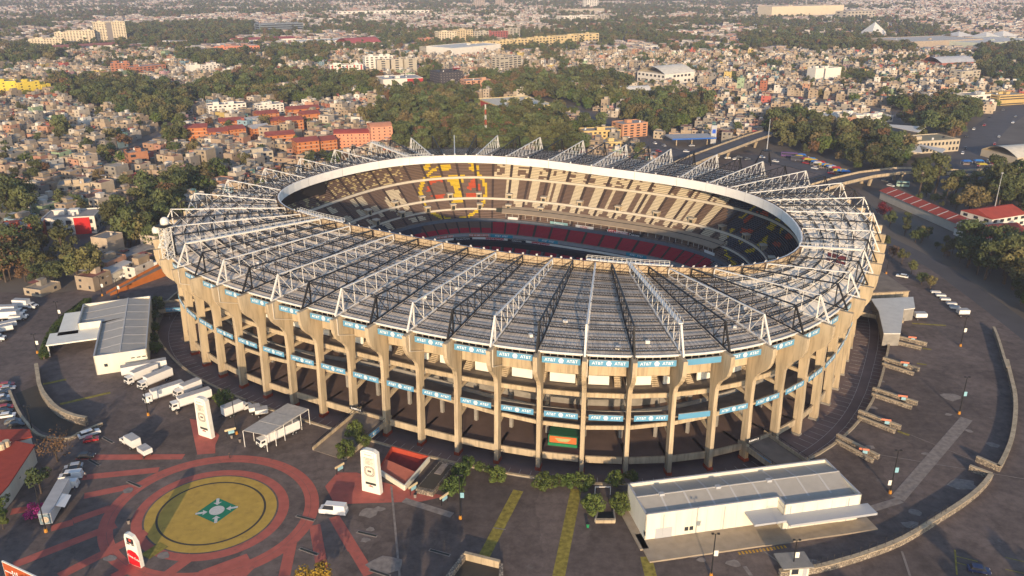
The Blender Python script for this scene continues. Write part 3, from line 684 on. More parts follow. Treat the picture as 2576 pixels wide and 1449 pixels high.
# access bridges from the plaza over the sunken road into the columns
def bridge(k, L, w, z0, label):
    a, b = SW(*OUT(k, -3.5)), SW(*OUT(k, L)); d = (b-a).normalized(); s = Vector((-d.y, d.x, 0)); e = empty('entrance_ramp', (a.x, a.y, 0), 0, label, 'ramp')
    P = lambda p, z: (p.x-a.x, p.y-a.y, z)
    mb = MB(); q = [a+s*w/2, b+s*w/2, b-s*w/2, a-s*w/2]
    mb.add([P(q[0],z0),P(q[1],.1),P(q[2],.1),P(q[3],z0)]+[P(q[0],z0-.7),P(q[1],-.4),P(q[2],-.4),P(q[3],z0-.7)], [(0,3,2,1),(4,5,6,7),(0,1,5,4),(2,3,7,6),(1,2,6,5),(3,0,4,7)])
    mb.build('deck', floor_m, e)
    for sg in (1, -1):
        mb = MB(); p0, p1 = a+s*sg*w/2, b+s*sg*w/2; t = s*sg*.25
        mb.add([P(p0,z0-.7),P(p1,-.4),P(p1+t,-.4),P(p0+t,z0-.7),P(p0,z0+1.0),P(p1,1.0),P(p1+t,1.0),P(p0+t,z0+1.0)], [(0,1,5,4),(1,2,6,5),(2,3,7,6),(3,0,4,7),(4,5,6,7),(3,2,1,0)])
        mb.build('parapet', concrete, e)
        mb = MB(); n = 8
        for j in range(n+1):
            p = p0+(p1-p0)*j/n+t*.5; zz = z0+1+(0-z0)*j/n; mb.beam(P(p, zz), P(p, zz+.9), .07)
        mb.beam(P(p0+t*.5, z0+1.9), P(p1+t*.5, 1.9), .08); mb.build('railing', black_steel, e)
    return e, a, d, s
e1 = bridge(.27, 18, 10.5, 1.6, 'wide concrete entrance ramp left of the red ticket box')
e2_ = bridge(5.2, 21, 9.5, 1.6, 'wide concrete entrance ramp behind the white gabled building at right')
e3_ = bridge(28.8, 15, 9, 1.6, 'concrete entrance ramp left of the stadium columns')
bridge(10.3, 16, 14, 2.2, 'broad entrance ramp at the right end of the stadium')
for (e_, a_, d_, s_), L0 in ((e1, 9), (e2_, 9), (e3_, 8)):
    sg = -1 if s_.y > 0 else 1; nrm = s_*sg; w_ = 10.5 if e_ is e1[0] else 9.2; c_ = d_*L0+nrm*(w_/2+.3); rz = math.atan2(nrm.y, nrm.x)+math.pi/2
    o = MB().box((0,0,0), (5.4,.1,1.5)).build('banner', blue, e_, loc=(c_.x, c_.y, 1.4), rz=rz); l = link('lettering', let_m, o, (0,-.07,0)); l.rotation_euler = (math.pi/2, 0, 0); l.scale = (.6,)*3
ru = MB().box((0,0,.4), (1.1,.8,.8)).mesh('roof_unit', white_steel)
for k, f in ((.7,.35),(.95,.52),(1.2,.6),(1.9,.7),(2.35,.12),(3.35,.06),(3.7,.12),(4.9,.2),(5.4,.4),(31.8,.3),(2.7,.3),(6.3,.3)): x, y, z = RP(k, f, .2); link('roof_unit', ru, ST, (x, y, z), k)
for k, tx in ((.1, 'RAMPA 4'), (5.05, 'RAMPA 8')):
    p = SW(*OUT(k, .6), 4.2); rz = SPH+head(k)[1]+math.pi/2; e = empty('ramp_sign', p, rz, 'black ramp number sign hanging by the %s ramp' % ('left' if k < 1 else 'right'), 'sign')
    MB().box((0,0,0), (4.6,.2,1.0)).build('panel', ad_black, e); text(tx, .85, white_print, e, (0,-.12,0), (math.pi/2,0,0), .01)
# ================================================================ painted ground marks
red_band = mat('red_paving', (.43,.115,.085), .9, .15, .5); yel_band = mat('yellow_paving', (.48,.31,.06), .9, .14, .5)
grn_band = mat('green_paving', (.012,.19,.10), .9, .1, .5); dk_band = mat('dark_band', (.06,.052,.04), .9, .1); pale = mat('pale_concrete', (.24,.205,.18), .9, .3, .8)
wear(red_band); wear(yel_band, (.22,.14,.04), .55, .72, .6, .3)
worn_yellow = mat('worn_yellow', (.26,.21,.04), .9, .5, .9)
def sheet(name, pts, z, m, kind='structure'):
    v = [Vector((p[0], p[1], 0)) for p in pts]; fs = []
    for a, b, c in tessellate_polygon([v]): fs.append((a, b, c) if (v[b]-v[a]).cross(v[c]-v[a]).z > 0 else (a, c, b))
    me = bpy.data.meshes.new(name); me.from_pydata([(p.x, p.y, z) for p in v], [], fs); me.materials.append(m); return tag(link(name, me), kind=kind)
YB = [(1083,1030),(1130,920),(1250,830),(1450,745),(1720,713),(1920,760),(2035,900),(2000,1020),(1850,1150),(1640,1240),(1440,1263),(1250,1220),(1120,1130)]
yb = [G(*c1(*p)) for p in YB]; yc = sum(yb, Vector())/len(yb)
_M = np.array([[(p-yc).x**2, 2*(p-yc).x*(p-yc).y, (p-yc).y**2] for p in yb]); _q = np.linalg.lstsq(_M, np.ones(len(yb)), rcond=None)[0]
_ev, _U = np.linalg.eigh(np.array([[_q[0], _q[1]], [_q[1], _q[2]]])); _ax = 1/np.sqrt(_ev)
def ell(t, s): x, y = _ax[0]*s*math.cos(t), _ax[1]*s*math.sin(t); return yc+Vector((_U[0,0]*x+_U[0,1]*y, _U[1,0]*x+_U[1,1]*y, 0))
def eband(name, s0, s1, z, m, n=96):
    mb = MB()
    for i in range(n):
        a, b = 2*math.pi*i/n, 2*math.pi*(i+1)/n; q = [ell(a, s0), ell(a, s1), ell(b, s1), ell(b, s0)]; mb.quad(*[(p.x, p.y, z) for p in q])
    return tag(mb.build(name, m), kind='structure')
eband('yellow_circle', 0.001, 1, .004, yel_band); eband('circle_line', .80, .835, .008, dk_band)
eband('red_ring', 1.03, 1.19, .004, red_band); eband('red_ring', 1.44, 1.53, .004, red_band); eband('red_ring', 1.535, 1.66, .004, red_band)
sq = [G(*c1(*p)) for p in ((1410,1000),(1580,883),(1730,948),(1562,1068))]; sheet('green_square', sq, .012, grn_band)
sc_ = sum(sq, Vector())/4; e_u = (sq[1]-sq[0])/2; e_v = (sq[3]-sq[0])/2
wp = mat('white_marking', (.55,.54,.5), .85, .15, 2)
sheet('white_disc', [sc_+e_u*.5*math.cos(a)+e_v*.5*math.sin(a) for a in np.linspace(0, 2*math.pi, 24)[:-1]], .016, wp)
for su, sv in ((-1,-1),(1,-1),(1,1),(-1,1)):
    d = e_u*su+e_v*sv; n_ = e_u*-sv+e_v*su
    sheet('arrow_mark', [sc_+d*.96+n_*.07, sc_+d*.62+n_*.07, sc_+d*.64+n_*.2, sc_+d*.42, sc_+d*.64-n_*.2, sc_+d*.62-n_*.07, sc_+d*.96-n_*.07], .016, wp)
def stripe(name, a, b, w, z, m):
    d = (b-a).normalized(); s = Vector((-d.y, d.x, 0))*w/2; sheet(name, [a-s, b-s, b+s, a+s], z, m)
zc = .02
for a, b, f in [((560,590),(1330,585),c1),((600,735),(1150,680),c1),((610,870),(1000,790),c1),((530,1050),(800,955),c1),((100,1370),(840,1080),c1),((430,1450),(1060,1130),c1),((1180,1460),(1400,1300),c1),((1450,1440),(1800,1310),c1),((820,1460),(990,1370),c1),((1730,1460),(1840,1350),c1),((2060,1449),(2110,1215),c1),((2335,1400),(2280,1080),c1),((2560,1260),(2420,1020),c1),((0,1060),(230,1440),c2),((80,985),(330,940),c1),((370,1105),(530,1060),c1)]:
    zc += .0005; stripe('red_stripe', G(*f(*a)), G(*f(*b)), 2.5, zc, red_band)
sheet('red_apron', [G(*c1(*p)) for p in ((1375,310),(1480,330),(1590,430),(1560,500),(1560,560),(1430,570))], .034, red_band)
sheet('red_apron', [G(*c2(*p)) for p in ((-90,800),(0,700),(140,700),(330,770),(560,830),(790,870),(610,910),(120,925),(-20,930))], .036, red_band)
for a, b, f, w in [((1310,830),(1060,1310),c2,2.6),((1730,820),(1600,1460),c2,2.7),((2235,1310),(2275,1470),c2,2.6),((435,205),(800,120),c1,1.4),((310,60),(480,25),c1,1.4),((1190,1220),(1050,1310),c1,3.0),((2035,1260),(2050,1440),c3,.35),((2040,1350),(2220,1400),c3,.25),((2040,1305),(2200,1345),c3,.25),((2400,1400),(2576,1440),c3,.25),((2400,1315),(2576,1355),c3,.25),((1725,985),(1970,1000),c6,1.2),((1800,1165),(1865,1175),c6,1.0),((1760,1275),(1830,1285),c6,1.0),((1620,400),(1705,430),c3,1.0)]:
    zc += .0005; stripe('yellow_stripe', G(*f(*a)), G(*f(*b)), w, zc, worn_yellow)
zc = .05
for a, b, f, w in [((390,800),(450,1449),c2,.5),((2120,310),(1620,890),c3,3.2),((1640,900),(1380,980),c3,2.2),((1650,1270),(1710,1449),c3,.5),((1480,570),(2560,750),c3,.25),((1720,430),(2190,620),c3,.2),((510,1380),(560,1449),c3,.9),((610,1240),(760,1350),c3,.4),((480,900),(830,1010),c2,2.0),((1130,1100),(1220,1115),c2,.3)]:
    zc += .0005; stripe('worn_line', G(*f(*a)), G(*f(*b)), w, zc, pale)
for cx_, cy_, f, r in [((220),(990),c2,3),((300),(965),c2,1.6),((350),(1370),c2,4.2),((200),(1190),c2,1.3),((240),(1110),c2,1.2),((1440),(230),c3,1.6),((2000),(150),c3,4.2),((1820),(565),c3,1.2),((1990),(280),c3,1.2),((2140),(400),c3,1.3),((2100),(790),c3,4),((1720),(1080),c3,2.4),((1750),(990),c3,2),((120),(1280),c3,3),((430),(1360),c3,1.8),((200),(1335),c3,1.2),((2310),(500),c3,2),((1420),(515),c3,1.6),((1500),(40),c3,1.4),((1000),(1360),c3,2.4),((930),(830),c1,1.8),((1180),(1300),c1,2),((800),(1320),c1,1.6)]:
    p = G(*f(cx_, cy_)); zc += .0005; sheet('repair_patch', [p+Vector((math.cos(a)*r*random.uniform(.6,1.1), math.sin(a)*r*random.uniform(.45,.8), 0)) for a in np.linspace(0, 2*math.pi, 11)[:-1]], zc, pale)
def gratemesh():
    m = MB(); m.box((0,0,.03), (5.2,.9,.06)); m.mi = 1; m.box((0,0,.05), (4.7,.5,.06)); return m.mesh('drain_grate', [pale, dark_m])
gm = gratemesh()
for (a, b, f) in [((735,440),(830,490),c1),((640,605),(720,650),c1),((915,760),(1028,808),c1),((2135,1010),(2290,1050),c1),((2160,1245),(2315,1300),c1),((130,1125),(300,1165),c2),((650,1255),(832,1305),c2),((240,1405),(375,1449),c2)]:
    p, q = G(*f(*a)), G(*f(*b)); o = link('drain_grate', gm, None, ((p.x+q.x)/2, (p.y+q.y)/2, .01), math.atan2(q.y-p.y, q.x-p.x))
    tag(o, 'long dark drain grate with pale frame let into the plaza paving', 'drain', 'drain grates in the plaza')
# ================================================================ vehicles
tyre = mat('tyre', (.02,.02,.02), .9); rimm = mat('rim', (.4,.4,.42), .4, 0, metal=.6); chass = mat('chassis', (.03,.03,.035), .8)
vwhite = mat('vehicle_white', (.78,.76,.72), .35, .04, .5); vroof = mat('truck_roof', (.42,.41,.40), .6, .12, .6); lampw = mat('headlight', (.8,.8,.75), .2)
wheel_t = MB().tube((0,-.14,0), (0,.14,0), .48, n=14).mesh('tyre', tyre); wheel_r = MB().tube((0,-.155,0), (0,.155,0), .26, n=10).mesh('rim', rimm)
def wheels(e, xs, w, s=1., name='wheel'):
    for x in xs:
        for y in (-w/2+.15, w/2-.15):
            o = link(name, None, e, (x, y, .48*s)); o.scale = (s, s, s); o.empty_display_size = .2; link('tyre', wheel_t, o); link('rim', wheel_r, o)
def place(kind, a, b, L):
    a, b = Vector(a), Vector(b); d = b-a; c = (a+b)/2; return (c.x, c.y, 0), math.atan2(d.y, d.x)
def carmesh(L, W, H, bonnet=.28, boot=.14, van=False):
    zf = .62*H if not van else .55*H
    pr = [(-L/2,.3),(-L/2,zf*.95),(-L/2+boot*L,zf),(L/2-bonnet*L,zf),(L/2-.06,zf*.86),(L/2,.45*H),(L/2,.3)]
    m = MB(); n = len(pr)
    for y0 in (0,):
        vs = [(x, -W/2*(1 if z < zf*.9 else .97), z) for x, z in pr]+[(x, W/2*(1 if z < zf*.9 else .97), z) for x, z in pr]
        m.add(vs, [(i, (i+1) % n, n+(i+1) % n, n+i) for i in range(n)]+[tuple(range(n-1,-1,-1)), tuple(range(n, 2*n))])
    return m, zf
def car(a, b, paint, L=4.4, W=1.8, H=1.45, kind='car', label='', group=None, boot=.14, bonnet=.26, van=False):
    loc, rz = place(kind, a, b, L); e = empty('van' if van else 'car', loc, rz, label, 'van' if van else 'car', group)
    m, zf = carmesh(L, W, H, bonnet, boot, van); m.build('body', paint, e)
    x0, x1 = -L/2+(.02 if van else boot*.55)*L+.05, L/2-bonnet*L+.25; g = MB(); t = .14
    xr0, xr1 = x0+(.08 if van else .38), x1-(.75 if not van else .65)
    def lay(m, z0, z1, X0, X1, Y0, x0b, x1b, Yb):
        m.add([(X0,-Y0,z0),(X1,-Y0,z0),(X1,Y0,z0),(X0,Y0,z0),(x0b,-Yb,z1),(x1b,-Yb,z1),(x1b,Yb,z1),(x0b,Yb,z1)], [(0,1,5,4),(1,2,6,5),(2,3,7,6),(3,0,4,7),(4,5,6,7)])
    lay(g, zf-.02, H-.06, x0, x1, W/2-.04, xr0, xr1, W/2-t); g.build('windows', glass_dark, e)
    r = MB(); lay(r, H-.07, H, xr0-.05, xr1+.05, W/2-t+.02, xr0, xr1, W/2-t-.05)
    if van: lay(r, zf-.03, H-.05, x0-.02, x0+(L*.42), W/2-.02, xr0-.05, xr0+L*.40, W/2-t+.02)
    r.build('roof', paint, e)
    wheels(e, (-L*.3, L*.31), W+.06, .68)
    for y in (-W/2+.28, W/2-.28): MB().box((L/2-.02, y, .62*H*.72), (.1,.34,.16)).build('headlight', lampw, e)
    return e
def truck(a, b, L, label, H=3.7, group=None, cab='flat', cargo=vwhite, trailer=False, roofm=vroof):
    loc, rz = place('truck', a, b, L); e = empty('trailer' if trailer else 'truck', loc, rz, label, 'trailer' if trailer else 'truck', group); W = 2.5; cl = 0 if trailer else (2.1 if cab == 'flat' else 2.9)
    x0, x1 = -L/2, L/2-cl-(0 if trailer else .25)
    MB().box(((x0+x1)/2, 0, (1.15+H)/2), (x1-x0, W, H-1.15)).build('cargo_box', cargo, e)
    m = MB().box(((x0+x1)/2, 0, H+.03), (x1-x0-.06, W-.06, .08)); n = int((x1-x0)/1.4)
    for j in range(1, n): m.box((x0+(x1-x0)*j/n, 0, H+.08), (.08, W-.1, .05))
    m.build('cargo_roof', roofm, e)
    m = MB(); m.box(((x0+x1)/2-.02, 0, 1.0), (x1-x0+(cl*.9), .95, .25)); m.build('chassis', chass, e)
    m = MB(); m.box((x0+.01, -.62, (1.2+H)/2), (.06, 1.15, H-1.5)); m.box((x0+.01, .62, (1.2+H)/2), (.06, 1.15, H-1.5)); m.build('rear_door', cargo, e)
    if not trailer:
        c = MB(); hc = 2.75 if cab == 'flat' else 2.35; cx0 = x1+.2; cx1 = L/2
        if cab == 'flat': pr = [(cx0,.7),(cx0,hc),(cx1-.35,hc),(cx1-.05,1.75),(cx1,.7)]
        else: pr = [(cx0,.7),(cx0,hc),(cx0+1.35,hc),(cx0+1.8,1.65),(cx1-.05,1.45),(cx1,.7)]
        n = len(pr); vs = [(x,-1.15,z) for x, z in pr]+[(x,1.15,z) for x, z in pr]
        c.add(vs, [(i, n+i, n+(i+1) % n, (i+1) % n) for i in range(n)]+[tuple(range(n)), tuple(range(2*n-1, n-1, -1))]); c.build('cab', vwhite, e)
        g = MB(); xa, za, xb, zb = (cx1-.30, hc-.1, cx1-.06, 1.85) if cab == 'flat' else (cx0+1.4, hc-.08, cx0+1.78, 1.72)
        g.add([(xa+.05,-1.0,za),(xa+.05,1.0,za),(xb+.05,1.05,zb),(xb+.05,-1.05,zb)], [(0,3,2,1)]); g.build('windscreen', glass_dark, e)
        for y in (-1.17, 1.17): MB().box(((cx0+min(xa, cx1))/2+.15, y, 2.0), (1.0,.04,.6)).build('side_window', glass_dark, e)
        for y in (-.85, .85): MB().box((cx1+.01, y, .95), (.06,.35,.2)).build('headlight', lampw, e)
        MB().box((cx1+.03, 0, .72), (.16,2.3,.4)).build('bumper', chass, e); MB().box((cx1+.015, 0, 1.25), (.05,1.3,.45)).build('grille', chass, e)
        for y in (-1.35, 1.35): MB().box((cx1-.45, y, 2.1), (.12,.2,.55)).build('mirror', chass, e)
    for y in (-W/2-.015, W/2+.015): MB().box(((x0+x1)/2, y, 1.3), (x1-x0, .04, .12)).build('side_rail', rimm, e)
    ax = ([x0+1.4, x0+2.5] if L > 8 else [x0+L*.22])+([] if trailer else [L/2-1.1])
    if trailer and L > 8: ax.append(x1-2.5)
    wheels(e, ax, W, 1.0 if L > 5 else .7); return e
T = [((1195,1318),(905,1372),c4,13.5,'parked white semi trailer without cab beside the white gabled hall',dict(trailer=True)),
 ((1150,-25),(905,75),c1,10.5,'white truck second in the row below the gabled hall',{}),((1255,5),(1000,112),c1,11,'white truck third in the row below the gabled hall',{}),
 ((1320,115),(1062,200),c1,12,'long white truck fourth in the row nearest the stone wall',{}),((1450,95),(1275,168),c1,8.5,'shorter white truck half hidden behind the white coach truck',{}),
 ((1515,168),(1258,252),c1,12,'white truck with orange and blue cab front nearest the left totem',{}),((1628,308),(1820,228),c1,9,'white box truck parked beside the metal canopy',dict(cab='long')),
 ((2150,400),(1885,520),c1,12.5,'white truck parked under the metal canopy',{}),((1015,550),(882,462),c1,7.5,'white box truck towing a small trailer across the plaza',dict(cab='long',H=3.4)),
 ((1090,600),(1022,552),c1,3.6,'small white cargo trailer behind the moving truck',dict(trailer=True,H=2.5)),
 ((1815,275),(1880,262),c1,3.2,'small white trailer left of two near the metal canopy',dict(trailer=True,H=2.4)),((1862,292),(1935,280),c1,3.6,'small white trailer right of two near the metal canopy',dict(trailer=True,H=2.4)),
 ((95,872),(288,880),c4,9,'white box truck farthest back in the left lot',dict(cab='long')),((-60,925),(222,918),c4,11,'long white truck second from back in the left lot',dict(cab='long')),
 ((-30,965),(210,952),c4,11,'white truck third from back in the left lot',dict(cab='long')),((75,972),(170,968),c4,4.2,'small white trailer beside the left lot trucks',dict(trailer=True,H=2.5)),
 ((-20,1040),(125,1010),c4,6.5,'low white trailer fourth in the left lot',dict(trailer=True,H=2.8)),((-50,1070),(100,1040),c4,6.5,'low white trailer fifth in the left lot',dict(trailer=True,H=2.8)),((-120,1120),(40,1108),c4,7.5,'white truck nearest the camera in the left lot',dict(cab='long')),
 ((1112,604),(893,655),c4,16,'white semi truck with long trailer by the orange ramp',dict(cab='long',H=4)),
 ((1735,955),(1820,955),c6,4.2,'white cargo trailer left of two on the right lot',dict(trailer=True,H=2.7)),((2050,930),(2125,930),c6,4.0,'white cargo trailer right of two on the right lot',dict(trailer=True,H=2.7))]
for a, b, f, L, lab, kw in T: truck(G(*f(*a)), G(*f(*b)), L, lab, **kw)
paints = {n: mat('paint_'+n, c, .3, 0, spec=.5) for n, c in dict(red=(.35,.02,.025), silver=(.42,.43,.45), white=(.75,.74,.72), black=(.02,.02,.022), grey=(.16,.165,.17), blue=(.02,.03,.09), green=(.25,.5,.42)).items()}
CARS = [((510,695),(438,750),0,0,0)]
for a, b, f, p, lab, kw in [((2512,1000),(2325,982),c1,'white','white panel van with roof rack on the plaza beside the circle',dict(L=6.6,W=2.1,H=2.7,van=True,bonnet=.16)),
 ((597,730),(440,748),c1,'white','white panel van parked left of the plaza, upper of two',dict(L=5.6,W=2,H=2.1,van=True,bonnet=.2)),((567,800),(408,812),c1,'white','white passenger minibus parked left of the plaza, lower of two',dict(L=5.6,W=2,H=2.1,van=True,bonnet=.2)),
 ((588,660),(483,678),c1,'silver','silver hatchback parked above the white vans',{}),((560,690),(490,700),c1,'black','black car squeezed between silver hatchback and white van',{}),((570,592),(684,588),c1,'black','black sedan with bright headlights facing right',{}),
 ((615,480),(708,462),c1,'red','red hatchback beside the stone wall end',dict(L=3.9)),((578,455),(720,408),c1,'white','black and white patrol pickup along the stone wall end',dict(L=5.6,H=1.8)),
 ((2140,1405),(2272,1428),c3,'blue','dark blue sedan alone on the lot at bottom right',{}),((1680,655),(1625,645),c6,'white','white pickup on the road right of the stadium',dict(L=4.8)),((888,655),(808,675),c4,'white','white pickup in front of the semi truck',dict(L=5,H=1.8))]:
    car(G(*f(*a)), G(*f(*b)), paints[p], label=lab, **kw)
for i, (x, y, p) in enumerate([(50,75,'red'),(58,100,'silver'),(28,138,'black'),(20,166,'white'),(35,193,'black'),(42,238,'red'),(35,268,'black'),(55,297,'white'),(100,340,'grey'),(120,365,'black')]):
    a, b = G(*c1(x-55, y+8)), G(*c1(x+55, y-8)); car(a, b, paints[p], label='%s car in the column at the left edge, number %d counted from the top' % (p, i+1), group='cars parked at the left edge')
for i, (x, y) in enumerate([(1893,768),(1930,792),(1963,820),(2008,852),(2033,880)]):
    p = G(*c6(x, y)); e = empty('utility_trailer', p, -.15, 'low white utility trailer, %s from the back in a row beside the right road' % ('first','second','third','fourth','fifth')[i], 'trailer', 'low trailers in a row')
    MB().box((0,0,.75), (3.6,1.8,.6)).build('body', vwhite, e); MB().box((0,0,1.1), (3.2,1.5,.12)).build('cover', vroof, e); wheels(e, (0,), 1.9, .6); MB().beam((1.8,0,.5), (3.0,0,.4), .12).build('drawbar', chass, e)
# ================================================================ signs, totems, lamps
def totem(p0, p1, H, label, wtop=.86):
    a, b = G(*p0), G(*p1); d = b-a; W = d.length; e = empty('totem_sign', (a+b)/2, math.atan2(d.y, d.x), label, 'sign')
    m = MB(); T_ = 1.3; n = 8
    pts = [(-W/2,0),(W/2,0),(W/2*wtop,H*.95),(W/2*wtop*.55,H*.995),(0,H),(-W/2*wtop*.55,H*.995),(-W/2*wtop,H*.95)]
    n = len(pts); m.add([(x,0,z) for x, z in pts]+[(x,T_,z) for x, z in pts], [tuple(range(n)), tuple(range(2*n-1,n-1,-1))]+[(i, n+i, n+(i+1) % n, (i+1) % n) for i in range(n)])
    m.build('body', white_wall, e)
    pnl = mat('totem_panel', (.70,.66,.55), .6, .04)
    MB().box((0,-.05,H*.56), (W*.60,.12,H*.58)).build('map_panel', pnl, e); MB().box((0,-.12,H*.90), (W*.56,.2,H*.12)).build('title_panel', white_wall, e)
    MB().box((.1,-.04,H*.225), (W*.56,.1,H*.05)).build('slot', dark_m, e)
    dk = mat('dark_print', (.12,.10,.09), .8, 0); rp = mat('red_print', (.45,.05,.03), .8, 0)
    text('Bienvenidos', .42, dk, e, (0,-.24,H*.905), (math.pi/2,0,0))
    for j, s in enumerate(('ESTACIONAMIENTO','RAMPAS 4-7','RAMPAS 1-3','TUNELES 17-30','TUNELES 1-16')): text(s, .34 if j else .30, rp if j == 0 else dk, e, (0,-.125,H*(.815-.032*j)), (math.pi/2,0,0))
    g = MB()
    for r0, r1 in ((1.25,1.12),(.98,.86)):
        for q in range(24):
            def sp(t, r): c_, s_ = math.cos(t), math.sin(t); k_ = (abs(c_)**3.2+abs(s_)**3.2)**(-1/3.2); return (c_*k_*r*W/4.6, -.13, H*.52+s_*k_*r*W/4.6)
            t0, t1 = 2*math.pi*q/24, 2*math.pi*(q+1)/24; g.quad(sp(t0,r1), sp(t1,r1), sp(t1,r0), sp(t0,r0))
    g.box((0,-.13,H*.52), (W*.2,.02,H*.045)); g.build('stadium_plan', dk, e)
    g = MB()
    for q in (-.42,-.3,-.2,.2,.3,.42): g.beam((q*W*.35,-.02,H*.145), (q*W*.22,-.02,H*.175), .12, .06)
    g.build('emblem_wings', dk, e); MB().tube((0,-.03,H*.165), (0,.05,H*.165), .26, n=10).build('emblem_ball', rp, e)
totem((911,1234),(957,1246),12.2,'tall white totem sign with stadium plan beside the red ticket box')
totem(((700+550/5.8)*.6289,(1550+1100/5.8)*.6289),((700+852/5.8)*.6289,(1550+1200/5.8)*.6289),12.2,'tall white totem sign with stadium plan left of the metal canopy')
a, b = G(321,1416), G(360,1431); d = b-a; W = 3.6; e = empty('drinks_sign', (a+b)/2, math.atan2(d.y, d.x), 'white and red curved drinks advert pylon standing below the yellow circle', 'sign')
H = 8.2; pts = [(-W/2,0),(W/2,0)]+[(W/2*(1-.12*t), H*(.1+.75*t)) for t in (.3,.6,.9)]+[(W*.2,H*.95),(-W*.2,H),(-W*.42,H*.97),(-W/2,H*.85)]; n = len(pts)
MB().add([(x,0,z) for x, z in pts]+[(x,.9,z) for x, z in pts], [tuple(range(n)), tuple(range(2*n-1,n-1,-1))]+[(i, n+i, n+(i+1) % n, (i+1) % n) for i in range(n)]).build('body', white_wall, e)
sr = mat('sign_red', (.55,.012,.02), .5, 0)
pts = [(-W/2+.1,.1),(W/2-.1,.1),(W/2-.15,H*.36),(W*.25,H*.46),(-W*.1,H*.50),(-W*.38,H*.47),(-W/2+.1,H*.40)]
MB().add([(x,-.03,z) for x, z in pts], [tuple(range(len(pts)))]).build('red_panel', sr, e)
text('Coca-Cola', .78, white_print, e, (0,-.06,H*.27), (math.pi/2,R(12),0), .012)
MB().box((-.1,-.03,H*.80), (2.0,.05,H*.16)).build('emblem_dark', mat('emblem_dk', (.03,.025,.03), .6), e); MB().tube((-.1,-.06,H*.82), (-.1,.0,H*.82), .42, n=12).build('emblem_ball', mat('red_print', (.45,.05,.03)), e)
for x0 in (-.8,.6): MB().box((x0,-.04,H*.69), (.9,.05,.28)).build('emblem_band', mat('emblem_dk2', (.12,.09,.08), .6), e)
p0, p1 = G(*c1(10,1340), 7.5), G(*c1(250,1452), 7.5); d = p1-p0; e = empty('billboard', (p0.x, p0.y, 0), math.atan2(d.y, d.x), 'orange billboard with pale frame cut off at the bottom left corner', 'billboard')
L_ = d.length+6; MB().box((L_/2,.15,5.3), (L_,.3,4.4)).build('frame', white_wall, e); MB().box((L_/2,-.03,5.3), (L_-.5,.1,3.9)).build('panel', mat('billboard_orange', (.48,.10,.03), .6, .1), e)
for x0 in (1.0, L_-1): MB().beam((x0,.2,0), (x0,.2,4), .4).build('post', white_steel, e)
for x0, w0, h0 in ((1.7,2.2,.28),(3.1,.35,1.6),(3.8,.3,1.3),(4.5,.35,1.7)): MB().box((x0,-.1,5.4), (w0,.04,h0)).build('print', white_print, e)
orange_base = mat('orange_base', (.50,.22,.03), .7, .2, 3)
def lamp(p, H, label, flags=0, two=True, fm='w'):
    q = G(*p); e = empty('lamp_post', q, 0, label, 'lamp post', 'lamp posts around the stadium')
    m = MB(); m.tube((0,0,0), (0,0,H), .17, .10, 8); m.build('pole', black_steel, e)
    MB().tube((0,0,0), (0,0,.9), .42, .32, 8).build('base', orange_base, e)
    m = MB(); m.beam((-.7,0,H), (.7,0,H), .08)
    m.build('crossarm', black_steel, e)
    for x in ((-.6, .6) if two else (.5,)): MB().box((x,0,H+.1), (.5,.38,.24)).build('floodlight', black_steel if two else white_steel, e)
    for j in range(flags): MB().box((.55 if j == 0 else -.5, 0, H*(.55 if j == 0 else .25)), (.9,.05,1.4)).build('pennant', mat('pennant_blue', (.22,.42,.5), .8) if j == 0 and fm == 'b' else white_wall, e)
LP = [(c1(1075,285),9,1,'beside the row of white trucks'),(c1(1715,420),11,0,'left of the metal canopy'),(c1(335,1130),13,0,'beside the pink flowering bush'),(c1(235,400),8,0,'by the sunken driveway at left'),(c3(1565,850),12.3,2,'right of the white gabled building, nearer one'),(c3(2065,275),12,1,'on the right lot beside the pale track'),(c3(268,1452),11,1,'in front of the white gabled building'),(c3(855,1425),8.5,1,'beside the small gate booth'),(c6(2075,1150),11,1,'on the upper right lot'),(c6(1537,625),6.5,0,'beside the road right of the stadium'),(c2(890,1035),12,1,'between the bushes and the drain'),(c4(435,985),8.5,1,'left of the clipped hedge, farther one'),(c4(272,1200),7,1,'left of the clipped hedge, nearer one'),(c4(742,785),8,1,'at the foot of the orange ramp, left one'),(c4(860,800),8,1,'at the foot of the orange ramp, right one')]
for p, h, fl_, s in LP: lamp(p, h, 'tall black lamp post '+s, fl_, fm='b' if h > 11.5 else 'w')
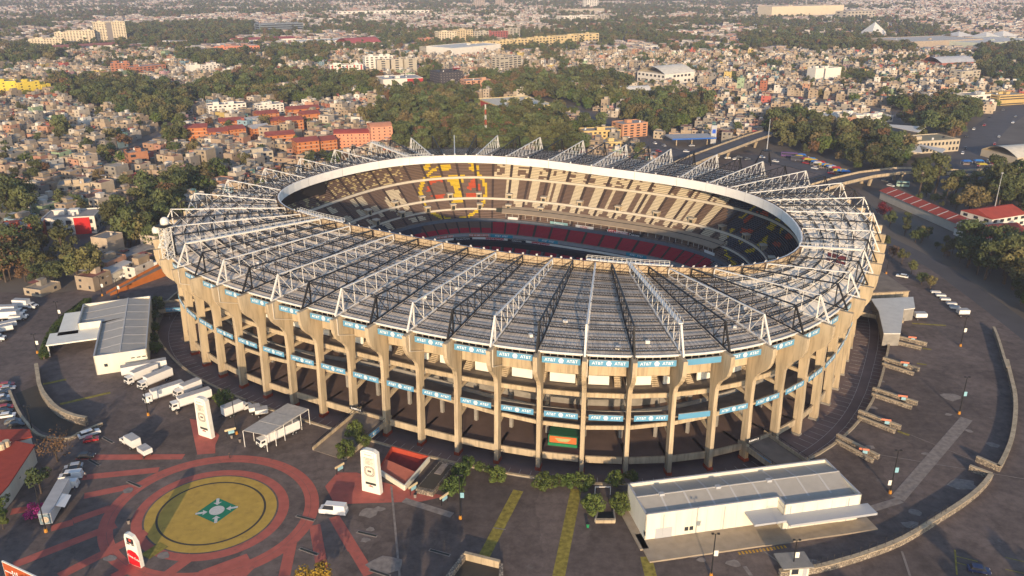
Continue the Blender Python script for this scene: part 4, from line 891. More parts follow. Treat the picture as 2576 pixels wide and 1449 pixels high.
# ================================================================ plaza buildings
def rectframe(A, B): d = B-A; return (A.x, A.y, 0), math.atan2(d.y, d.x), d.length
roof_grey = mat('hall_roof', (.42,.385,.33), .6, .08, .5); roof_line = mat('roof_line', (.52,.50,.47), .6, 0); plinth_m = mat('plinth', (.33,.27,.2), .9, .15, .5); wht = mat('hall_white', (.72,.68,.56), .7, .10, .5, streak=(1,1,.12)); grey_cap = mat('grey_cap', (.40,.41,.43), .6, 0); hazard = mat('hazard', (.5,.28,.03), .8, .6, 6)
def to_local(e, p):
    d = Vector((p[0], p[1], 0))-Vector((e.location.x, e.location.y, 0)); c, s = math.cos(e.rotation_euler.z), math.sin(e.rotation_euler.z); return Vector((d.x*c+d.y*s, -d.x*s+d.y*c, 0))
def poly_hall(e, P, h, wall, name='wall'):   # outline walls with parapet
    n = len(P)
    for i in range(n):
        a, b = P[i], P[(i+1) % n]; d = (b-a).normalized(); t = Vector((-d.y, d.x, 0))*.3
        MB().add([tuple(a), tuple(b), tuple(b+t), tuple(a+t)]+[(p.x, p.y, h) for p in (a, b, b+t, a+t)], [(0,1,5,4),(1,2,6,5),(2,3,7,6),(3,0,4,7),(4,5,6,7)]).build(name, wall, e)
        MB().beam((*(a+t/2).xy, h+.06), (*(b+t/2).xy, h+.06), .42, .12).build('parapet_cap', grey_cap, e)
z7 = 7.2
D_, C_ = G(*c2(2270,1065), z7), G(*c3(1360,860), z7); A_ = G(*c2(2060,785), z7)
d = (C_-D_); d.z = 0; ang = math.atan2(d.y, d.x)
H1 = empty('exhibition_hall', (D_.x, D_.y, 0), ang, 'long white gabled hall with grey roof standing right of the plaza trees', 'building')
Lm = d.length; Dp = to_local(H1, A_).y; q1 = to_local(H1, G(*c3(755,880), z7)); q2 = to_local(H1, G(*c3(845,982), z7)); yb_ = q1.y
P = [Vector((0,yb_,0)), Vector((q2.x,yb_,0)), Vector((q2.x,0,0)), Vector((Lm,0,0)), Vector((Lm,Dp,0)), Vector((0,Dp,0))]
yb0 = (yb_+0)/1; poly_hall(H1, P, z7, wht)
yr = yb_+(Dp-yb_)*.52
for nm, quad_ in (('roof_slope', [(0,yb_,6.3),(Lm,yb_,6.3),(Lm,yr,7.5),(0,yr,7.5)]), ('roof_slope', [(0,yr,7.5),(Lm,yr,7.5),(Lm,Dp,6.3),(0,Dp,6.3)]), ('roof_slope', [(q2.x,.2,6.1),(Lm,.2,6.1),(Lm,yb_,6.3),(q2.x,yb_,6.3)])):
    MB().add([(x+(.15 if x < 1 else -.15), y, z) for x, y, z in quad_], [(0,1,2,3)]).build(nm, roof_grey, H1)
for j in range(1, 9):
    x = Lm*j/9
    for (ya, za, yb2, zb) in ((yb_,6.33,yr,7.53),(yr,7.53,Dp,6.33)): MB().beam((x,ya+.2,za), (x,yb2-.2 if yb2 > ya else yb2,zb), .45, .05).build('roof_joint', roof_line, H1)
MB().beam((0,yr,7.55), (Lm,yr,7.55), .3, .1).build('ridge', roof_line, H1)
MB().box(((q2.x+Lm)/2+.8, -1.9, 4.3), (Lm-q2.x+2.4, 3.8, .55)).build('canopy', grey_cap, H1); MB().box((q2.x-4.2, yb_/2-1.0, 4.3), (8.0, yb_+2.2, .5)).build('canopy', grey_cap, H1)
MB().box((Lm/2+.6, -1.0+yb_/2, .2), (Lm+4, yb_+6.5, .4)).build('plinth', plinth_m, H1); MB().box((-1.0, Dp/2, .2), (2, Dp, .4)).build('plinth', plinth_m, H1)
for j in range(1, 14):
    xx = Lm*j/14; MB().box((xx, (yb_ if xx < q2.x else 0)-.02, 3.4), (.05,.06,6.6)).build('panel_joint', grey_cap, H1)
    if j % 4 == 1: MB().box((xx+.6, (yb_ if xx < q2.x else 0)-.08, 3.4), (.16,.16,6.6)).build('downpipe', grey_cap, H1)
for x in (6, 20, 33): MB().box((x, Dp*.6, 7.5), (1.2,1.0,.9)).build('roof_vent', grey_cap, H1)
for x, y, w, hgt, z in ((10,yb_,.9,1.0,1.9),(11.2,yb_,.9,1.0,1.9),(Lm-7,0,1.8,1.4,2.2)): MB().box((x,y-.03,z), (w,.12,hgt)).build('window', glass_dark, H1)
MB().box((4.5,yb_-.03,1.7), (4,.12,2.6)).build('roller_door', grey_cap, H1); MB().box((Lm-3,-.03,1.8), (4,.12,2.8)).build('roller_door', wht, H1); MB().box((-.03,3,2.2), (.12,.8,1.0)).build('window', glass_dark, H1)
for s in range(14): MB().box((q2.x-13+s*.85,-5.2+yb_*.0,.03), (.42,.9,.05)).build('hazard_stripe', hazard, H1)
# left hall
z6 = 6.6; D_, C_ = G(*c4(675,1225), z6), G(*c4(1060,1170), z6); A_ = G(*c4(630,848), z6); d = C_-D_
H2 = empty('gabled_hall', (D_.x, D_.y, 0), math.atan2(d.y, d.x), 'white hall with grey gabled roof and porch left of the stadium', 'building'); Lm = d.length; Dp = to_local(H2, G(*c4(1055,790), z6)).y; 
nx = to_local(H2, G(*c4(715,968), z6)); px = to_local(H2, G(*c4(635,965), z6)); xl = px.x-3
P = [Vector((0,0,0)), Vector((Lm,0,0)), Vector((Lm,Dp,0)), Vector((xl,Dp,0)), Vector((xl,nx.y,0)), Vector((0,nx.y,0))]
poly_hall(H2, P, z6, wht); xr = Lm*.50
for qd in ([(0,0,5.7),(xr,0,6.9),(xr,nx.y,6.9),(0,nx.y,5.7)], [(xl,nx.y,5.5),(xr,nx.y,6.9),(xr,Dp,6.9),(xl,Dp,5.5)], [(xr,0,6.9),(Lm,0,5.7),(Lm,Dp,5.7),(xr,Dp,6.9)]): MB().add(qd, [(0,1,2,3)]).build('roof_slope', roof_grey, H2)
for j in range(1, 7):
    y = Dp*j/7; MB().beam((.3 if y < nx.y else xl+.3,y,5.8), (xr,y,6.93), .4, .05).build('roof_joint', roof_line, H2); MB().beam((xr,y,6.93), (Lm-.3,y,5.8), .4, .05).build('roof_joint', roof_line, H2)
MB().beam((xr,0,6.95), (xr,Dp,6.95), .35, .1).build('ridge', roof_line, H2)
MB().box((xl-3.2, (nx.y+Dp)/2-2, 4.1), (6.4, Dp-nx.y+2, .45)).build('porch_roof', white_wall, H2); MB().box(((xl-6)/2, nx.y-5, 4.1), (-xl+6+6, 10, .45)).build('porch_roof', white_wall, H2)
for x, y in ((xl-8.5,nx.y-9.7),(xl-8.5,nx.y-2),(-.6,nx.y-9.7)): MB().tube((x,y,0), (x,y,4), .22, n=8).build('post', white_steel, H2)
for x in (Lm*.72, Lm*.83, Lm*.93): MB().box((x,-.03,4.2), (1.1,.12,.35)).build('window', glass_dark, H2)
MB().box((Lm*.2,-.03,3.0), (1.0,.12,1.0)).build('window', glass_dark, H2)
# red roofed buildings on the left edge
tile_red = mat('red_roof', (.34,.052,.03), .85, .15, .7)
def flat_building(name, pts, h, wall, roof, label, cat='building', z=0, over=.4):
    c = sum((Vector((p[0], p[1], 0)) for p in pts), Vector())/len(pts); e = empty(name, (c.x, c.y, z), 0, label, cat); L = [Vector((p[0]-c.x, p[1]-c.y, 0)) for p in pts]
    if sum(L[i].cross(L[(i+1) % len(L)]).z for i in range(len(L))) < 0: L = L[::-1]
    MB().prism([(p.x, p.y) for p in L], 0, h).build('wall', wall, e); MB().prism([(p.x*(1+over/p.length), p.y*(1+over/p.length)) for p in L], h+.003, h+.35).build('roof', roof, e); return e
def gp(f, pts, z=0): return [G(*f(*p), z) for p in pts]
b1 = flat_building('red_roof_building', gp(c1, [(-60,400),(205,395),(225,445),(130,470),(-60,480)], 4.2), 4.2, white_wall, tile_red, 'white building with flat red roof at the left edge, farther one')
b2 = flat_building('red_roof_building', gp(c1, [(95,482),(245,515),(60,790),(0,860),(-120,980),(-160,700)], 4.6), 4.6, wht, tile_red, 'long building with curved red roof at the left edge, nearer one', over=.6)
for bb, x0 in ((b1, 6.0),): MB().box((x0,-3.4,2.4), (2.6,.2,1.2)).build('window', glass_dark, bb)
for q in ((15,530),(50,510)):
    p = to_local(b2, G(*c1(*q), 4.9)); MB().tube((p.x,p.y,4.95), (p.x,p.y,6.6), .9, n=10).build('water_tank', mat('tank_cream', (.55,.45,.3), .6), b2)
# metal canopy over the parked truck
CP = gp(c1, [(1760,398),(2085,200),(2235,240),(1925,432)], 5.0); e = empty('truck_canopy', (CP[0].x, CP[0].y, 0), 0, 'open metal canopy on thin white posts covering a parked truck', 'canopy')
o = CP[0]; vs_ = [(p.x-o.x, p.y-o.y) for p in CP]
for j in range(3):
    t0, t1 = j/3+.004, (j+1)/3-.004; L2 = lambda a, b, t: (a[0]+(b[0]-a[0])*t, a[1]+(b[1]-a[1])*t)
    MB().prism([L2(vs_[0],vs_[1],t0), L2(vs_[0],vs_[1],t1), L2(vs_[3],vs_[2],t1), L2(vs_[3],vs_[2],t0)], 5.0+.05*(j % 2), 5.15+.05*(j % 2)).build('roof_sheet', mat('canopy_sheet', (.42,.40,.37), .6, .15, .8), e)
for a, b in ((0,1),(3,2)):
    for t in (0, .2, .4, .6, .8, 1): p = L2(vs_[a], vs_[b], t); MB().beam((*p, 0), (*p, 5.0), .16).build('post', white_steel, e)
for a, b in ((0,1),(3,2)): MB().beam((*vs_[a], 4.9), (*vs_[b], 4.9), .14).build('rail', white_steel, e)
# sunken red ticket box and stone planter in front of the columns
RB = gp(c2, [(395,517),(665,590),(485,800),(300,680)], 1.2); o = sum(RB, Vector())/4; e = empty('ticket_box', (o.x, o.y, 0), 0, 'open red walled box beside the right totem', 'building'); q = [(p.x-o.x, p.y-o.y) for p in RB]
red_in = mat('red_render', (.40,.06,.03), .85, .15, .6); red_fl = mat('red_floor', (.20,.028,.025), .85, .2, .6)
MB().prism(q, -.5, .08).build('floor', red_fl, e)
for i, m_ in ((0, red_in), (1, wht), (2, wht), (3, red_in)):
    a, b = Vector((*q[i], 0)), Vector((*q[(i+1) % 4], 0)); MB().beam(a+Vector((0,0,.75)), b+Vector((0,0,.75)), .35, 1.5).build('wall', m_, e)
sl = [L2(q[3], q[0], .05), L2(q[3], q[0], .45), L2(q[2], q[1], .45), L2(q[2], q[1], .05)]
MB().prism(sl, [.6,1.3,1.3,.6], [.75,1.45,1.45,.75]).build('sloped_roof', mat('pale_red_roof', (.45,.14,.09), .8, .12, .6), e)
SP = gp(c2, [(565,815),(745,608),(852,632),(690,842)], 1.4); o = sum(SP, Vector())/4; e = empty('stone_planter', (o.x, o.y, 0), 0, 'stone walled skylight block beside the red ticket box', 'planter'); q = [(p.x-o.x, p.y-o.y) for p in SP]
MB().prism(q, 0, 1.3).build('stone_base', stone, e); MB().prism([(x*.85, y*.85) for x, y in q], 1.303, 1.4).build('top', MATS['dark_band'], e)
MB().prism([L2(L2(q[0],q[1],a), L2(q[3],q[2],a), b) for a, b in ((.55,.3),(.9,.3),(.9,.7),(.55,.7))], 1.404, 1.55).build('slab', pale, e)
# underpass portal at the bottom edge
UP = gp(c2, [(920,1292),(1175,1355),(1165,1460),(800,1460)], 1.2)
e = empty('underpass_portal', (UP[0].x, UP[0].y, 0), 0, 'stone flanked underpass portal with pale lintel at the bottom edge', 'portal'); o = UP[0]; q = [Vector((p.x-o.x, p.y-o.y, 0)) for p in UP]
MB().beam(q[0]+Vector((0,0,.9)), q[1]+Vector((0,0,.9)), .8, 1.8).build('lintel', concrete, e)
MB().beam(q[0]+Vector((0,0,.7)), q[3]+Vector((-1,-2,.7)), .9, 1.4).build('flank_wall', stone, e); MB().beam(q[1]+Vector((.3,0,.6)), q[2]+Vector((.6,-3,.6)), .9, 1.2).build('flank_wall', stone, e)
MB().add([(p.x, p.y, .03) for p in (q[0], q[3], q[2], q[1])], [(0,1,2,3)]).build('portal_shade', MATS['dark_band'], e)  # flat dark sheet stands in for the shade inside the underpass
# gate booth
bo = G(*c3(880,1420)); e = empty('gate_booth', bo, .1, 'small gate booth with flat roof beside the curved stone wall', 'booth')
MB().box((0,0,1.3), (4.2,3.2,2.6)).build('wall', wht, e); MB().box((-.6,.3,2.8), (6.8,5.0,.35)).build('roof', concrete_grey, e); MB().box((-1.0,-1.62,1.5), (1.5,.1,1.3)).build('window', glass_dark, e); MB().box((1.2,-1.62,1.2), (.9,.1,2.2)).build('door', grey_cap, e)
# stone walls
def W_(f, pts, h, lab, th=.7, group=None): return wall_path('stone_wall', gp(f, pts), h, th, stone, lab, 'wall', cap=True, group=group)
def smooth(pts, n=4):
    out = []
    for i in range(len(pts)-1):
        p0, p1, p2, p3 = pts[max(0,i-1)], pts[i], pts[i+1], pts[min(len(pts)-1,i+2)]
        for j in range(n):
            t = j/n; out.append(tuple(.5*((2*p1[k])+(-p0[k]+p2[k])*t+(2*p0[k]-5*p1[k]+4*p2[k]-p3[k])*t*t+(-p0[k]+3*p1[k]-3*p2[k]+p3[k])*t**3) for k in (0,1)))
    return out+[pts[-1]]
WLOW = 1.5
W_(c3, smooth([(2290,748),(2220,835),(2100,935),(1900,1065),(1650,1215),(1400,1315),(1100,1405),(900,1440),(760,1455)]), 1.5, 'long curved stone wall sweeping round the lot at bottom right', .9)
W_(c3, smooth([(2405,-90),(2440,60),(2462,160),(2466,300),(2440,480),(2390,610),(2345,692)]), 1.5, 'curved stone wall along the right side of the lot', .9)
W_(c6, smooth([(2310,1040),(2345,1130),(2390,1280),(2410,1340)]), 1.6, 'straight wall with fence at the upper right lot', .6)
W_(c3, [(2185,618),(2355,692)], 1.5, 'short stone wall at the right lot entrance, farther one'); W_(c3, [(2135,684),(2295,745)], 1.5, 'short stone wall at the right lot entrance, nearer one')
for j, (f, a, b) in enumerate([(c6,(1530,1078),(1830,1150)),(c6,(1512,1255),(1775,1335)),(c3,(1437,110),(1760,215)),(c3,(1335,275),(1640,390)),(c3,(1178,450),(1480,605))]):
    o_ = ('first','second','third','fourth','fifth')[j]
    W_(f, [a, b], 1.2, 'stone stair wall descending to the sunken road, %s from the top of the right lot' % o_, .8, 'stair walls on the right lot'); W_(f, [(a[0]-6,a[1]+36), (b[0]-40,b[1]+28)], 1.0, 'low stone wall lining the steps below the %s stair wall' % o_, .6, 'low stair walls on the right lot')
    q = G(*f(b[0]-110, b[1]-25)); e = empty('parking_sign', q, -.3, 'small red and white sign on the %s stair wall of the right lot' % o_, 'sign', 'signs on stair walls')
    MB().box((0,0,2.1), (2.6,.15,.55)).build('panel', mat('sign_salmon', (.6,.2,.12), .7), e); MB().box((.3,-.05,1.3), (1.2,.12,.9)).build('lower_panel', mat('sign_blue', (.25,.45,.52), .7), e); MB().beam((0,0,0), (0,0,2), .12).build('post', black_steel, e)
W_(c1, smooth([(272,-40),(285,40),(300,120),(350,205),(430,285),(540,335),(635,355)]), 2.4, 'curved stone retaining wall of the sunken driveway at left', .9); W_(c1, smooth([(560,440),(650,400),(745,360)]), .9, 'low stone wall closing the sunken driveway', .5); W_(c1, smooth([(70,120),(130,260),(200,360),(300,450),(480,470),(560,442)]), .8, 'low curved kerb wall on the left of the sunken driveway', .5)
sheet('driveway_floor', gp(c1, [(110,130),(280,60),(310,150),(360,230),(440,300),(620,370),(540,430),(420,440),(300,400),(200,320)]), .03, dk_band)
# chain link fence on the curved wall
fp = [G(*c3(*p)) for p in smooth([(1960,1025),(1700,1180),(1400,1312),(1100,1402),(960,1432)], 5)]; e = empty('chain_fence', fp[0], 0, 'wire fence with thin posts along the curved stone wall', 'fence')
for a, b in zip(fp, fp[1:]):
    A2, B2 = a-fp[0], b-fp[0]; MB().beam(A2+Vector((0,0,1.5)), A2+Vector((0,0,3.6)), .07).build('post', chass, e)
    for zz in (2.2, 2.9, 3.55): MB().beam(A2+Vector((0,0,zz)), B2+Vector((0,0,zz)), .03).build('wire', chass, e)
# food trailer with awning at left
p0, p1 = G(*c1(340,1085)), G(*c1(480,830)); d = p1-p0; e = empty('food_trailer', (p0+p1)/2, math.atan2(d.y, d.x), 'long white food trailer with painted front beside the pink bush', 'trailer'); L_ = d.length
MB().box((0,0,1.9), (L_,2.6,2.8)).build('body', vwhite, e); MB().box((0,0,3.35), (L_+.2,2.8,.12)).build('roof', vroof, e); MB().box((-L_/2-.03,0,1.9), (.08,2.5,2.6)).build('painted_front', mat('mural', (.16,.22,.26), .7, .6, 2), e)
MB().tube((-L_/2-.1,0,1.7), (-L_/2-.02,0,1.7), .8, n=12).build('round_print', mat('mural_cream', (.5,.4,.3), .7, .5, 3), e); MB().add([(-4,-1.4,3.2),(1,-1.4,3.2),(1,-3.4,2.5),(-4,-3.4,2.5)], [(0,1,2,3)]).build('awning', vwhite, e); wheels(e, (-1,.2), 2.5, .8)
# building right of the sunken road, orange ramp and sheds on the left
flat_building('service_building', gp(c6, [(1430,815),(1730,800),(1740,880),(1660,890),(1640,1060),(1520,1060),(1490,900)], 4.5), 4.5, concrete_grey, mat('white_roof', (.62,.60,.55), .6, .1, .4), 'grey service building with white roof beside the sunken road')
flat_building('entrance_platform', gp(c6, [(1340,600),(1480,590),(1705,745),(1400,760)], 4.6), 4.2, concrete, floor_m, 'raised brown entrance platform at the right end of the stadium', 'platform')
RMP = gp(c4, [(770,770),(850,728),(1205,570),(1210,600),(1215,628),(960,745)], 0); orm = mat('orange_render', (.50,.16,.035), .8, .12, .5)
e = empty('orange_ramp', RMP[0], 0, 'orange walled pedestrian ramp rising behind the left hall', 'ramp'); q = [p-RMP[0] for p in gp(c4, [(770,772),(1215,590)])]; q2_ = [p-RMP[0] for p in gp(c4, [(800,785),(1240,628)])]
MB().add([tuple(q[0]), tuple(q[1]+Vector((0,0,3.2))), tuple(q2_[1]+Vector((0,0,3.2))), tuple(q2_[0])], [(0,1,2,3)]).build('ramp_deck', floor_m, e)
for a, b in ((q[0],q[1]),(q2_[0],q2_[1])): MB().add([tuple(a-Vector((0,0,.2))), tuple(b), tuple(b+Vector((0,0,4.4))), tuple(a+Vector((0,0,1)))], [(0,1,2,3)]).build('side_wall', orm, e)
mb = MB()
flat_building('warehouse', gp(c4, [(660,490),(900,455),(1150,360),(1150,420),(940,490),(770,560)], 4), 3.6, concrete_grey, mat('tin_roof', (.30,.28,.26), .7, .25, .6), 'grey tin roofed sheds below the left trees', 'shed')
flat_building('warehouse', gp(c4, [(715,605),(860,520),(968,545),(770,645)], 4), 3.8, wht, mat('tin_white', (.55,.52,.47), .6, .12, .6), 'white roofed shed with orange base beside the semi truck', 'shed')

# small information boards, stair pit, bins
for i, (f, x, y, rz) in enumerate([(c1,1675,440,.5),(c2,20,705,.9),(c2,550,850,.9),(c2,775,925,.9)]):
    e = empty('info_board', G(*f(x, y)), rz, 'small white and orange notice board %s' % ('left of the metal canopy','beside the ramp at the red paving','left of the stone planter','right of the stone planter')[i], 'sign', 'notice boards'); MB().box((0,0,2.3), (3.0,.18,.6)).build('header', mat('board_cream', (.62,.5,.3), .7), e); MB().box((.2,0,1.5), (1.6,.14,1.0)).build('panel', MATS['sign_blue'], e)
    for x_ in (-1.1, 1.1): MB().beam((x_,0,0), (x_,0,2.2), .1).build('post', black_steel, e)
for i, (f, x, y) in enumerate([(c1,1680,450),(c1,1740,478),(c1,935,1070),(c2,563,880),(c2,1813,1095),(c1,1285,275)]):
    e = empty('litter_bin', G(*f(x, y)), 0, 'small %s litter bin %s' % ('green' if i == 4 else 'grey', ('beside the notice board near the canopy','at the foot of the metal canopy','alone on the plaza below the circle','beside the stone planter','in front of the stair pit','beside the nearest truck cab')[i]), 'bin'); MB().tube((0,0,0), (0,0,1.0), .33, .4, 10).build('body', MATS['shop_green2'] if i == 4 else pale, e); MB().tube((0,0,1.0), (0,0,1.08), .42, .42, 10).build('rim', chass, e)
SPt = gp(c2, [(1885,985),(2000,985),(2010,1060),(1868,1060)]); o = SPt[3]; e = empty('stair_pit', (o.x, o.y, 0), 0, 'stair pit with pale kerb between two round bushes', 'stairs'); q = [(p.x-o.x, p.y-o.y) for p in SPt]
MB().add([(*p, .03) for p in q], [(3,2,1,0)]).build('void', dark_m, e); MB().beam((*q[3], .4), (*q[2], .4), .8, .9).build('kerb', concrete, e)
for a_, b_ in ((q[0],q[3]),(q[1],q[2])): MB().beam((*a_, .5), (*b_, .5), .35, 1.0).build('kerb', concrete_grey, e)
MB().beam((q[0][0], q[0][1]+7, 2.2), (q[1][0], q[1][1]+7, 2.2), .2).build('gate_rail', white_steel, e); MB().beam((q[0][0], q[0][1]+7, 0), (q[0][0], q[0][1]+7, 2.2), .2).build('gate_post', white_steel, e); MB().beam((q[1][0], q[1][1]+7, 0), (q[1][0], q[1][1]+7, 2.2), .2).build('gate_post', white_steel, e)
# people: one continuous skinned body each
def person(p, rz, label, top, leg, stride=.22):
    e = empty('person', p, rz, label, 'person'); V = [(0,0,.95),(0,0,1.2),(0,0,1.42),(0,0,1.52),(0,.02,1.62),(0,.02,1.73),(.19,0,1.40),(.27,.06,1.14),(.26,.16,.92),(-.19,0,1.40),(-.27,-.06,1.14),(-.26,.06,.90),(.10,0,.90),(.11,stride*.6,.50),(.11,stride*.5,.08),(.11,stride*.5+.14,.04),(-.10,0,.90),(-.11,-stride*.3,.50),(-.11,-stride,.10),(-.11,-stride+.13,.04),(.27,.2,.84),(-.27,.1,.82)]
    E = [(0,1),(1,2),(2,3),(3,4),(4,5),(2,6),(6,7),(7,8),(2,9),(9,10),(10,11),(0,12),(12,13),(13,14),(14,15),(0,16),(16,17),(17,18),(18,19),(8,20),(11,21)]; rad = [.15,.15,.14,.055,.085,.07,.06,.048,.038,.06,.048,.038,.085,.06,.045,.04,.085,.06,.045,.04,.03,.03]
    me = bpy.data.meshes.new('body'); me.from_pydata(V, E, []); o = link('body', me, e); sk = o.modifiers.new('skin', 'SKIN')
    for v, r in zip(me.skin_vertices[0].data, rad): v.radius = (r, r)
    me.skin_vertices[0].data[0].use_root = True; o.modifiers.new('sub', 'SUBSURF').render_levels = 1
    me.materials.append(leg)
    dg = bpy.context.evaluated_depsgraph_get(); nm = bpy.data.meshes.new_from_object(o.evaluated_get(dg)); o.modifiers.clear(); o.data = nm; nm.materials.clear()
    for m_ in (leg, top, mat('skin', (.38,.22,.15), .7), mat('hair', (.02,.015,.012), .8)): nm.materials.append(m_)
    for pl in nm.polygons: z = pl.center.z; pl.material_index = 3 if z > 1.68 else 2 if z > 1.48 or (abs(pl.center.x) > .2 and z < .98) else 1 if z > .95 else 0
for f, x, y, rz, lab, tp, lg in [(c1,1665,597,2.0,'person in dark clothes walking on the red ring','black','black'),(c1,622,738,.3,'person in grey standing behind the white panel van','grey','black'),(c1,548,838,1.2,'person in dark blue beside the food trailer','blue','grey'),(c1,572,800,2.6,'person in white behind the minibus','white','blue')]: person(G(*f(x, y)), rz, lab, paints[tp], paints[lg])
# ================================================================ trees
bark = mat('bark', (.09,.065,.045), .95, .2, 2)
LEAF = {'green': mat('foliage', (.080,.098,.034), .8, .25, .35, rnd=.38), 'olive': mat('foliage_olive', (.14,.12,.045), .8, .25, .35, rnd=.25), 'bright': mat('foliage_bright', (.075,.11,.022), .75, .2, .6, rnd=.2), 'brown': mat('foliage_brown', (.15,.085,.04), .85, .2, .5), 'red': mat('foliage_red', (.13,.012,.02), .8, .2, .5), 'pink': mat('foliage_pink', (.30,.02,.15), .8, .2, .8), 'yellow': mat('foliage_yellow', (.30,.19,.02), .8, .2, .6)}
def crown_mesh(seed, H, RX, n, leaf, base=.28, lobes=16, m='green', open_=1.):
    r = np.random.default_rng(seed); mb = MB(); zc = H*(base+1)/2; rz = H*(1-base)/2
    L = []
    for i in range(lobes):
        a = r.uniform(0, 2*np.pi); h = r.uniform(-.75, .9); rr = math.sqrt(max(.05, 1-h*h))*r.uniform(.35, .8)
        L.append((math.cos(a)*rr*RX, math.sin(a)*rr*RX, zc+h*rz*.78, r.uniform(.28, .48)*RX))
    for i in range(n):
        lx, ly, lz, lr = L[i % lobes]; v = r.normal(size=3); v /= np.linalg.norm(v); q = lr*r.uniform(.55, 1.0)**.5*open_
        c = np.array([lx, ly, lz])+v*q*np.array([1, 1, .8]); nrm = v*.9+r.normal(size=3)*.45+np.array([0, 0, .25]); nrm /= np.linalg.norm(nrm)
        t = np.cross(nrm, r.normal(size=3)); t /= np.linalg.norm(t)+1e-9; b = np.cross(nrm, t); s = leaf*r.uniform(.6, 1.25); s2 = s*r.uniform(.55, .9)
        mb.add([tuple(c+t*s), tuple(c+b*s2*.6+t*s*.1), tuple(c-t*s), tuple(c-b*s2)], [(0,1,2,3)])
    return mb, L
def trunk_mesh(seed, H, L, rad):
    r = random.Random(seed); mb = MB(); f = (r.uniform(-.2,.2), r.uniform(-.2,.2), H*.34); mb.tube((0,0,-.2), f, rad, rad*.7, 7)
    for i in range(0, len(L), 3): mb.tube(f, (L[i][0]*.8, L[i][1]*.8, L[i][2]), rad*.5, rad*.12, 5)
    return mb
class TV: pass
def variant(seed, H, RX, n, leaf, m, **kw):
    t = TV(); mb, L = crown_mesh(seed, H, RX, n, leaf, m=m, **kw); t.H = H; t.RX = RX; t.crown = mb.mesh('crown', LEAF[m]); tm = trunk_mesh(seed, H, L, H*.03); t.trunk = tm.mesh('trunk', bark); t.kind = m; return t
NEARV = []
NEARV += [variant(11, 10, 4.2, 1300, .42, 'green'), variant(12, 11, 3.6, 1300, .40, 'green', base=.22), variant(13, 9, 4.6, 1400, .42, 'green', lobes=20), variant(14, 10, 3.9, 1200, .42, 'olive'), variant(15, 12, 3.8, 1300, .42, 'green', lobes=22, base=.18), variant(16, 9, 4.2, 900, .40, 'brown', open_=1.15)]
BUSH = variant(21, 4.2, 2.6, 1500, .24, 'bright', base=.04, lobes=16); BUSH2 = variant(22, 3.0, 2.2, 1000, .24, 'bright', base=.02)
REDV = variant(23, 9, 4.4, 1500, .36, 'red', base=.06, lobes=18); PINK = variant(24, 4, 3.0, 900, .26, 'pink', base=.04); YEL = variant(25, 8, 4, 1200, .32, 'yellow'); BARE = variant(26, 8.5, 4.6, 520, .30, 'brown', open_=1.2); ROUND = variant(27, 4, 1.9, 800, .22, 'bright', base=.3, lobes=10)
def tree(v, p, s, label, group=None, name='tree', rz=None):
    e = empty(name, (p[0], p[1], p[2] if len(p) > 2 else 0), random.uniform(0, 6.28) if rz is None else rz, label, 'bush' if name == 'bush' else 'tree', group); e.scale = (s, s, s*random.uniform(.9, 1.1))
    link('trunk', v.trunk, e); link('crown', v.crown, e); return e
for x, y, f, s, v, lab in [(130,440,c2,1.1,BUSH,'leafy bush left of the two above the red ticket box'),(60,585,c2,1.15,BUSH,'dense bush right behind the left shoulder of the right totem'),(190,500,c2,.9,BUSH,'bush squeezed between ramp and red ticket box'),
 (950,655,c2,.8,BUSH,'topmost bush in the arc right of the stone planter'),(1030,680,c2,.7,BUSH2,'small bush second in the arc right of the stone planter'),(1095,705,c2,.7,BUSH2,'small bush third in the arc right of the stone planter'),(1160,765,c2,1.0,BUSH,'round bush ending the arc right of the stone planter'),(840,850,c2,1.25,BUSH,'large bush lowest in the arc beside the stone planter'),(890,740,c2,1.0,BUSH,'bush in the middle left of the arc beside the stone planter'),
 (1495,820,c2,1.15,BUSH,'large bush leftmost in the row before the central columns'),(1600,795,c2,.85,BUSH,'bush second in the row before the central columns'),(1685,800,c2,.9,BUSH,'bush third in the row before the central columns'),(1785,815,c2,1.15,BUSH,'dark bush fourth in the row before the central columns'),(1845,985,c2,1.2,BUSH,'round bush left of the stair pit beside the white hall'),(2045,985,c2,1.15,BUSH,'round bush right of the stair pit beside the white hall'),(2015,790,c2,1.0,BUSH,'bush behind the left corner of the white hall'),(2130,760,c2,.9,BUSH2,'low bush behind the back wall of the white hall'),
 (1620,215,c1,1.25,BUSH,'big round bush between the left totem and the white box truck'),(255,1025,c1,.95,PINK,'pink flowering bush beside the food trailer'),(1130,1190,c4,1.0,BUSH,'bright bush between the left hall and the sunken road'),(1110,1120,c4,1.1,BUSH2,'dark bush right of the left hall'),(1115,1040,c4,1.2,BUSH2,'second dark bush right of the left hall'),(1110,960,c4,1.3,BUSH2,'third dark bush right of the left hall'),(1140,890,c4,1.3,BUSH,'large bush at the back corner of the left hall')]:
    tree(v, G(*f(x, y)), s, lab, 'bushes around the plaza', 'bush')
tree(BARE, G(*c1(420,620)), 1.05, 'half bare brown tree beside the red roofed building'); tree(NEARV[0], G(*c1(300,850)), .78, 'dark green tree above the food trailer'); tree(YEL, G(*c1(2300,1560)), 1.0, 'yellow autumn tree cut off by the bottom edge')
for x, y in ((165,715),(115,805),(40,935),(25,985),(20,1060),(25,1110)): tree(ROUND, G(*c1(x, y)), .95, 'small clipped round tree before the curved red roof, %s' % ('upper', 'lower')[y > 750] if y < 900 else 'small round tree at the left edge, %s of four' % {935:'first',985:'second',1060:'third',1110:'fourth'}[y], 'small round trees at the left edge')

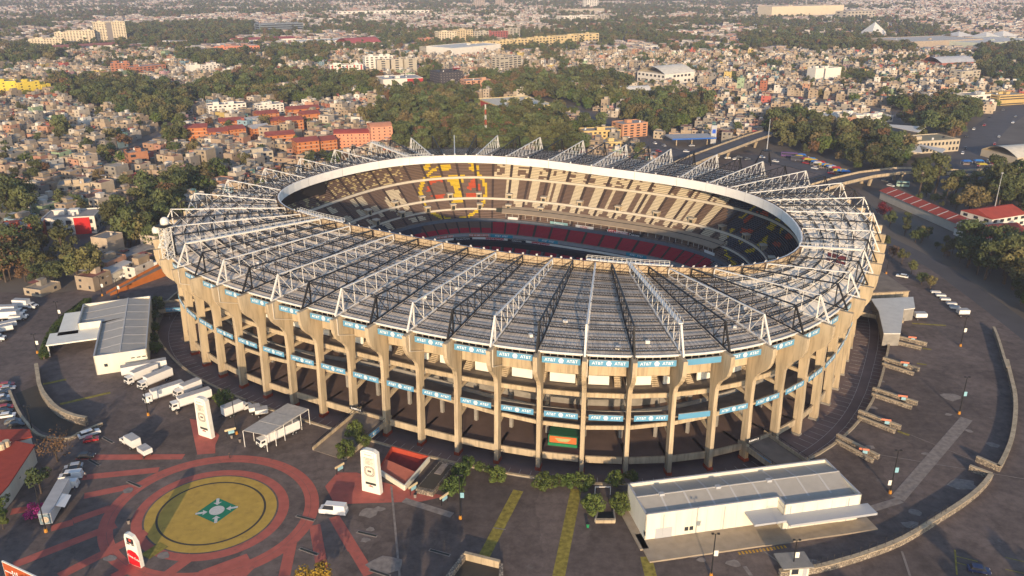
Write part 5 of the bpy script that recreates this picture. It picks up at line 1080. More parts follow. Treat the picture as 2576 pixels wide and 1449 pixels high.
for i, (x, y, s, vi) in enumerate([(-112,118,1.2,0),(-99,112,1.15,2),(-84,101,1.0,1),(-48,92,.9,4),(-22,121,.9,0),(-14,117,1.0,2),(70,100,1.0,1),(98,106,1.1,4),(112,112,1.0,0)]):
    tree(NEARV[vi], (x, y, 0), s, 'broadleaf tree standing just below the bottom edge of the plaza, %s from the left' % ('first','second','third','fourth','fifth','sixth','seventh','eighth','ninth')[i], 'trees below the plaza')
for i, (x, y, s, vi) in enumerate([(2245,648,.62,5),(2268,664,.68,0),(2292,690,.6,0),(2318,716,.62,2),(2340,728,.6,3),(2226,622,.6,0)]):
    tree(NEARV[vi], G(x, y), s, ('sparse brown tree behind the trailers beside the right road','dark tree second along the verge of the right road','dark tree third along the verge of the right road','bushy tree fourth along the verge of the right road','olive tree nearest the row of low trailers','small dark tree at the stadium end of the right road')[i])
# clipped hedge left of the hall: one planted row, clipped as a whole
hp = [G(*c4(*p)) for p in smooth([(320,1245),(350,1150),(400,1050),(470,970),(560,900),(640,835)], 10)]; e = empty('hedge', hp[0], 0, 'clipped green hedge curving along the left hall', 'hedge'); mb = MB(); rr = np.random.default_rng(3)
for a, b in zip(hp, hp[1:]):
    for j in range(170):
        t = rr.random(); c = a+(b-a)*t-hp[0]; side = rr.uniform(-1.5, 1.5); z = 2.1*math.sqrt(rr.random()); d = (b-a).normalized(); c = c+Vector((-d.y, d.x, 0))*side+Vector((0,0,z))
        n_ = Vector((-d.y*side, d.x*side, .8+z*.3))+Vector(rr.normal(size=3)*.6); n_.normalize(); u = n_.cross(Vector(rr.normal(size=3))).normalized()*.3; w = n_.cross(u)*.8
        mb.add([tuple(c+u), tuple(c+w), tuple(c-u), tuple(c-w)], [(0,1,2,3)])
mb.build('foliage', LEAF['bright'], e); mb = MB()
for a, b in zip(hp, hp[1:]): mb.beam(a-hp[0]+Vector((0,0,.4)), b-hp[0]+Vector((0,0,.4)), .5, .9)
mb.build('stems', bark, e)
# ================================================================ roads, overpass
road_m = mat('road', (.085,.08,.082), .9, .15, .1); kerb_m = mat('kerb', (.24,.21,.17), .9, .1)
ROADS = []
def road(name, pts, w, z=.02, m=road_m):
    P = [G(*p) for p in smooth(pts, 4)]; mb = MB(); nr = []
    for i in range(len(P)): d = (P[min(i+1,len(P)-1)]-P[max(i-1,0)]).normalized(); nr.append(Vector((-d.y, d.x, 0))*w/2)
    for i in range(len(P)-1): mb.quad(*[(q.x, q.y, z) for q in (P[i]-nr[i], P[i+1]-nr[i+1], P[i+1]+nr[i+1], P[i]+nr[i])])
    ROADS.append((P, w/2+4)); tag(mb.build(name, m), kind='structure'); return P
av1 = road('avenue', [(2405,470),(2440,400),(2470,345),(2520,300),(2600,262),(2760,215)], 24)
av2 = road('avenue', [(1560,170),(1700,205),(1800,222),(1900,236),(1990,248),(2100,262),(2250,288),(2330,310)], 24, .024)
av3 = road('avenue', [(1380,262),(1500,300),(1600,345),(1700,385),(1900,398),(2100,432),(2260,470)], 22, .028); road('street', [(330,395),(420,330),(560,290)], 8); road('street', [(150,640),(280,560),(420,470),(560,420)], 8, .03)
road('service_road', [(2195,588),(2290,634),(2373,680),(2450,735),(2535,798),(2700,925)], 10, .012)
def overpass(name, pts, w, label, zs):
    P = [G(*p, z) for p, z in zip(pts, zs)]; o = P[0].copy(); o.z = 0; e = empty(name, o, 0, label, 'overpass'); ROADS.append(([Vector((p.x, p.y, 0)) for p in P], w/2+5)); nr = []
    for i in range(len(P)): d = (P[min(i+1,len(P)-1)]-P[max(i-1,0)]); d.z = 0; d.normalize(); nr.append(Vector((-d.y, d.x, 0)))
    dk, pl, pr_ = MB(), MB(), MB()
    for i in range(len(P)-1):
        a, b, na, nb = P[i]-o, P[i+1]-o, nr[i]*w/2, nr[i+1]*w/2; dz = Vector((0,0,1.1))
        dk.add([tuple(q) for q in (a-na, b-nb, b+nb, a+na, a-na-dz, b-nb-dz, b+nb-dz, a+na-dz)], [(0,1,2,3),(7,6,5,4),(0,4,5,1),(2,6,7,3)])
        for m_, s in ((pl, 1), (pr_, -1)): m_.beam(a+na*s+Vector((0,0,.3)), b+nb*s+Vector((0,0,.3)), .5, 1.7)
        if P[i].z > 3: MB().beam((*(a-na*.5).xy, 0), (*(a-na*.7).xy, P[i].z-1.05), 1.6, 1.2).build('pier', concrete, e); MB().beam((*(a+na*.5).xy, 0), (*(a+na*.7).xy, P[i].z-1.05), 1.6, 1.2).build('pier', concrete, e)
    dk.build('deck', road_m, e); pl.build('parapet', concrete, e); pr_.build('parapet', concrete, e)
overpass('overpass', [(1600,470),(1680,432),(1745,402),(1820,374),(1890,348),(1940,332)], 13, 'road overpass climbing away behind the right rim of the stadium', [1.5,4,5.5,6.5,6.5,6]); overpass('overpass', [(2040,478),(2110,456),(2180,440),(2260,430),(2330,430),(2430,436),(2576,428),(2680,420)], 11, 'long flat overpass crossing behind the red roofed school', [3,5,6,6.5,6.5,6.5,6.5,6.5])
# ================================================================ landmark buildings
FOOT = []                                       # (x, y, r) keep-out discs
COLS = {}
def wm(c, rough=.85):
    k = tuple(round(v, 3) for v in c)
    if k not in COLS: COLS[k] = mat('wall_%d' % len(COLS), k, rough, .08, .25)
    return COLS[k]
win_unit = MB().box((0,0,0), (1,.16,1)).mesh('window', glass_dark)
win_pale = MB().box((0,0,0), (1,.16,1)).mesh('window', mat('window_pale', (.45,.42,.36), .6))
def slab(name, label, p0, p1, depth, ytop, wall, roofc=(.3,.27,.24), floors=4, cols=6, roof='flat', cat='building', win=(.5,.5), z0=0, strip=None, group=None, wmesh=None, side=True):
    a, b = G(*p0), G(*p1); d = b-a; W = d.length; mid = (a+b)/2; H = max(3, ZT(mid, ytop)); rz = math.atan2(d.y, d.x)
    e = empty(name, (mid.x, mid.y, 0), rz, label, cat, group); wmt = wm(wall); n_ = Vector((-d.y, d.x, 0)).normalized()
    MB().box((0, depth/2, H/2), (W, depth, H)).build('wall', wmt, e); nd = max(1, int(math.ceil(W/max(depth, 1)))); 
    for j in range(nd): q = mid+d*((j+.5)/nd-.5)+n_*depth/2; FOOT.append((q.x, q.y, .62*math.hypot(depth, W/nd)))
    rm = mat('roof_%.2f_%.2f_%.2f' % tuple(roofc), roofc, .85, .15, .3)
    if roof == 'flat':
        MB().box((0, depth/2, H+.06), (W-.5, depth-.5, .12)).build('roof', rm, e)
        for (x, y, sx, sy) in ((0,.12,W,.24),(0,depth-.12,W,.24),(-W/2+.12,depth/2,.24,depth-.5),(W/2-.12,depth/2,.24,depth-.5)): MB().box((x,y,H+.35), (sx,sy,.7)).build('parapet', wmt, e)
        for j in range(random.randint(1, 3)): MB().box((random.uniform(-.35,.35)*W, depth*random.uniform(.3,.7), H+1.3), (min(5, W*.2), min(4, depth*.3), 2.4)).build('roof_house', wmt, e)
        for j in range(random.randint(1, 3)): MB().tube((x0 := random.uniform(-.4,.4)*W, y0 := depth*random.uniform(.2,.8), H+.1), (x0, y0, H+1.6), .7, n=8).build('water_tank', black_steel if j else white_steel, e)
    elif roof == 'gable':
        h = min(3., depth*.18); MB().add([(-W/2-.4,-.4,H),(W/2+.4,-.4,H),(W/2+.4,depth+.4,H),(-W/2-.4,depth+.4,H),(-W/2-.4,depth/2,H+h),(W/2+.4,depth/2,H+h)], [(0,1,5,4),(2,3,4,5),(1,2,5),(3,0,4)]).build('roof', rm, e)
    elif roof == 'arch':
        m_ = MB(); n = 10; h = depth*.16
        for j in range(n): t0, t1 = j/n, (j+1)/n; m_.quad((-W/2-.3,depth*t0,H+h*math.sin(math.pi*t0)), (W/2+.3,depth*t0,H+h*math.sin(math.pi*t0)), (W/2+.3,depth*t1,H+h*math.sin(math.pi*t1)), (-W/2-.3,depth*t1,H+h*math.sin(math.pi*t1)))
        m_.build('roof', rm, e)
    if floors:
        fh = H/floors; cw = W/cols
        for r in range(floors):
            for c in range(cols):
                if wmesh is None and random.random() < .06: continue
                link('window', wmesh or win_unit, e, (-W/2+(c+.5)*cw, -.02, (r+.52)*fh), 0, (cw*win[0], 1, fh*win[1]))
        if side:
            nc = max(1, int(depth/max(cw, 4))); left = (Vector((0,0,0))-mid).dot(d.normalized()) < 0
            for r in range(floors):
                for c in range(nc): link('window', wmesh or win_unit, e, ((-1 if left else 1)*(W/2+.02), (c+.5)*depth/nc, (r+.52)*fh), math.pi/2, (depth/nc*win[0]*.8, 1, fh*win[1]))
    if strip:
        sc_c, xs, w = strip
        for x in xs: MB().box((x*W,-.12,H/2), (w*W,.3,H+.3)).build('facade_strip', wm(sc_c), e)
    return e, W, H
cr, wh, br, og, gy, ye = (.60,.50,.35), (.68,.63,.55), (.36,.15,.085), (.56,.20,.11), (.42,.37,.29), (.62,.47,.06)
B = [('apartment_tower','tall pale apartment tower with grey strip at the upper left',(243,112),(322,109),22,56,cr,dict(floors=14,cols=12,strip=((.2,.18,.17),(-.02,),.18))),
 ('apartment_tower','stepped pale apartment tower left of the tallest one',(172,116),(243,114),20,78,cr,dict(floors=10,cols=9)),('apartment_block','low pale apartment block farthest left of the tower group',(75,125),(165,122),18,98,cr,dict(floors=6,cols=12)),('apartment_tower','narrow pale tower rising behind the low pale block',(142,117),(172,116),16,82,cr,dict(floors=9,cols=4)),
 ('yellow_block','bright yellow apartment block cut off by the left edge',(-14,251),(48,248),16,206,ye,dict(floors=6,cols=3,win=(.22,.4))),('yellow_block','bright yellow apartment block second from the left edge',(52,250),(107,244),16,207,ye,dict(floors=6,cols=3,win=(.22,.4))),('yellow_block','small bright yellow block rightmost of the three',(110,244),(133,241),12,213,ye,dict(floors=5,cols=1,win=(.1,.3))),
 ('brick_block','unfinished brick apartment block, left of the pair',(282,190),(330,188),25,160,br,dict(floors=5,cols=5)),('brick_block','unfinished brick apartment block, right of the pair',(334,194),(420,186),20,167,br,dict(floors=4,cols=9)),
 ('orange_flats','long orange flats standing among far trees at upper left',(540,140),(655,137),14,118,og,dict(floors=4,cols=14)),('cream_flats','cream flats with blank gable beside a tall cypress',(480,192),(507,190),14,164,wh,dict(floors=0)),('cream_flats','cream flats with balconies right of the blank gable',(510,190),(556,186),14,164,wh,dict(floors=5,cols=5)),
 ('striped_flats','white flats with red vertical stripes',(832,194),(915,191),14,164,wh,dict(floors=5,cols=9,strip=((.45,.05,.04),(-.42,-.2,.02,.24,.45),.035))),
 ('office_tower','beige office tower, left of three joined towers',(950,191),(982,190),14,152,gy,dict(floors=7,cols=1,win=(.3,.5))),('office_tower','beige office tower, middle of three joined towers',(986,190),(1015,189),14,150,gy,dict(floors=7,cols=1,win=(.3,.5))),('office_tower','beige office tower, right of three joined towers',(1019,189),(1050,187),14,148,gy,dict(floors=7,cols=1,win=(.3,.5))),('office_block','white office block behind the three joined towers',(920,184),(990,181),14,142,wh,dict(floors=7,cols=6)),
 ('pink_tower','salmon tower with dark window strips',(1173,236),(1237,232),18,203,(.52,.28,.17),dict(floors=5,cols=5,strip=((.1,.05,.04),(-.25,0.,.2),.05))),('red_hall','white and red hall before the three joined towers',(965,224),(1065,219),35,199,wh,dict(floors=0,roofc=(.4,.38,.36),strip=((.4,.04,.04),(.3,),.4))),
 ('salmon_flats','salmon flats with wavy roof edge, lower part',(842,376),(932,374),14,336,(.62,.27,.16),dict(floors=5,cols=9,win=(.3,.4),roof='arch',roofc=(.3,.06,.05))),('salmon_flats','salmon flats with wavy roof edge, taller right part',(936,377),(990,373),14,319,(.62,.29,.18),dict(floors=7,cols=4,win=(.25,.35),roof='arch',roofc=(.5,.22,.13))),
 ('white_flats','white flats beside the tree belt, left one',(527,295),(622,288),14,264,wh,dict(floors=4,cols=8)),('white_flats','white flats beside the tree belt, right one',(655,292),(716,286),14,264,wh,dict(floors=4,cols=6)),
 ('glass_office','blue grey glass office block on stilts far at upper left',(655,84),(765,80),40,60,(.16,.19,.21),dict(floors=4,cols=1,win=(.96,.5))),('white_campus','wide white campus building far away right of centre',(1415,57),(1500,54),30,40,wh,dict(floors=3,cols=16)),('white_campus','white slab with dark end right of the far campus building',(1500,56),(1532,54),20,40,gy,dict(floors=5,cols=5)),
 ('far_tower','brown tower cut off by the top edge, left of two',(1192,20),(1220,20),24,-4,(.3,.24,.2),dict(floors=8,cols=6)),('far_tower','brown tower cut off by the top edge, right of two',(1246,18),(1268,18),22,-3,(.32,.26,.22),dict(floors=8,cols=5)),('far_tower','white tower cut off by the top edge right of centre',(1477,22),(1505,21),24,-12,wh,dict(floors=9,cols=5)),('far_hall','long tan hall with red roof in front of the far white tower',(1412,35),(1520,32),30,23,gy,dict(floors=0,roofc=(.3,.1,.08))),
 ('orange_block','small orange brick block left of the cream apartment cluster',(1062,112),(1103,110),18,97,(.45,.2,.12),dict(floors=3,cols=5)),('cream_cluster','cream apartment slab leftmost in the mid distance cluster',(1105,111),(1150,109),18,80,cr,dict(floors=7,cols=7)),('cream_cluster','cream apartment slab second in the mid distance cluster',(1152,109),(1190,107),18,76,(.55,.43,.26),dict(floors=7,cols=6)),('cream_cluster','tan apartment slab third in the mid distance cluster',(1194,107),(1230,105),18,80,gy,dict(floors=6,cols=5)),('red_block','dark red block right of the mid distance cluster',(1232,103),(1278,100),18,80,(.34,.10,.08),dict(floors=5,cols=7)),('tan_tower','tan tower with stacked balconies right of the dark red block',(1282,100),(1308,98),16,72,gy,dict(floors=7,cols=3)),
 ('white_factory','long white factory hall in the middle distance',(1140,146),(1260,134),60,117,wh,dict(floors=0,roofc=(.6,.57,.5))),('grey_factory','grey windowless block left of the white factory hall',(1076,140),(1132,137),30,120,gy,dict(floors=0)),('construction_block','unfinished grey concrete block with billboard',(1258,184),(1312,178),16,143,gy,dict(floors=7,cols=5,win=(.7,.5))),
 ('white_slab','plain white apartment slab on the right, middle distance',(2048,210),(2112,206),14,172,wh,dict(floors=0,strip=((.1,.1,.12),(-.15,),.05))),('grey_flats','small grey block behind the plain white slab',(2022,180),(2064,178),14,156,gy,dict(floors=3,cols=4)),('grey_office','grey office with window bands near the right edge',(2415,208),(2462,204),16,179,gy,dict(floors=4,cols=5)),('arched_hall','sports hall with arched pale roof near the right edge',(2368,170),(2455,166),40,157,(.35,.12,.08),dict(floors=0,roof='arch',roofc=(.5,.5,.5))),
 ('yellow_office','ochre office with dark window bands at the right edge',(2510,266),(2576,262),20,240,(.5,.35,.14),dict(floors=4,cols=1,win=(.95,.45))),('white_block','white blank block left of the ochre office',(2436,266),(2492,262),18,240,wh,dict(floors=2,cols=3)),('white_hall','white hall with arched roof right of the tree park',(1672,214),(1746,206),45,184,wh,dict(floors=2,cols=8,roof='arch',roofc=(.62,.58,.5),win=(.6,.4))),('white_shop','long white shop with window row beside the avenue',(1714,252),(1786,245),16,236,wh,dict(floors=2,cols=10)),
 ('tent_hall','low hall with white arched roof in the park, upper one',(1566,240),(1640,238),26,230,(.5,.46,.4),dict(floors=0,roof='arch',roofc=(.7,.66,.58))),('tent_hall','low hall with white arched roof in the park, lower one',(1562,256),(1640,252),24,245,(.5,.46,.4),dict(floors=0,roof='arch',roofc=(.68,.64,.56))),
 ('yellow_flats','yellow flats just behind the stadium rim, left one',(1468,358),(1560,354),14,330,(.58,.42,.18),dict(floors=3,cols=8)),('salmon_house','salmon block with white tank behind the stadium rim',(1565,348),(1628,342),16,312,(.5,.25,.14),dict(floors=5,cols=4)),('yellow_flats','yellow flats just behind the stadium rim, lower one',(1492,384),(1562,380),14,360,(.6,.45,.2),dict(floors=2,cols=6)),
 ('red_house','big dark red house at the left edge beside the near trees',(0,622),(110,612),16,578,(.30,.065,.035),dict(floors=0)),('white_shop','white corner shop with red sign beside the near left trees',(112,594),(245,586),16,550,wh,dict(floors=2,cols=5,strip=((.5,.02,.02),(.25,),.3))),('pale_house','pale house with rooftop rooms in the left foreground quarter',(150,500),(232,493),14,466,(.48,.38,.26),dict(floors=2,cols=4)),
 ('brick_house','tall narrow brick house among the left quarter roofs',(330,438),(380,432),14,385,(.34,.15,.08),dict(floors=4,cols=2,side=True)),('concrete_flats','grey concrete flats near the left trees',(620,420),(690,412),14,385,gy,dict(floors=3,cols=5)),
 ('school_block','long school block with red bands below the right avenue',(2298,388),(2410,380),22,355,(.45,.38,.28),dict(floors=2,cols=12,roofc=(.26,.22,.13))),('white_depot','white depot roof right of the market, left one',(2090,312),(2175,306),22,293,wh,dict(floors=0,roofc=(.6,.58,.54))),('white_depot','white depot roof right of the market, right one',(2185,312),(2245,306),16,295,wh,dict(floors=1,cols=6,roofc=(.4,.42,.44))),('white_villa','white house with red roof on the right edge',(2490,580),(2576,566),18,545,wh,dict(floors=2,cols=5,roof='gable',roofc=(.36,.06,.04))),('red_roof_house','low house with large red roof at the right edge',(2470,618),(2590,606),18,594,wh,dict(floors=0,roof='gable',roofc=(.38,.07,.05))),
 ('warehouse','long warehouse with red roof far at upper left',(590,112),(745,106),40,99,wh,dict(floors=0,roof='gable',roofc=(.36,.07,.07))),('warehouse','white long warehouse right of the red roofed one',(760,118),(880,112),50,103,wh,dict(floors=0,roofc=(.62,.58,.5))),('warehouse','arched red roofed warehouse left of the tree park',(880,122),(960,117),50,108,wh,dict(floors=0,roof='arch',roofc=(.4,.09,.09))),('warehouse','pale warehouse in front of the pale towers',(120,138),(300,128),40,117,wh,dict(floors=0,roof='gable',roofc=(.34,.12,.09))),('white_office','white office with window rows beyond the warehouses',(850,40),(1080,36),30,28,wh,dict(floors=2,cols=20)),('white_store','wide pale department store far at upper right',(1940,45),(2120,40),60,15,cr,dict(floors=0)),('white_store','pale block right of the far department store',(2130,50),(2200,47),40,28,gy,dict(floors=3,cols=8)),
 ('mall','broad tan mall with lettered walls at the upper right edge',(2290,124),(2470,116),90,102,(.36,.29,.22),dict(floors=0,roofc=(.5,.46,.4))),('mall','pale green mall wing at the upper right edge',(2472,126),(2600,114),80,104,(.45,.47,.38),dict(floors=0,roofc=(.6,.56,.5)))]
for nm, lab, p0, p1, dep, yt, wc, kw in B: slab(nm, lab, p0, p1, dep, yt, wc, **kw)
for i in range(6): slab('yellow_row_flats', 'ochre flats in the long row of the middle distance, %s from the left' % ('first','second','third','fourth','fifth','sixth')[i], (1185+54*i,132-4*i), (1236+54*i,129-4*i), 16, 108-4.5*i, (.56,.43,.22), floors=4, cols=6, group='ochre flats in a long row')
BA = [((468,360),(525,357),322),((530,364),(578,360),332),((582,359),(622,354),325),((556,333),(612,329),305),((640,352),(682,347),322),((676,374),(745,368),340),((750,397),(806,391),356),((808,388),(850,383),353),((716,338),(766,333),303),((764,322),(808,318),287),((622,325),(664,320),303),((684,326),(724,321),303),((652,307),(704,302),286),((728,302),(806,296),274)]
for i, (p0, p1, yt) in enumerate(BA):
    e, W, H = slab('brick_apartments', 'orange brick apartment block with red roof, %s counted from the front left of the estate' % ('first','second','third','fourth','fifth','sixth','seventh','eighth','ninth','tenth','eleventh','twelfth','thirteenth','fourteenth')[i], p0, p1, 13, yt, (.45,.16,.055), roof='gable', roofc=(.26,.07,.055) if i not in (4, 10) else (.36,.36,.37), floors=4, cols=4, win=(.26,.4), group='orange brick apartment blocks')
    for f_ in range(1, 4): MB().box((0,-.08,H*f_/4), (W+.1,.2,.25)).build('floor_band', wm((.5,.4,.3)), e)
h, W, H = slab('dark_hotel', 'dark charcoal hotel cube with small white windows', (1107,222), (1165,218), 28, 182, (.05,.045,.05), floors=6, cols=8, win=(.16,.2), roofc=(.08,.08,.08), wmesh=win_pale)
MB().box((W*.3,4,H+4.5), (9,.5,3.6)).build('roof_sign', wm((.16,.02,.03)), h); text('HOTEL', 2.4, white_print, h, (W*.3,3.7,H+4.8), (math.pi/2,0,0), .03)
for x in (-3,3): MB().beam((W*.3+x,4,H), (W*.3+x,4,H+3), .3).build('sign_post', black_steel, h)
s_, W, H = slab('big_store', 'large store with yellow front and pale flat roof behind the stadium', (1264,290), (1394,281), 62, 268, (.58,.47,.24), roofc=(.62,.55,.42), floors=0); MB().box((W*.15,-.1,H*.55), (W*.6,.25,H*.3)).build('sign_band', wm((.62,.42,.03)), s_); MB().box((-W/2-.1,30,H*.5), (.3,50,H*.9)).build('side_wall', wm((.4,.06,.04)), s_)
m_, W, H = slab('dome_mall', 'ribbed white barrel roofed mall at the right edge', (2556,414), (2680,404), 30, 392, (.5,.42,.3), roof='arch', roofc=(.62,.57,.47), floors=0)
g = G(2040,268); FOOT.append((g.x, g.y, 12))
# tents, domes
def tent(p, r, h, label):
    q = G(*p); e = empty('tent_roof', q, .3, label, 'tent'); FOOT.append((q.x, q.y, r)); MB().add([(-r,-r,.5),(r,-r,.5),(r,r,.5),(-r,r,.5),(0,0,h)], [(0,1,4),(1,2,4),(2,3,4),(3,0,4)]).build('membrane', wm((.62,.6,.56)), e); MB().tube((0,0,0), (0,0,h+2), .5, .2, 6).build('mast', grey_cap, e)
tent((2197,88), 22, 26, 'pyramid shaped white roof among far houses at upper right')
for (x, y, r, h_) in ((2478,100,30,15),(2520,98,30,16),(2410,96,34,13)):
    tent((x, y), r, h_, 'pale peaked membrane roof over the mall, at image column %s' % {2478:'between the two others',2520:'nearest the right edge',2410:'leftmost of the three'}[x])
# triangular school canopies
for p0, p1, p2, lab in (((2205,312),(2330,320),(2310,334),'long white triangular canopy above the school block'),((2245,378),(2310,358),(2320,385),'white triangular canopy left below the school block'),((2300,362),(2380,376),(2370,386),'white triangular canopy right below the school block')):
    q = [G(*p, 7) for p in (p0, p1, p2)]; o = sum(q, Vector())/3; e = empty('canopy', (o.x, o.y, 0), 0, lab, 'canopy'); MB().prism([(p.x-o.x, p.y-o.y) for p in q], 7, 7.4).build('slab', wm((.66,.6,.52)), e); MB().beam((0,0,0), (0,0,7), .6).build('post', concrete, e)
# long red roofed school at right
q = [G(*p) for p in ((2212,500),(2402,585))]; d = q[1]-q[0]; e = empty('school_wing', q[0], math.atan2(d.y, d.x), 'long low school wing with red sheet roof behind the right tree belt', 'building'); L_ = d.length; FOOT.append(((q[0].x+q[1].x)/2, (q[0].y+q[1].y)/2, L_*.35))
MB().box((L_/2,5.5,2.4), (L_,11,4.8)).build('wall', wm((.5,.44,.36)), e)
for j in range(9):
    x0, x1 = -.5+(L_+1)*j/9, -.5+(L_+1)*(j+1)/9-.1; MB().add([(x0,-.8,4.7),(x1,-.8,4.7),(x1,5.5,6.8),(x0,5.5,6.8),(x1,11.8,4.7),(x0,11.8,4.7)], [(0,1,2,3),(3,2,4,5)]).build('roof_sheet', tile_red, e)
    MB().beam((x1,-.7,4.85), (x1,5.4,6.95), .7, .06).build('skylight', wm((.6,.5,.45)), e)
# lattice masts
def mast(p, ytop, label):
    q = G(*p); H = ZT(q, ytop); e = empty('radio_mast', q, 0, label, 'mast'); n = 9
    for j in range(n):
        m = MB(); z0, z1 = H*j/n, H*(j+1)/n; w0, w1 = 1.05*(1-.6*j/n), 1.05*(1-.6*(j+1)/n)
        for a in range(3):
            t0, t1 = a*2.094, (a+1)*2.094; P = lambda t, w, z: (math.cos(t)*w, math.sin(t)*w, z); m.beam(P(t0,w0,z0), P(t0,w1,z1), .2); m.beam(P(t0,w0,z0), P(t1,w1,z1), .12); m.beam(P(t1,w0,z0), P(t0,w1,z1), .12)
        m.build('segment', wm((.45,.08,.05)) if j % 2 else white_steel, e)
mast((1222,378), 262, 'red and white lattice mast behind the stadium rim'); mast((1898,255), 180, 'red and white lattice mast beside the right avenue'); q = G(2494,560); e = empty('flag_pole', q, 0, 'thin pale pole among the right trees', 'pole'); MB().tube((0,0,0), (0,0,26), .22, .1, 8).build('pole', grey_cap, e); MB().box((0,0,26), (.9,.5,.5)).build('lamp_head', grey_cap, e)
# steel sculpture stand-in on the far forecourt
q = G(1925,412); e = empty('steel_tripod', q, .4, 'plain black steel tripod with tall mast on the forecourt behind the stadium', 'sculpture')
for a in (.3, 2.4, 4.5): MB().add([(math.cos(a)*7,math.sin(a)*7,0),(math.cos(a+.25)*6,math.sin(a+.25)*6,0),(math.cos(a)*1.2,math.sin(a)*1.2,13),(math.cos(a)*2.0,math.sin(a)*2.0,11)], [(0,1,3,2),(2,3,1,0)]).build('leg', black_steel, e)
MB().tube((0,0,10), (0,0,30), .35, .15, 8).build('mast', grey_cap, e); MB().box((0,0,9), (5,5,.5)).build('plate', black_steel, e)
# gas station
q = G(1735,362); e = empty('fuel_station', q, .15, 'fuel station canopy with blue edge behind the stadium', 'fuel station'); FOOT.append((q.x, q.y, 24)); MB().box((0,0,5.6), (34,18,.8)).build('canopy', wm((.4,.38,.36)), e); MB().box((0,-9.1,5.6), (34,.3,1.0)).build('edge', wm((.03,.12,.42)), e)
for x in (-12,0,12): MB().beam((x,-4,0), (x,-4,5.3), .6).build('post', concrete, e)
q = G(1793,362); e = empty('price_pylon', q, 0, 'grey fuel price pylon with blue square beside the fuel station', 'sign'); MB().box((0,0,7), (4,1.2,14)).build('body', grey_cap, e); MB().box((0,-.65,9.5), (2.6,.1,3)).build('panel', wm((.03,.1,.5)), e)
# market stalls along the forecourt
cols_ = [(.55,.38,.03),(.03,.14,.42),(.62,.58,.52),(.4,.03,.04),(.55,.42,.05),(.04,.2,.5)]; st_g = 'market stalls'
for i in range(26):
    t = i/25; x, y = 2010+(2160-2010)*t+random.uniform(-3,3), 400+(455-400)*t+random.uniform(-5,3)
    if i > 19: x, y = random.uniform(2420,2520), random.uniform(412,432)
    q = G(x, y); c_ = cols_[i % 6]; cn = ('yellow','blue','white','red','ochre','bright blue')[i % 6]; e = empty('market_stall', q, random.uniform(-.4,.1), '%s canvas market stall %s' % (cn, 'in the row along the forecourt road' if i <= 19 else 'under the right overpass'), 'stall', st_g)
    MB().add([(-3,-2.2,2.4),(3,-2.2,2.4),(3,2.2,2.4),(-3,2.2,2.4),(-2,0,3.3),(2,0,3.3)], [(0,1,5,4),(2,3,4,5),(1,2,5),(3,0,4)]).build('canvas', wm(c_), e)
    for sx in (-2.8,2.8):
        for sy in (-2,2): MB().beam((sx,sy,0), (sx,sy,2.4), .1).build('post', grey_cap, e)
    MB().box((0,0,.5), (4.5,2.6,1)).build('counter', wm((.2,.16,.14)), e)
# traffic on avenues and forecourt
cn_ = list(paints)
def traffic(P, n, off, label, group, z=0.):
    for i in range(n):
        t = (i+random.random()*.6)/n*(len(P)-1); j = min(int(t), len(P)-2); a = P[j]+(P[j+1]-P[j])*(t-j); d = (P[j+1]-P[j]).normalized(); s = Vector((-d.y, d.x, 0)); p = a+s*random.choice(off); cc = random.choice(('white','silver','red','grey','black','white'))
        if random.random() < .5: d = -d
        car(p-d*2, p+d*2, paints[cc], label='%s car %s' % (cc, label), group=group)
traffic(av1, 22, (-11,-7,6,10), 'on the avenue at the right edge', 'cars on the right avenue'); traffic(av2, 16, (-8,-4,4,8), 'on the avenue crossing behind the market', 'cars on the crossing avenue'); traffic(av3[8:], 16, (-7,-3,4,7), 'on the road behind the stadium', 'cars behind the stadium')
for i, (x, y, p) in enumerate([(1690,345,'white'),(1740,368,'silver'),(1645,402,'red'),(1800,398,'white'),(1830,399,'white'),(1850,402,'white'),(1880,402,'grey')]): a = G(x, y); car(a-Vector((2,0,0)), a+Vector((2,.5,0)), paints[p], label='%s car parked near the overpass, %s of seven from the left' % (p, ('second','fourth','first','fifth','sixth','seventh','last')[i]), group='cars near the overpass')
for i, (x, y) in enumerate(((1640,408),(1985,395),(2010,405),(2270,470))):
    a = G(x, y); d = Vector((1,-.35,0)).normalized(); e = empty('bus', a, math.atan2(d.y, d.x), ('green minibus by the overpass foot','purple coach first in the forecourt row','dark coach second in the forecourt row','pale green tow truck bus below the right overpass')[i], 'bus'); MB().box((0,0,1.9), (11 if i in (1,2) else 7,2.5,2.9)).build('body', wm(((.12,.35,.25),(.1,.05,.16),(.06,.06,.08),(.35,.5,.42))[i], .4), e); MB().box((0,0,2.3), (10.4 if i in (1,2) else 6.6,2.56,.9)).build('windows', glass_dark, e); wheels(e, (-2.4,2.4), 2.5)
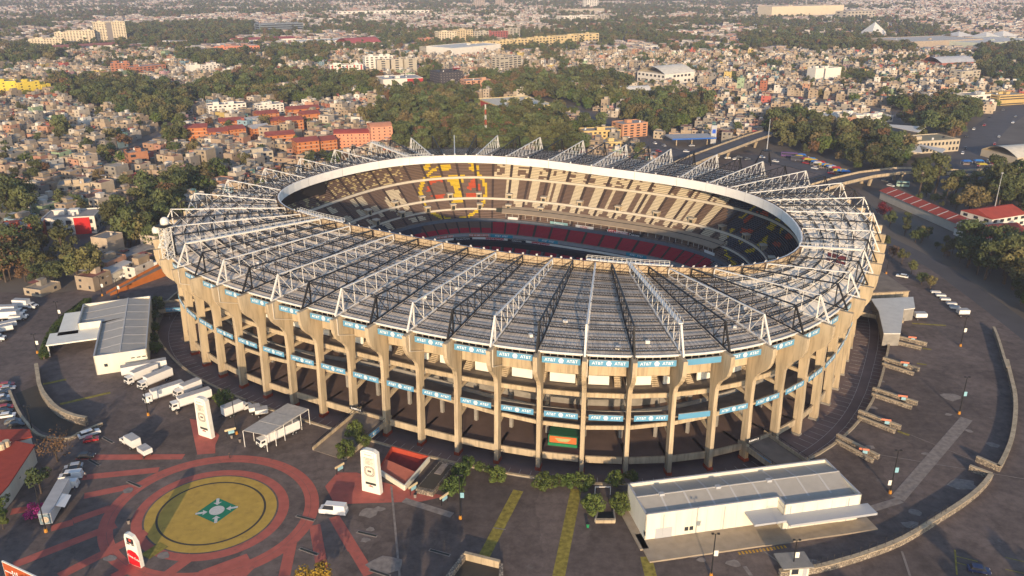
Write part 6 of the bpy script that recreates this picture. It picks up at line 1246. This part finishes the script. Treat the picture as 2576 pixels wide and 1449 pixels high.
# ================================================================ city quarters and woods
TREEPOLY = [[(470,235),(640,195),(780,195),(960,205),(960,245),(800,265),(720,270),(640,262),(560,262),(500,265),(470,300),(400,325),(330,305),(210,275),(200,245),(330,222)],
 [(905,300),(940,262),(1040,232),(1100,240),(1190,250),(1230,290),(1400,300),(1410,330),(1560,330),(1560,300),(1480,250),(1400,210),(1420,190),(1560,205),(1640,262),(1790,262),(1790,300),(1700,335),(1650,345),(1470,330),(1465,400),(1000,400),(995,365),(930,330)],
 [(1180,215),(1330,190),(1480,235),(1560,270),(1500,300),(1395,300),(1400,268),(1250,262),(1240,255)],[(1060,190),(1100,190),(1100,240),(1040,235)],
 [(1930,312),(2010,300),(2080,330),(2230,345),(2290,390),(2270,430),(2170,445),(2060,395),(1960,380),(1930,350)],[(2240,270),(2430,268),(2470,300),(2440,350),(2330,345),(2260,312)],[(2250,450),(2330,440),(2450,450),(2576,480),(2640,560),(2470,560),(2440,580),(2410,570),(2300,500)],
 [(2206,548),(2286,604),(2373,648),(2440,706),(2529,772),(2720,900),(2720,650),(2590,640),(2470,640),(2400,615),(2330,595),(2260,560)],[(-60,640),(0,620),(60,632),(120,620),(200,615),(250,650),(245,715),(120,728),(0,722),(-60,730)],[(250,575),(330,520),(430,480),(560,455),(520,500),(440,560),(410,610),(330,640),(260,650)],[(0,555),(20,530),(90,535),(95,570),(40,585)],
 [(-60,100),(70,128),(200,134),(215,155),(150,165),(-60,170)],[(325,75),(520,62),(640,64),(640,84),(560,112),(450,108),(330,112)],[(130,215),(215,210),(330,215),(330,240),(200,262),(135,250)],[(2470,112),(2640,125),(2640,225),(2470,205),(2440,165)],[(1860,95),(2200,98),(2300,128),(2290,140),(2050,132),(1860,118)],[(440,140),(530,142),(660,142),(800,135),(830,160),(700,185),(560,175),(450,165)],[(140,330),(165,320),(190,350),(150,360)],[(395,330),(460,325),(470,372),(420,390)],[(255,395),(290,390),(295,425),(262,425)]]
OPEN = [[(1630,375),(1930,365),(2200,440),(2200,560),(2100,520),(1650,470)],[(2405,480),(2440,380),(2500,300),(2640,250),(2640,420),(2530,440)]]
PLZW = [(p.x, p.y) for p in PLZ]
def free(x, y, r):
    for fx, fy, fr in FOOT:
        if (x-fx)**2+(y-fy)**2 < (fr+r*.6)**2: return False
    for P, w in ROADS:
        for a, b in zip(P, P[1:]):
            dx, dy = b.x-a.x, b.y-a.y; t = max(0, min(1, ((x-a.x)*dx+(y-a.y)*dy)/(dx*dx+dy*dy+1e-9)))
            if (x-a.x-dx*t)**2+(y-a.y-dy*t)**2 < (w+r*.4)**2: return False
    if pip(x, y, PLZW): return False
    l = SL((x, y)); 
    return math.hypot(l[0]/150, l[1]/142) > 1
WALLS = [((.36,.275,.19),9),((.30,.24,.17),8),((.42,.34,.25),8),((.25,.225,.19),6),((.50,.43,.34),5),((.60,.56,.49),3.5),((.36,.20,.13),2.4),((.44,.24,.16),1.4),((.32,.12,.07),1.0),((.46,.34,.12),1.0),((.26,.33,.20),1),((.20,.29,.33),.7),((.38,.10,.08),.4),((.46,.27,.27),.4)]
_wc = np.cumsum([w for _, w in WALLS]); _wc = _wc/_wc[-1]
NAMES = ['tan','brown','beige','grey concrete','cream','white','rust','salmon','brick red','ochre','pale green','pale blue','red','pink']
ROOFS = [(.30,.26,.21),(.24,.21,.18),(.36,.31,.25),(.28,.12,.09),(.20,.19,.18),(.40,.36,.31),(.33,.16,.12)]
H_IND, H_STUFF, T_PTS = [], [], []
rnd = random.Random(5)
PHI = -.33; cph, sph = math.cos(PHI), math.sin(PHI)
def inview(x, y, m=1.0): return abs(x) < .66*y*m+40
SHADOWED = []
# --- near and middle quarters on lots
vrow = -900; vi = 0
while vrow < 2100:
    dep = rnd.uniform(10, 14); u = -2100+rnd.uniform(0, 6); cnt = 0
    while u < 2100:
        w = rnd.uniform(5.5, 9.8); cnt += 1
        if cnt % 11 == 0: u += 8
        uc, vc = u+w/2, vrow+dep/2; x, y = uc*cph-vc*sph, uc*sph+vc*cph; u += w
        if not (180 < y < 1350) or not inview(x, y): continue
        px, py = PR((x, y, 0))
        if py > 740 or px < -120 or px > 2700: continue
        if any(pip(px, py, q) for q in TREEPOLY) and not (py < 335 and vnoise(x, y, 42) > .70): continue
        if any(pip(px, py, q) for q in OPEN): continue
        if px > 2200 and py > 300: continue
        if not free(x, y, w*.6): continue
        if vnoise(x+900, y, 60) > (.88 if py > 240 else .74) or rnd.random() < (.045 if py > 240 else .10):
            T_PTS.append((x+rnd.uniform(-3,3), y+rnd.uniform(-3,3), rnd.uniform(.6,1.1))); continue
        fl = rnd.choices((1,2,3,4), (22,46,24,5))[0]; h = fl*2.7+rnd.uniform(0,.7)
        wi = int(np.searchsorted(_wc, rnd.random()))
        H_STUFF.append((x, y, w*.97, dep*rnd.uniform(.7,.97), h, PHI+rnd.uniform(-.05,.05), wi, rnd.randrange(len(ROOFS)), fl, rnd.random()))
    vrow += dep; vi += 1
    if vi % 2 == 0: vrow += 5.5
# --- woods
def fill_woods(poly, sp):
    P = [G(*p) for p in poly]; x0, x1 = min(p.x for p in P), max(p.x for p in P); y0, y1 = min(p.y for p in P), max(p.y for p in P); Q = [(p.x, p.y) for p in P]; y = y0
    while y < y1:
        x = x0
        while x < x1:
            a, b = x+rnd.uniform(-.45,.45)*sp, y+rnd.uniform(-.45,.45)*sp
            if pip(a, b, Q) and inview(a, b, 1.02) and free(a, b, 2) and vnoise(a, b, 25) < .84 and not (PR((a, b, 0))[1] < 335 and vnoise(a, b, 42) > .68): qx, qy = PR((a, b, 0)); T_PTS.append((a, b, rnd.choice((rnd.uniform(.45,.9), rnd.uniform(.8,1.3), rnd.uniform(1.1,1.65)))*(1.12 if sp < 8 else 1.15)*(.42 if 2180 < qx < 2420 and 500 < qy < 720 else 1)))
            x += sp
        y += sp
for q in TREEPOLY: fill_woods(q, 7.2 if max(p[1] for p in q) > 230 else 9.5)
# street trees and single trees seen among the houses
for i in range(420):
    px, py = rnd.uniform(0,2576), rnd.uniform(150,640) if rnd.random() < .8 else rnd.uniform(130,300); p = G(px, py)
    if free(p.x, p.y, 1) and not any(pip(px, py, q) for q in TREEPOLY+OPEN) and not (px > 2200 and py > 450): T_PTS.append((p.x, p.y, rnd.uniform(.6,1.3)))
# --- far mixed belt
FARH = []
yy = 1330
while yy < 4300:
    st = 13+(yy-1330)*.004; x = -.68*yy-40
    while x < .68*yy+40:
        a, b = x+rnd.uniform(-.35,.35)*st, yy+rnd.uniform(-.35,.35)*st; x += st
        px, py = PR((a, b, 0))
        if py < -70 or px < -60 or px > 2640: continue
        n = .38*vnoise(a, b*.6, 170)+.34*vnoise(a+999, b*.8, 55)+.28*vnoise(a, b, 22); bias = .50+.04*math.sin(px/300)+(.03 if px > 1700 else 0)
        tr = n > bias or any(pip(px, py, q) for q in TREEPOLY)
        if not free(a, b, 5): continue
        if tr: T_PTS.append((a, b, rnd.uniform(.8,1.5)))
        elif rnd.random() < .85: FARH.append((a, b, rnd.uniform(7,15), rnd.uniform(7,14), rnd.uniform(4,9), PHI+rnd.uniform(-.3,.3), rnd.random()))
    yy += st
# --- nearest houses as individuals, the rest as one mass
def vis(x, y, h):
    px, py = PR((x, y, h)); return -10 < px < 2586 and not (470 < px < 2180 and py > 400)
H_STUFF.sort(key=lambda q: q[1]**2+q[0]**2)
IND = []; REST = []
for q in H_STUFF: (IND if len(IND) < 300 and vis(q[0], q[1], q[4]) else REST).append(q)
unit_wall = {}
def house_parts(q):
    x, y, w, d, h, rz, wi, ri, fl, s = q; r = random.Random(int(s*1e9)); c, sn = math.cos(rz), math.sin(rz)
    front = -1                                         # wall facing the camera is local -y
    wins = []
    for f in range(fl):
        n = max(1, int(w/3.2))
        for j in range(n):
            if r.random() < .75: wins.append((-w/2+(j+.5)*w/n+r.uniform(-.3,.3), -d/2, f*2.7+1.5, r.uniform(.9,1.7), r.uniform(.9,1.4), 0))
        sx = 1 if x < 0 else -1
        if r.random() < .5: wins.append((sx*w/2, r.uniform(-.25,.25)*d, f*2.7+1.5, r.uniform(.8,1.3), 1.1, 1))
    shed = (r.uniform(-.22,.22)*w, r.uniform(-.05,.2)*d, *((r.uniform(2.2,3.6), r.uniform(2.4,4)) if r.random() < .5 else (w*r.uniform(.4,.55), d*r.uniform(.35,.6))), r.uniform(2.2,2.9)) if r.random() < .7 else None
    tanks = [(r.uniform(-.38,.38)*w, r.uniform(-.38,.38)*d, r.random() < .7) for _ in range(r.choice((0,1,1,2)))]
    return wins, shed, tanks
TIN = [(.32,.31,.30),(.18,.2,.24),(.30,.10,.08),(.42,.40,.37),(.12,.22,.2)]
tinm = [mat('tin_%d' % i, c, .7, .2, .8) for i, c in enumerate(TIN)]
wallmats = [mat('house_wall_%d' % i, c, .9, .16, .3, rnd=.10) for i, (c, _) in enumerate(WALLS)]; roofmats = [mat('house_roof_%d' % i, c, .95, .2, .4) for i, c in enumerate(ROOFS)]
tank_me = [MB().tube((0,0,0), (0,0,1.3), .6, .5, 8).mesh('water_tank', m) for m in (black_steel, mat('tank_pale', (.5,.45,.38), .7))]
unit_box = {}
def ubox(m):
    if m.name not in unit_box: unit_box[m.name] = MB().box((0,0,.5), (1,1,1)).mesh('block', m)
    return unit_box[m.name]
def shell(w, d, h, mw):
    mb = MB(); t = .2
    o = [(-w/2,-d/2),(w/2,-d/2),(w/2,d/2),(-w/2,d/2)]; i_ = [(-w/2+t,-d/2+t),(w/2-t,-d/2+t),(w/2-t,d/2-t),(-w/2+t,d/2-t)]
    mb.add([(*p, 0) for p in o]+[(*p, h) for p in o]+[(*p, h) for p in i_]+[(*p, h-.55) for p in i_], [f for k in range(4) for f in ((k,(k+1)%4,4+(k+1)%4,4+k),(4+k,4+(k+1)%4,8+(k+1)%4,8+k),(8+k,8+(k+1)%4,12+(k+1)%4,12+k))])
    return mb
ANCH = [((110,560),'the white corner shop'),((55,600),'the dark red house'),((190,480),'the pale rooftop house'),((355,410),'the narrow brick house'),((655,400),'the grey concrete flats'),((500,340),'the brick estate corner'),((780,380),'the brick estate end'),((916,345),'the salmon flats'),((575,275),'the white flats'),((90,230),'the yellow blocks'),((335,680),'the semi truck'),((150,700),'the left lot trucks'),((1222,330),'the red and white mast'),((1330,280),'the yellow fronted store'),((1510,345),'the yellow flats'),((1596,330),'the salmon block'),((1735,355),'the fuel station'),((1850,370),'the overpass'),((1925,395),'the steel tripod'),((2080,420),'the market stalls'),((2140,300),'the white depot'),((2350,370),'the school block'),((2300,530),'the red school wing'),((2530,560),'the white villa'),((2494,500),'the thin pale pole'),((2313,598),'the school garden palm'),((2400,720),'the right road'),((2550,390),'the barrel roofed mall'),((2470,330),'the right avenue'),((1710,200),'the white arched hall'),((1140,200),'the dark hotel'),((280,560),'the left tree clump'),((40,440),'the left edge'),((250,330),'the wooded belt')]
def near(px, py):
    (ax, ay), nm = min(ANCH, key=lambda a: (a[0][0]-px)**2+4*(a[0][1]-py)**2); dx, dy = px-ax, (py-ay)*1.6; dist = math.hypot(dx, dy); far_ = 'just ' if dist < 38 else '' if dist < 90 else 'well '
    return far_+(('left of ' if dx < 0 else 'right of ') if abs(dx) > abs(dy) else ('behind ' if dy < 0 else 'in front of '))+nm
def where(px, py):
    if px < 480: return 'in the quarter left of the stadium' if py > 380 else 'in the quarter beyond the left trees'
    if px < 1000: return 'near the brick apartment estate behind the left rim'
    if px < 1500: return 'behind the far rim near the wooded park'
    return 'in the quarter right of the wooded park'
for q in IND:
    x, y, w, d, h, rz, wi, ri, fl, s = q; px, py = PR((x, y, h/2)); wins, shed, tanks = house_parts(q)
    st_ = {1:'one-storey',2:'two-storey',3:'three-storey',4:'four-storey'}[fl]
    ex = ('with roof room, tank,' if shed and tanks else 'with roof room,' if shed else 'with roof tank,' if tanks else 'with bare roof,')
    lab = '%s %s house %s %s' % (NAMES[wi], st_, ex, near(px, py)); lab = lab if len(lab.split()) < 16 else '%s %s house %s' % (NAMES[wi], st_, near(px, py)); e = empty('house', (x, y, 0), rz, lab, 'house', 'houses of the city quarters')
    shell(w, d, h, None).build('wall', wallmats[wi], e); link('roof', ubox(roofmats[ri]), e, (0,0,h-.75), 0, (w-.42,d-.42,.3))
    for (a, b, z, ww, hh, sd_) in wins: link('window', win_unit, e, (a, b, z), math.pi/2 if sd_ else 0, (ww, 1, hh))
    if shed: link('roof_room', ubox(wallmats[(wi+1) % 6]), e, (shed[0], shed[1], h-.46), 0, (shed[2], shed[3], shed[4]))
    if s > .4: link('lean_to_roof', ubox(tinm[int(s*1000) % 5]), e, ((s*7.3 % 1-.5)*w*.5, (s*3.1 % 1-.5)*d*.5, h+.9+s), 0, (w*.35, d*.3, .08))
    for tx, ty, bk in tanks: link('water_tank', tank_me[0 if bk else 1], e, (tx, ty, h-.44))
# the rest of the houses
mb = MB()
def xf(q, p): c, s = math.cos(q[5]), math.sin(q[5]); return (q[0]+p[0]*c-p[1]*s, q[1]+p[0]*s+p[1]*c, p[2])
def jit(c, v): return tuple(max(.01, a*v) for a in c)
for q in REST:
    x, y, w, d, h, rz, wi, ri, fl, s = q; v = .85+.3*s; wc = jit(WALLS[wi][0], v); sh = shell(w, d, h, None); mb.col = wc; mb.add([xf(q, p) for p in sh.v], sh.f)
    mb.col = jit(ROOFS[ri], v); mb.add([xf(q, p) for p in ((-w/2+.2,-d/2+.2,h-.5),(w/2-.2,-d/2+.2,h-.5),(w/2-.2,d/2-.2,h-.5),(-w/2+.2,d/2-.2,h-.5))], [(0,1,2,3)])
    wins, shed, tanks = house_parts(q); mb.col = (.035,.035,.04)
    for (a, b, z, ww, hh, sd_) in wins:
        if sd_: sg = .06 if a > 0 else -.06; P = [(a+sg,b-ww/2,z-hh/2),(a+sg,b+ww/2,z-hh/2),(a+sg,b+ww/2,z+hh/2),(a+sg,b-ww/2,z+hh/2)]
        else: P = [(a-ww/2,b-.06,z-hh/2),(a+ww/2,b-.06,z-hh/2),(a+ww/2,b-.06,z+hh/2),(a-ww/2,b-.06,z+hh/2)]
        mb.add([xf(q, p) for p in P], [(0,1,2,3)])
    if shed:
        mb.col = jit(WALLS[(wi+1) % 6][0], v); a, b, ww, dd, hh = shed; z0 = h-.5
        mb.add([xf(q, p) for p in [(a-ww/2,b-dd/2,z0),(a+ww/2,b-dd/2,z0),(a+ww/2,b+dd/2,z0),(a-ww/2,b+dd/2,z0),(a-ww/2,b-dd/2,z0+hh),(a+ww/2,b-dd/2,z0+hh),(a+ww/2,b+dd/2,z0+hh),(a-ww/2,b+dd/2,z0+hh)]], [(0,1,5,4),(1,2,6,5),(2,3,7,6),(3,0,4,7),(4,5,6,7)])
    if s > .45:
        mb.col = TIN[int(s*1000) % 5]; a, b = (s*7.3 % 1-.5)*w*.5, (s*3.1 % 1-.5)*d*.5; ww, dd = w*.35, d*.3; z0 = h+.9+s
        mb.add([xf(q, p) for p in [(a-ww/2,b-dd/2,z0),(a+ww/2,b-dd/2,z0),(a+ww/2,b+dd/2,z0+.5),(a-ww/2,b+dd/2,z0+.5),(a-ww/2,b+dd/2,h-.5),(a+ww/2,b+dd/2,h-.5)]], [(0,1,2,3),(3,2,5,4)])
    for tx, ty, bk in tanks:
        mb.col = (.02,.02,.02) if bk else (.5,.45,.4); n = 6; z0 = h-.48
        mb.add([xf(q, (tx+.6*math.cos(k*1.047), ty+.6*math.sin(k*1.047), z)) for z in (z0, z0+1.3) for k in range(n)], [(k, (k+1) % n, n+(k+1) % n, n+k) for k in range(n)]+[tuple(range(n, 2*n))])
city_m = mat('city_mass', (0,0,0), .92, .16, .3, vcol='col')
tag(mb.build('city_houses', city_m), 'dense mass of small flat roofed houses spreading behind the stadium', 'houses', kind='stuff')
mb = MB(); FC = [(.60,.53,.45),(.68,.64,.58),(.50,.42,.34),(.48,.36,.28),(.62,.56,.49),(.38,.33,.28),(.42,.24,.18)]
for a, b, w, d, h, rz, s in FARH:
    q = (a, b, w, d, h, rz); c = jit(FC[int(s*97) % 7], .58+.38*s)
    vs = [(-w/2,-d/2,0),(w/2,-d/2,0),(w/2,d/2,0),(-w/2,d/2,0),(-w/2,-d/2,h),(w/2,-d/2,h),(w/2,d/2,h),(-w/2,d/2,h)]
    mb.col = c; mb.add([xf(q, p) for p in vs], [(0,1,5,4),(1,2,6,5),(2,3,7,6),(3,0,4,7)]); mb.col = jit((.36,.32,.29) if s > .2 else (.30,.14,.11), .8+.3*s); mb.add([xf(q, p) for p in vs[4:]], [(0,1,2,3)])
    if s > .35: mb.col = (.05,.05,.055); mb.add([xf(q, p) for p in ((-w*.3,-d/2-.07,h*.35),(w*.1*(1+s),-d/2-.07,h*.35),(w*.1*(1+s),-d/2-.07,h*.7),(-w*.3,-d/2-.07,h*.7))], [(0,1,2,3)])
tag(mb.build('far_houses', city_m), 'far mass of pale houses between trees towards the hills', 'houses', kind='stuff')
# --- trees: nearest 300 as individuals, the rest instanced as one wood
T_PTS.sort(key=lambda p: p[0]**2+p[1]**2)
IT, RT = [], []
for p in T_PTS: (IT if len(IT) < 290 and vis(p[0], p[1], 5) else RT).append(p)
for i, (x, y, s) in enumerate(IT):
    px, py = PR((x, y, 4)); v = NEARV[rnd.choices(range(6), (4,4,4,2,3,.6))[0]]
    kind = {'green':'dark green','olive':'olive yellow','brown':'brown sparse'}[v.kind]; sz = 'small' if s < .8 else 'tall' if s > 1.3 else 'mid-sized'
    tree(v, (x, y, 0), s*1.12, '%s %s tree %s' % (sz, kind, near(px, py)), 'trees around the stadium and park')
tree(REDV, G(2222,545), .95, 'dark red leaved tree beside the red roofed school wing')
# two palms beside the school garden
def palm(p, label):
    e = empty('palm_tree', G(*p), 0, label, 'palm'); MB().tube((0,0,0), (0,0,4.2), .45, .35, 8).build('trunk', bark, e); mb = MB(); r = random.Random(4)
    for j in range(38):
        a = j*2.4; el = .9-1.5*(j/38); L = 4.2; pts = [Vector((math.cos(a)*L*t*math.cos(el*(1-t*.4)), math.sin(a)*L*t*math.cos(el*(1-t*.4)), 4.2+L*t*math.sin(el)-1.6*t*t)) for t in (0,.35,.7,1)]; s = Vector((-math.sin(a), math.cos(a), 0))
        for k in range(3): w0, w1 = .45*(1-k/3.2), .45*(1-(k+1)/3.2); mb.add([tuple(pts[k]+s*w0), tuple(pts[k]-s*w0), tuple(pts[k+1]-s*w1), tuple(pts[k+1]+s*w1)], [(0,1,2,3)])
    mb.build('fronds', LEAF['olive'], e)
palm((2313,598), 'low spreading palm in the school garden'); palm((2445,618), 'second palm beside the red roofed villa')
src = bpy.data.collections.new('tree_sources')
farv = []
for i, (sd_, H, rx, m, kw) in enumerate([(31,10,4.4,'green',dict(lobes=12)),(32,11,3.9,'green',dict(base=.2)),(33,8,5.0,'bright',dict(lobes=22)),(34,10,4.2,'olive',{}),(35,14,2.6,'green',dict(base=.12)),(36,9,4.2,'brown',{})]):
    mb_, L = crown_mesh(sd_, H, rx, 620, .62, m=m, **kw); me = mb_.mesh('tree_source', [LEAF[m], bark]); o = bpy.data.objects.new('tree_%d' % i, me); src.objects.link(o)
me = bpy.data.meshes.new('wood'); me.from_pydata([(p[0], p[1], 0) for p in RT], [], [])
at = me.attributes.new('sc', 'FLOAT', 'POINT'); at.data.foreach_set('value', [p[2] for p in RT]); at = me.attributes.new('rot', 'FLOAT', 'POINT'); at.data.foreach_set('value', [rnd.uniform(0,6.28) for _ in RT]); at = me.attributes.new('idx', 'INT', 'POINT'); at.data.foreach_set('value', [rnd.choices(range(6), (5,5,3,3,1.6,1.2))[0] for _ in RT])
wood = tag(link('wood', me), 'dark green woods and scattered trees filling the city behind the stadium', 'trees', kind='stuff')
ng = bpy.data.node_groups.new('scatter_trees', 'GeometryNodeTree'); ng.interface.new_socket('Geometry', in_out='INPUT', socket_type='NodeSocketGeometry'); ng.interface.new_socket('Geometry', in_out='OUTPUT', socket_type='NodeSocketGeometry')
N = ng.nodes; gi, go = N.new('NodeGroupInput'), N.new('NodeGroupOutput'); iop = N.new('GeometryNodeInstanceOnPoints'); ci = N.new('GeometryNodeCollectionInfo'); ci.inputs[0].default_value = src; ci.inputs[1].default_value = True; ci.inputs[2].default_value = True
def na(name, t): n = N.new('GeometryNodeInputNamedAttribute'); n.data_type = t; n.inputs[0].default_value = name; return [o for o in n.outputs if o.enabled][0]
cx_ = N.new('ShaderNodeCombineXYZ'); ng.links.new(na('rot', 'FLOAT'), cx_.inputs[2]); iop.inputs['Pick Instance'].default_value = True
for a, b in ((gi.outputs[0], iop.inputs['Points']), (ci.outputs[0], iop.inputs['Instance']), (na('idx', 'INT'), iop.inputs['Instance Index']), (cx_.outputs[0], iop.inputs['Rotation']), (na('sc', 'FLOAT'), iop.inputs['Scale']), (iop.outputs[0], go.inputs[0])): ng.links.new(a, b)
md = wood.modifiers.new('scatter', 'NODES'); md.node_group = ng
# ================================================================ haze
hz = bpy.data.materials.new('haze'); hz.use_nodes = True; t = hz.node_tree; t.nodes.remove(t.nodes['Principled BSDF']); pv = t.nodes.new('ShaderNodeVolumePrincipled'); pv.inputs['Density'].default_value = .000105; pv.inputs['Color'].default_value = (.70,.74,.95,1); pv.inputs['Anisotropy'].default_value = 0
t.links.new(pv.outputs[0], t.nodes['Material Output'].inputs['Volume'])
tag(MB().box((0,2790,60), (11600,6700,142)).build('haze', hz), 'thin bluish evening haze over the whole city', 'haze', kind='stuff')
print('COUNTS', len(IND), len(REST), len(FARH), len(IT), len(RT), len(bpy.data.objects))
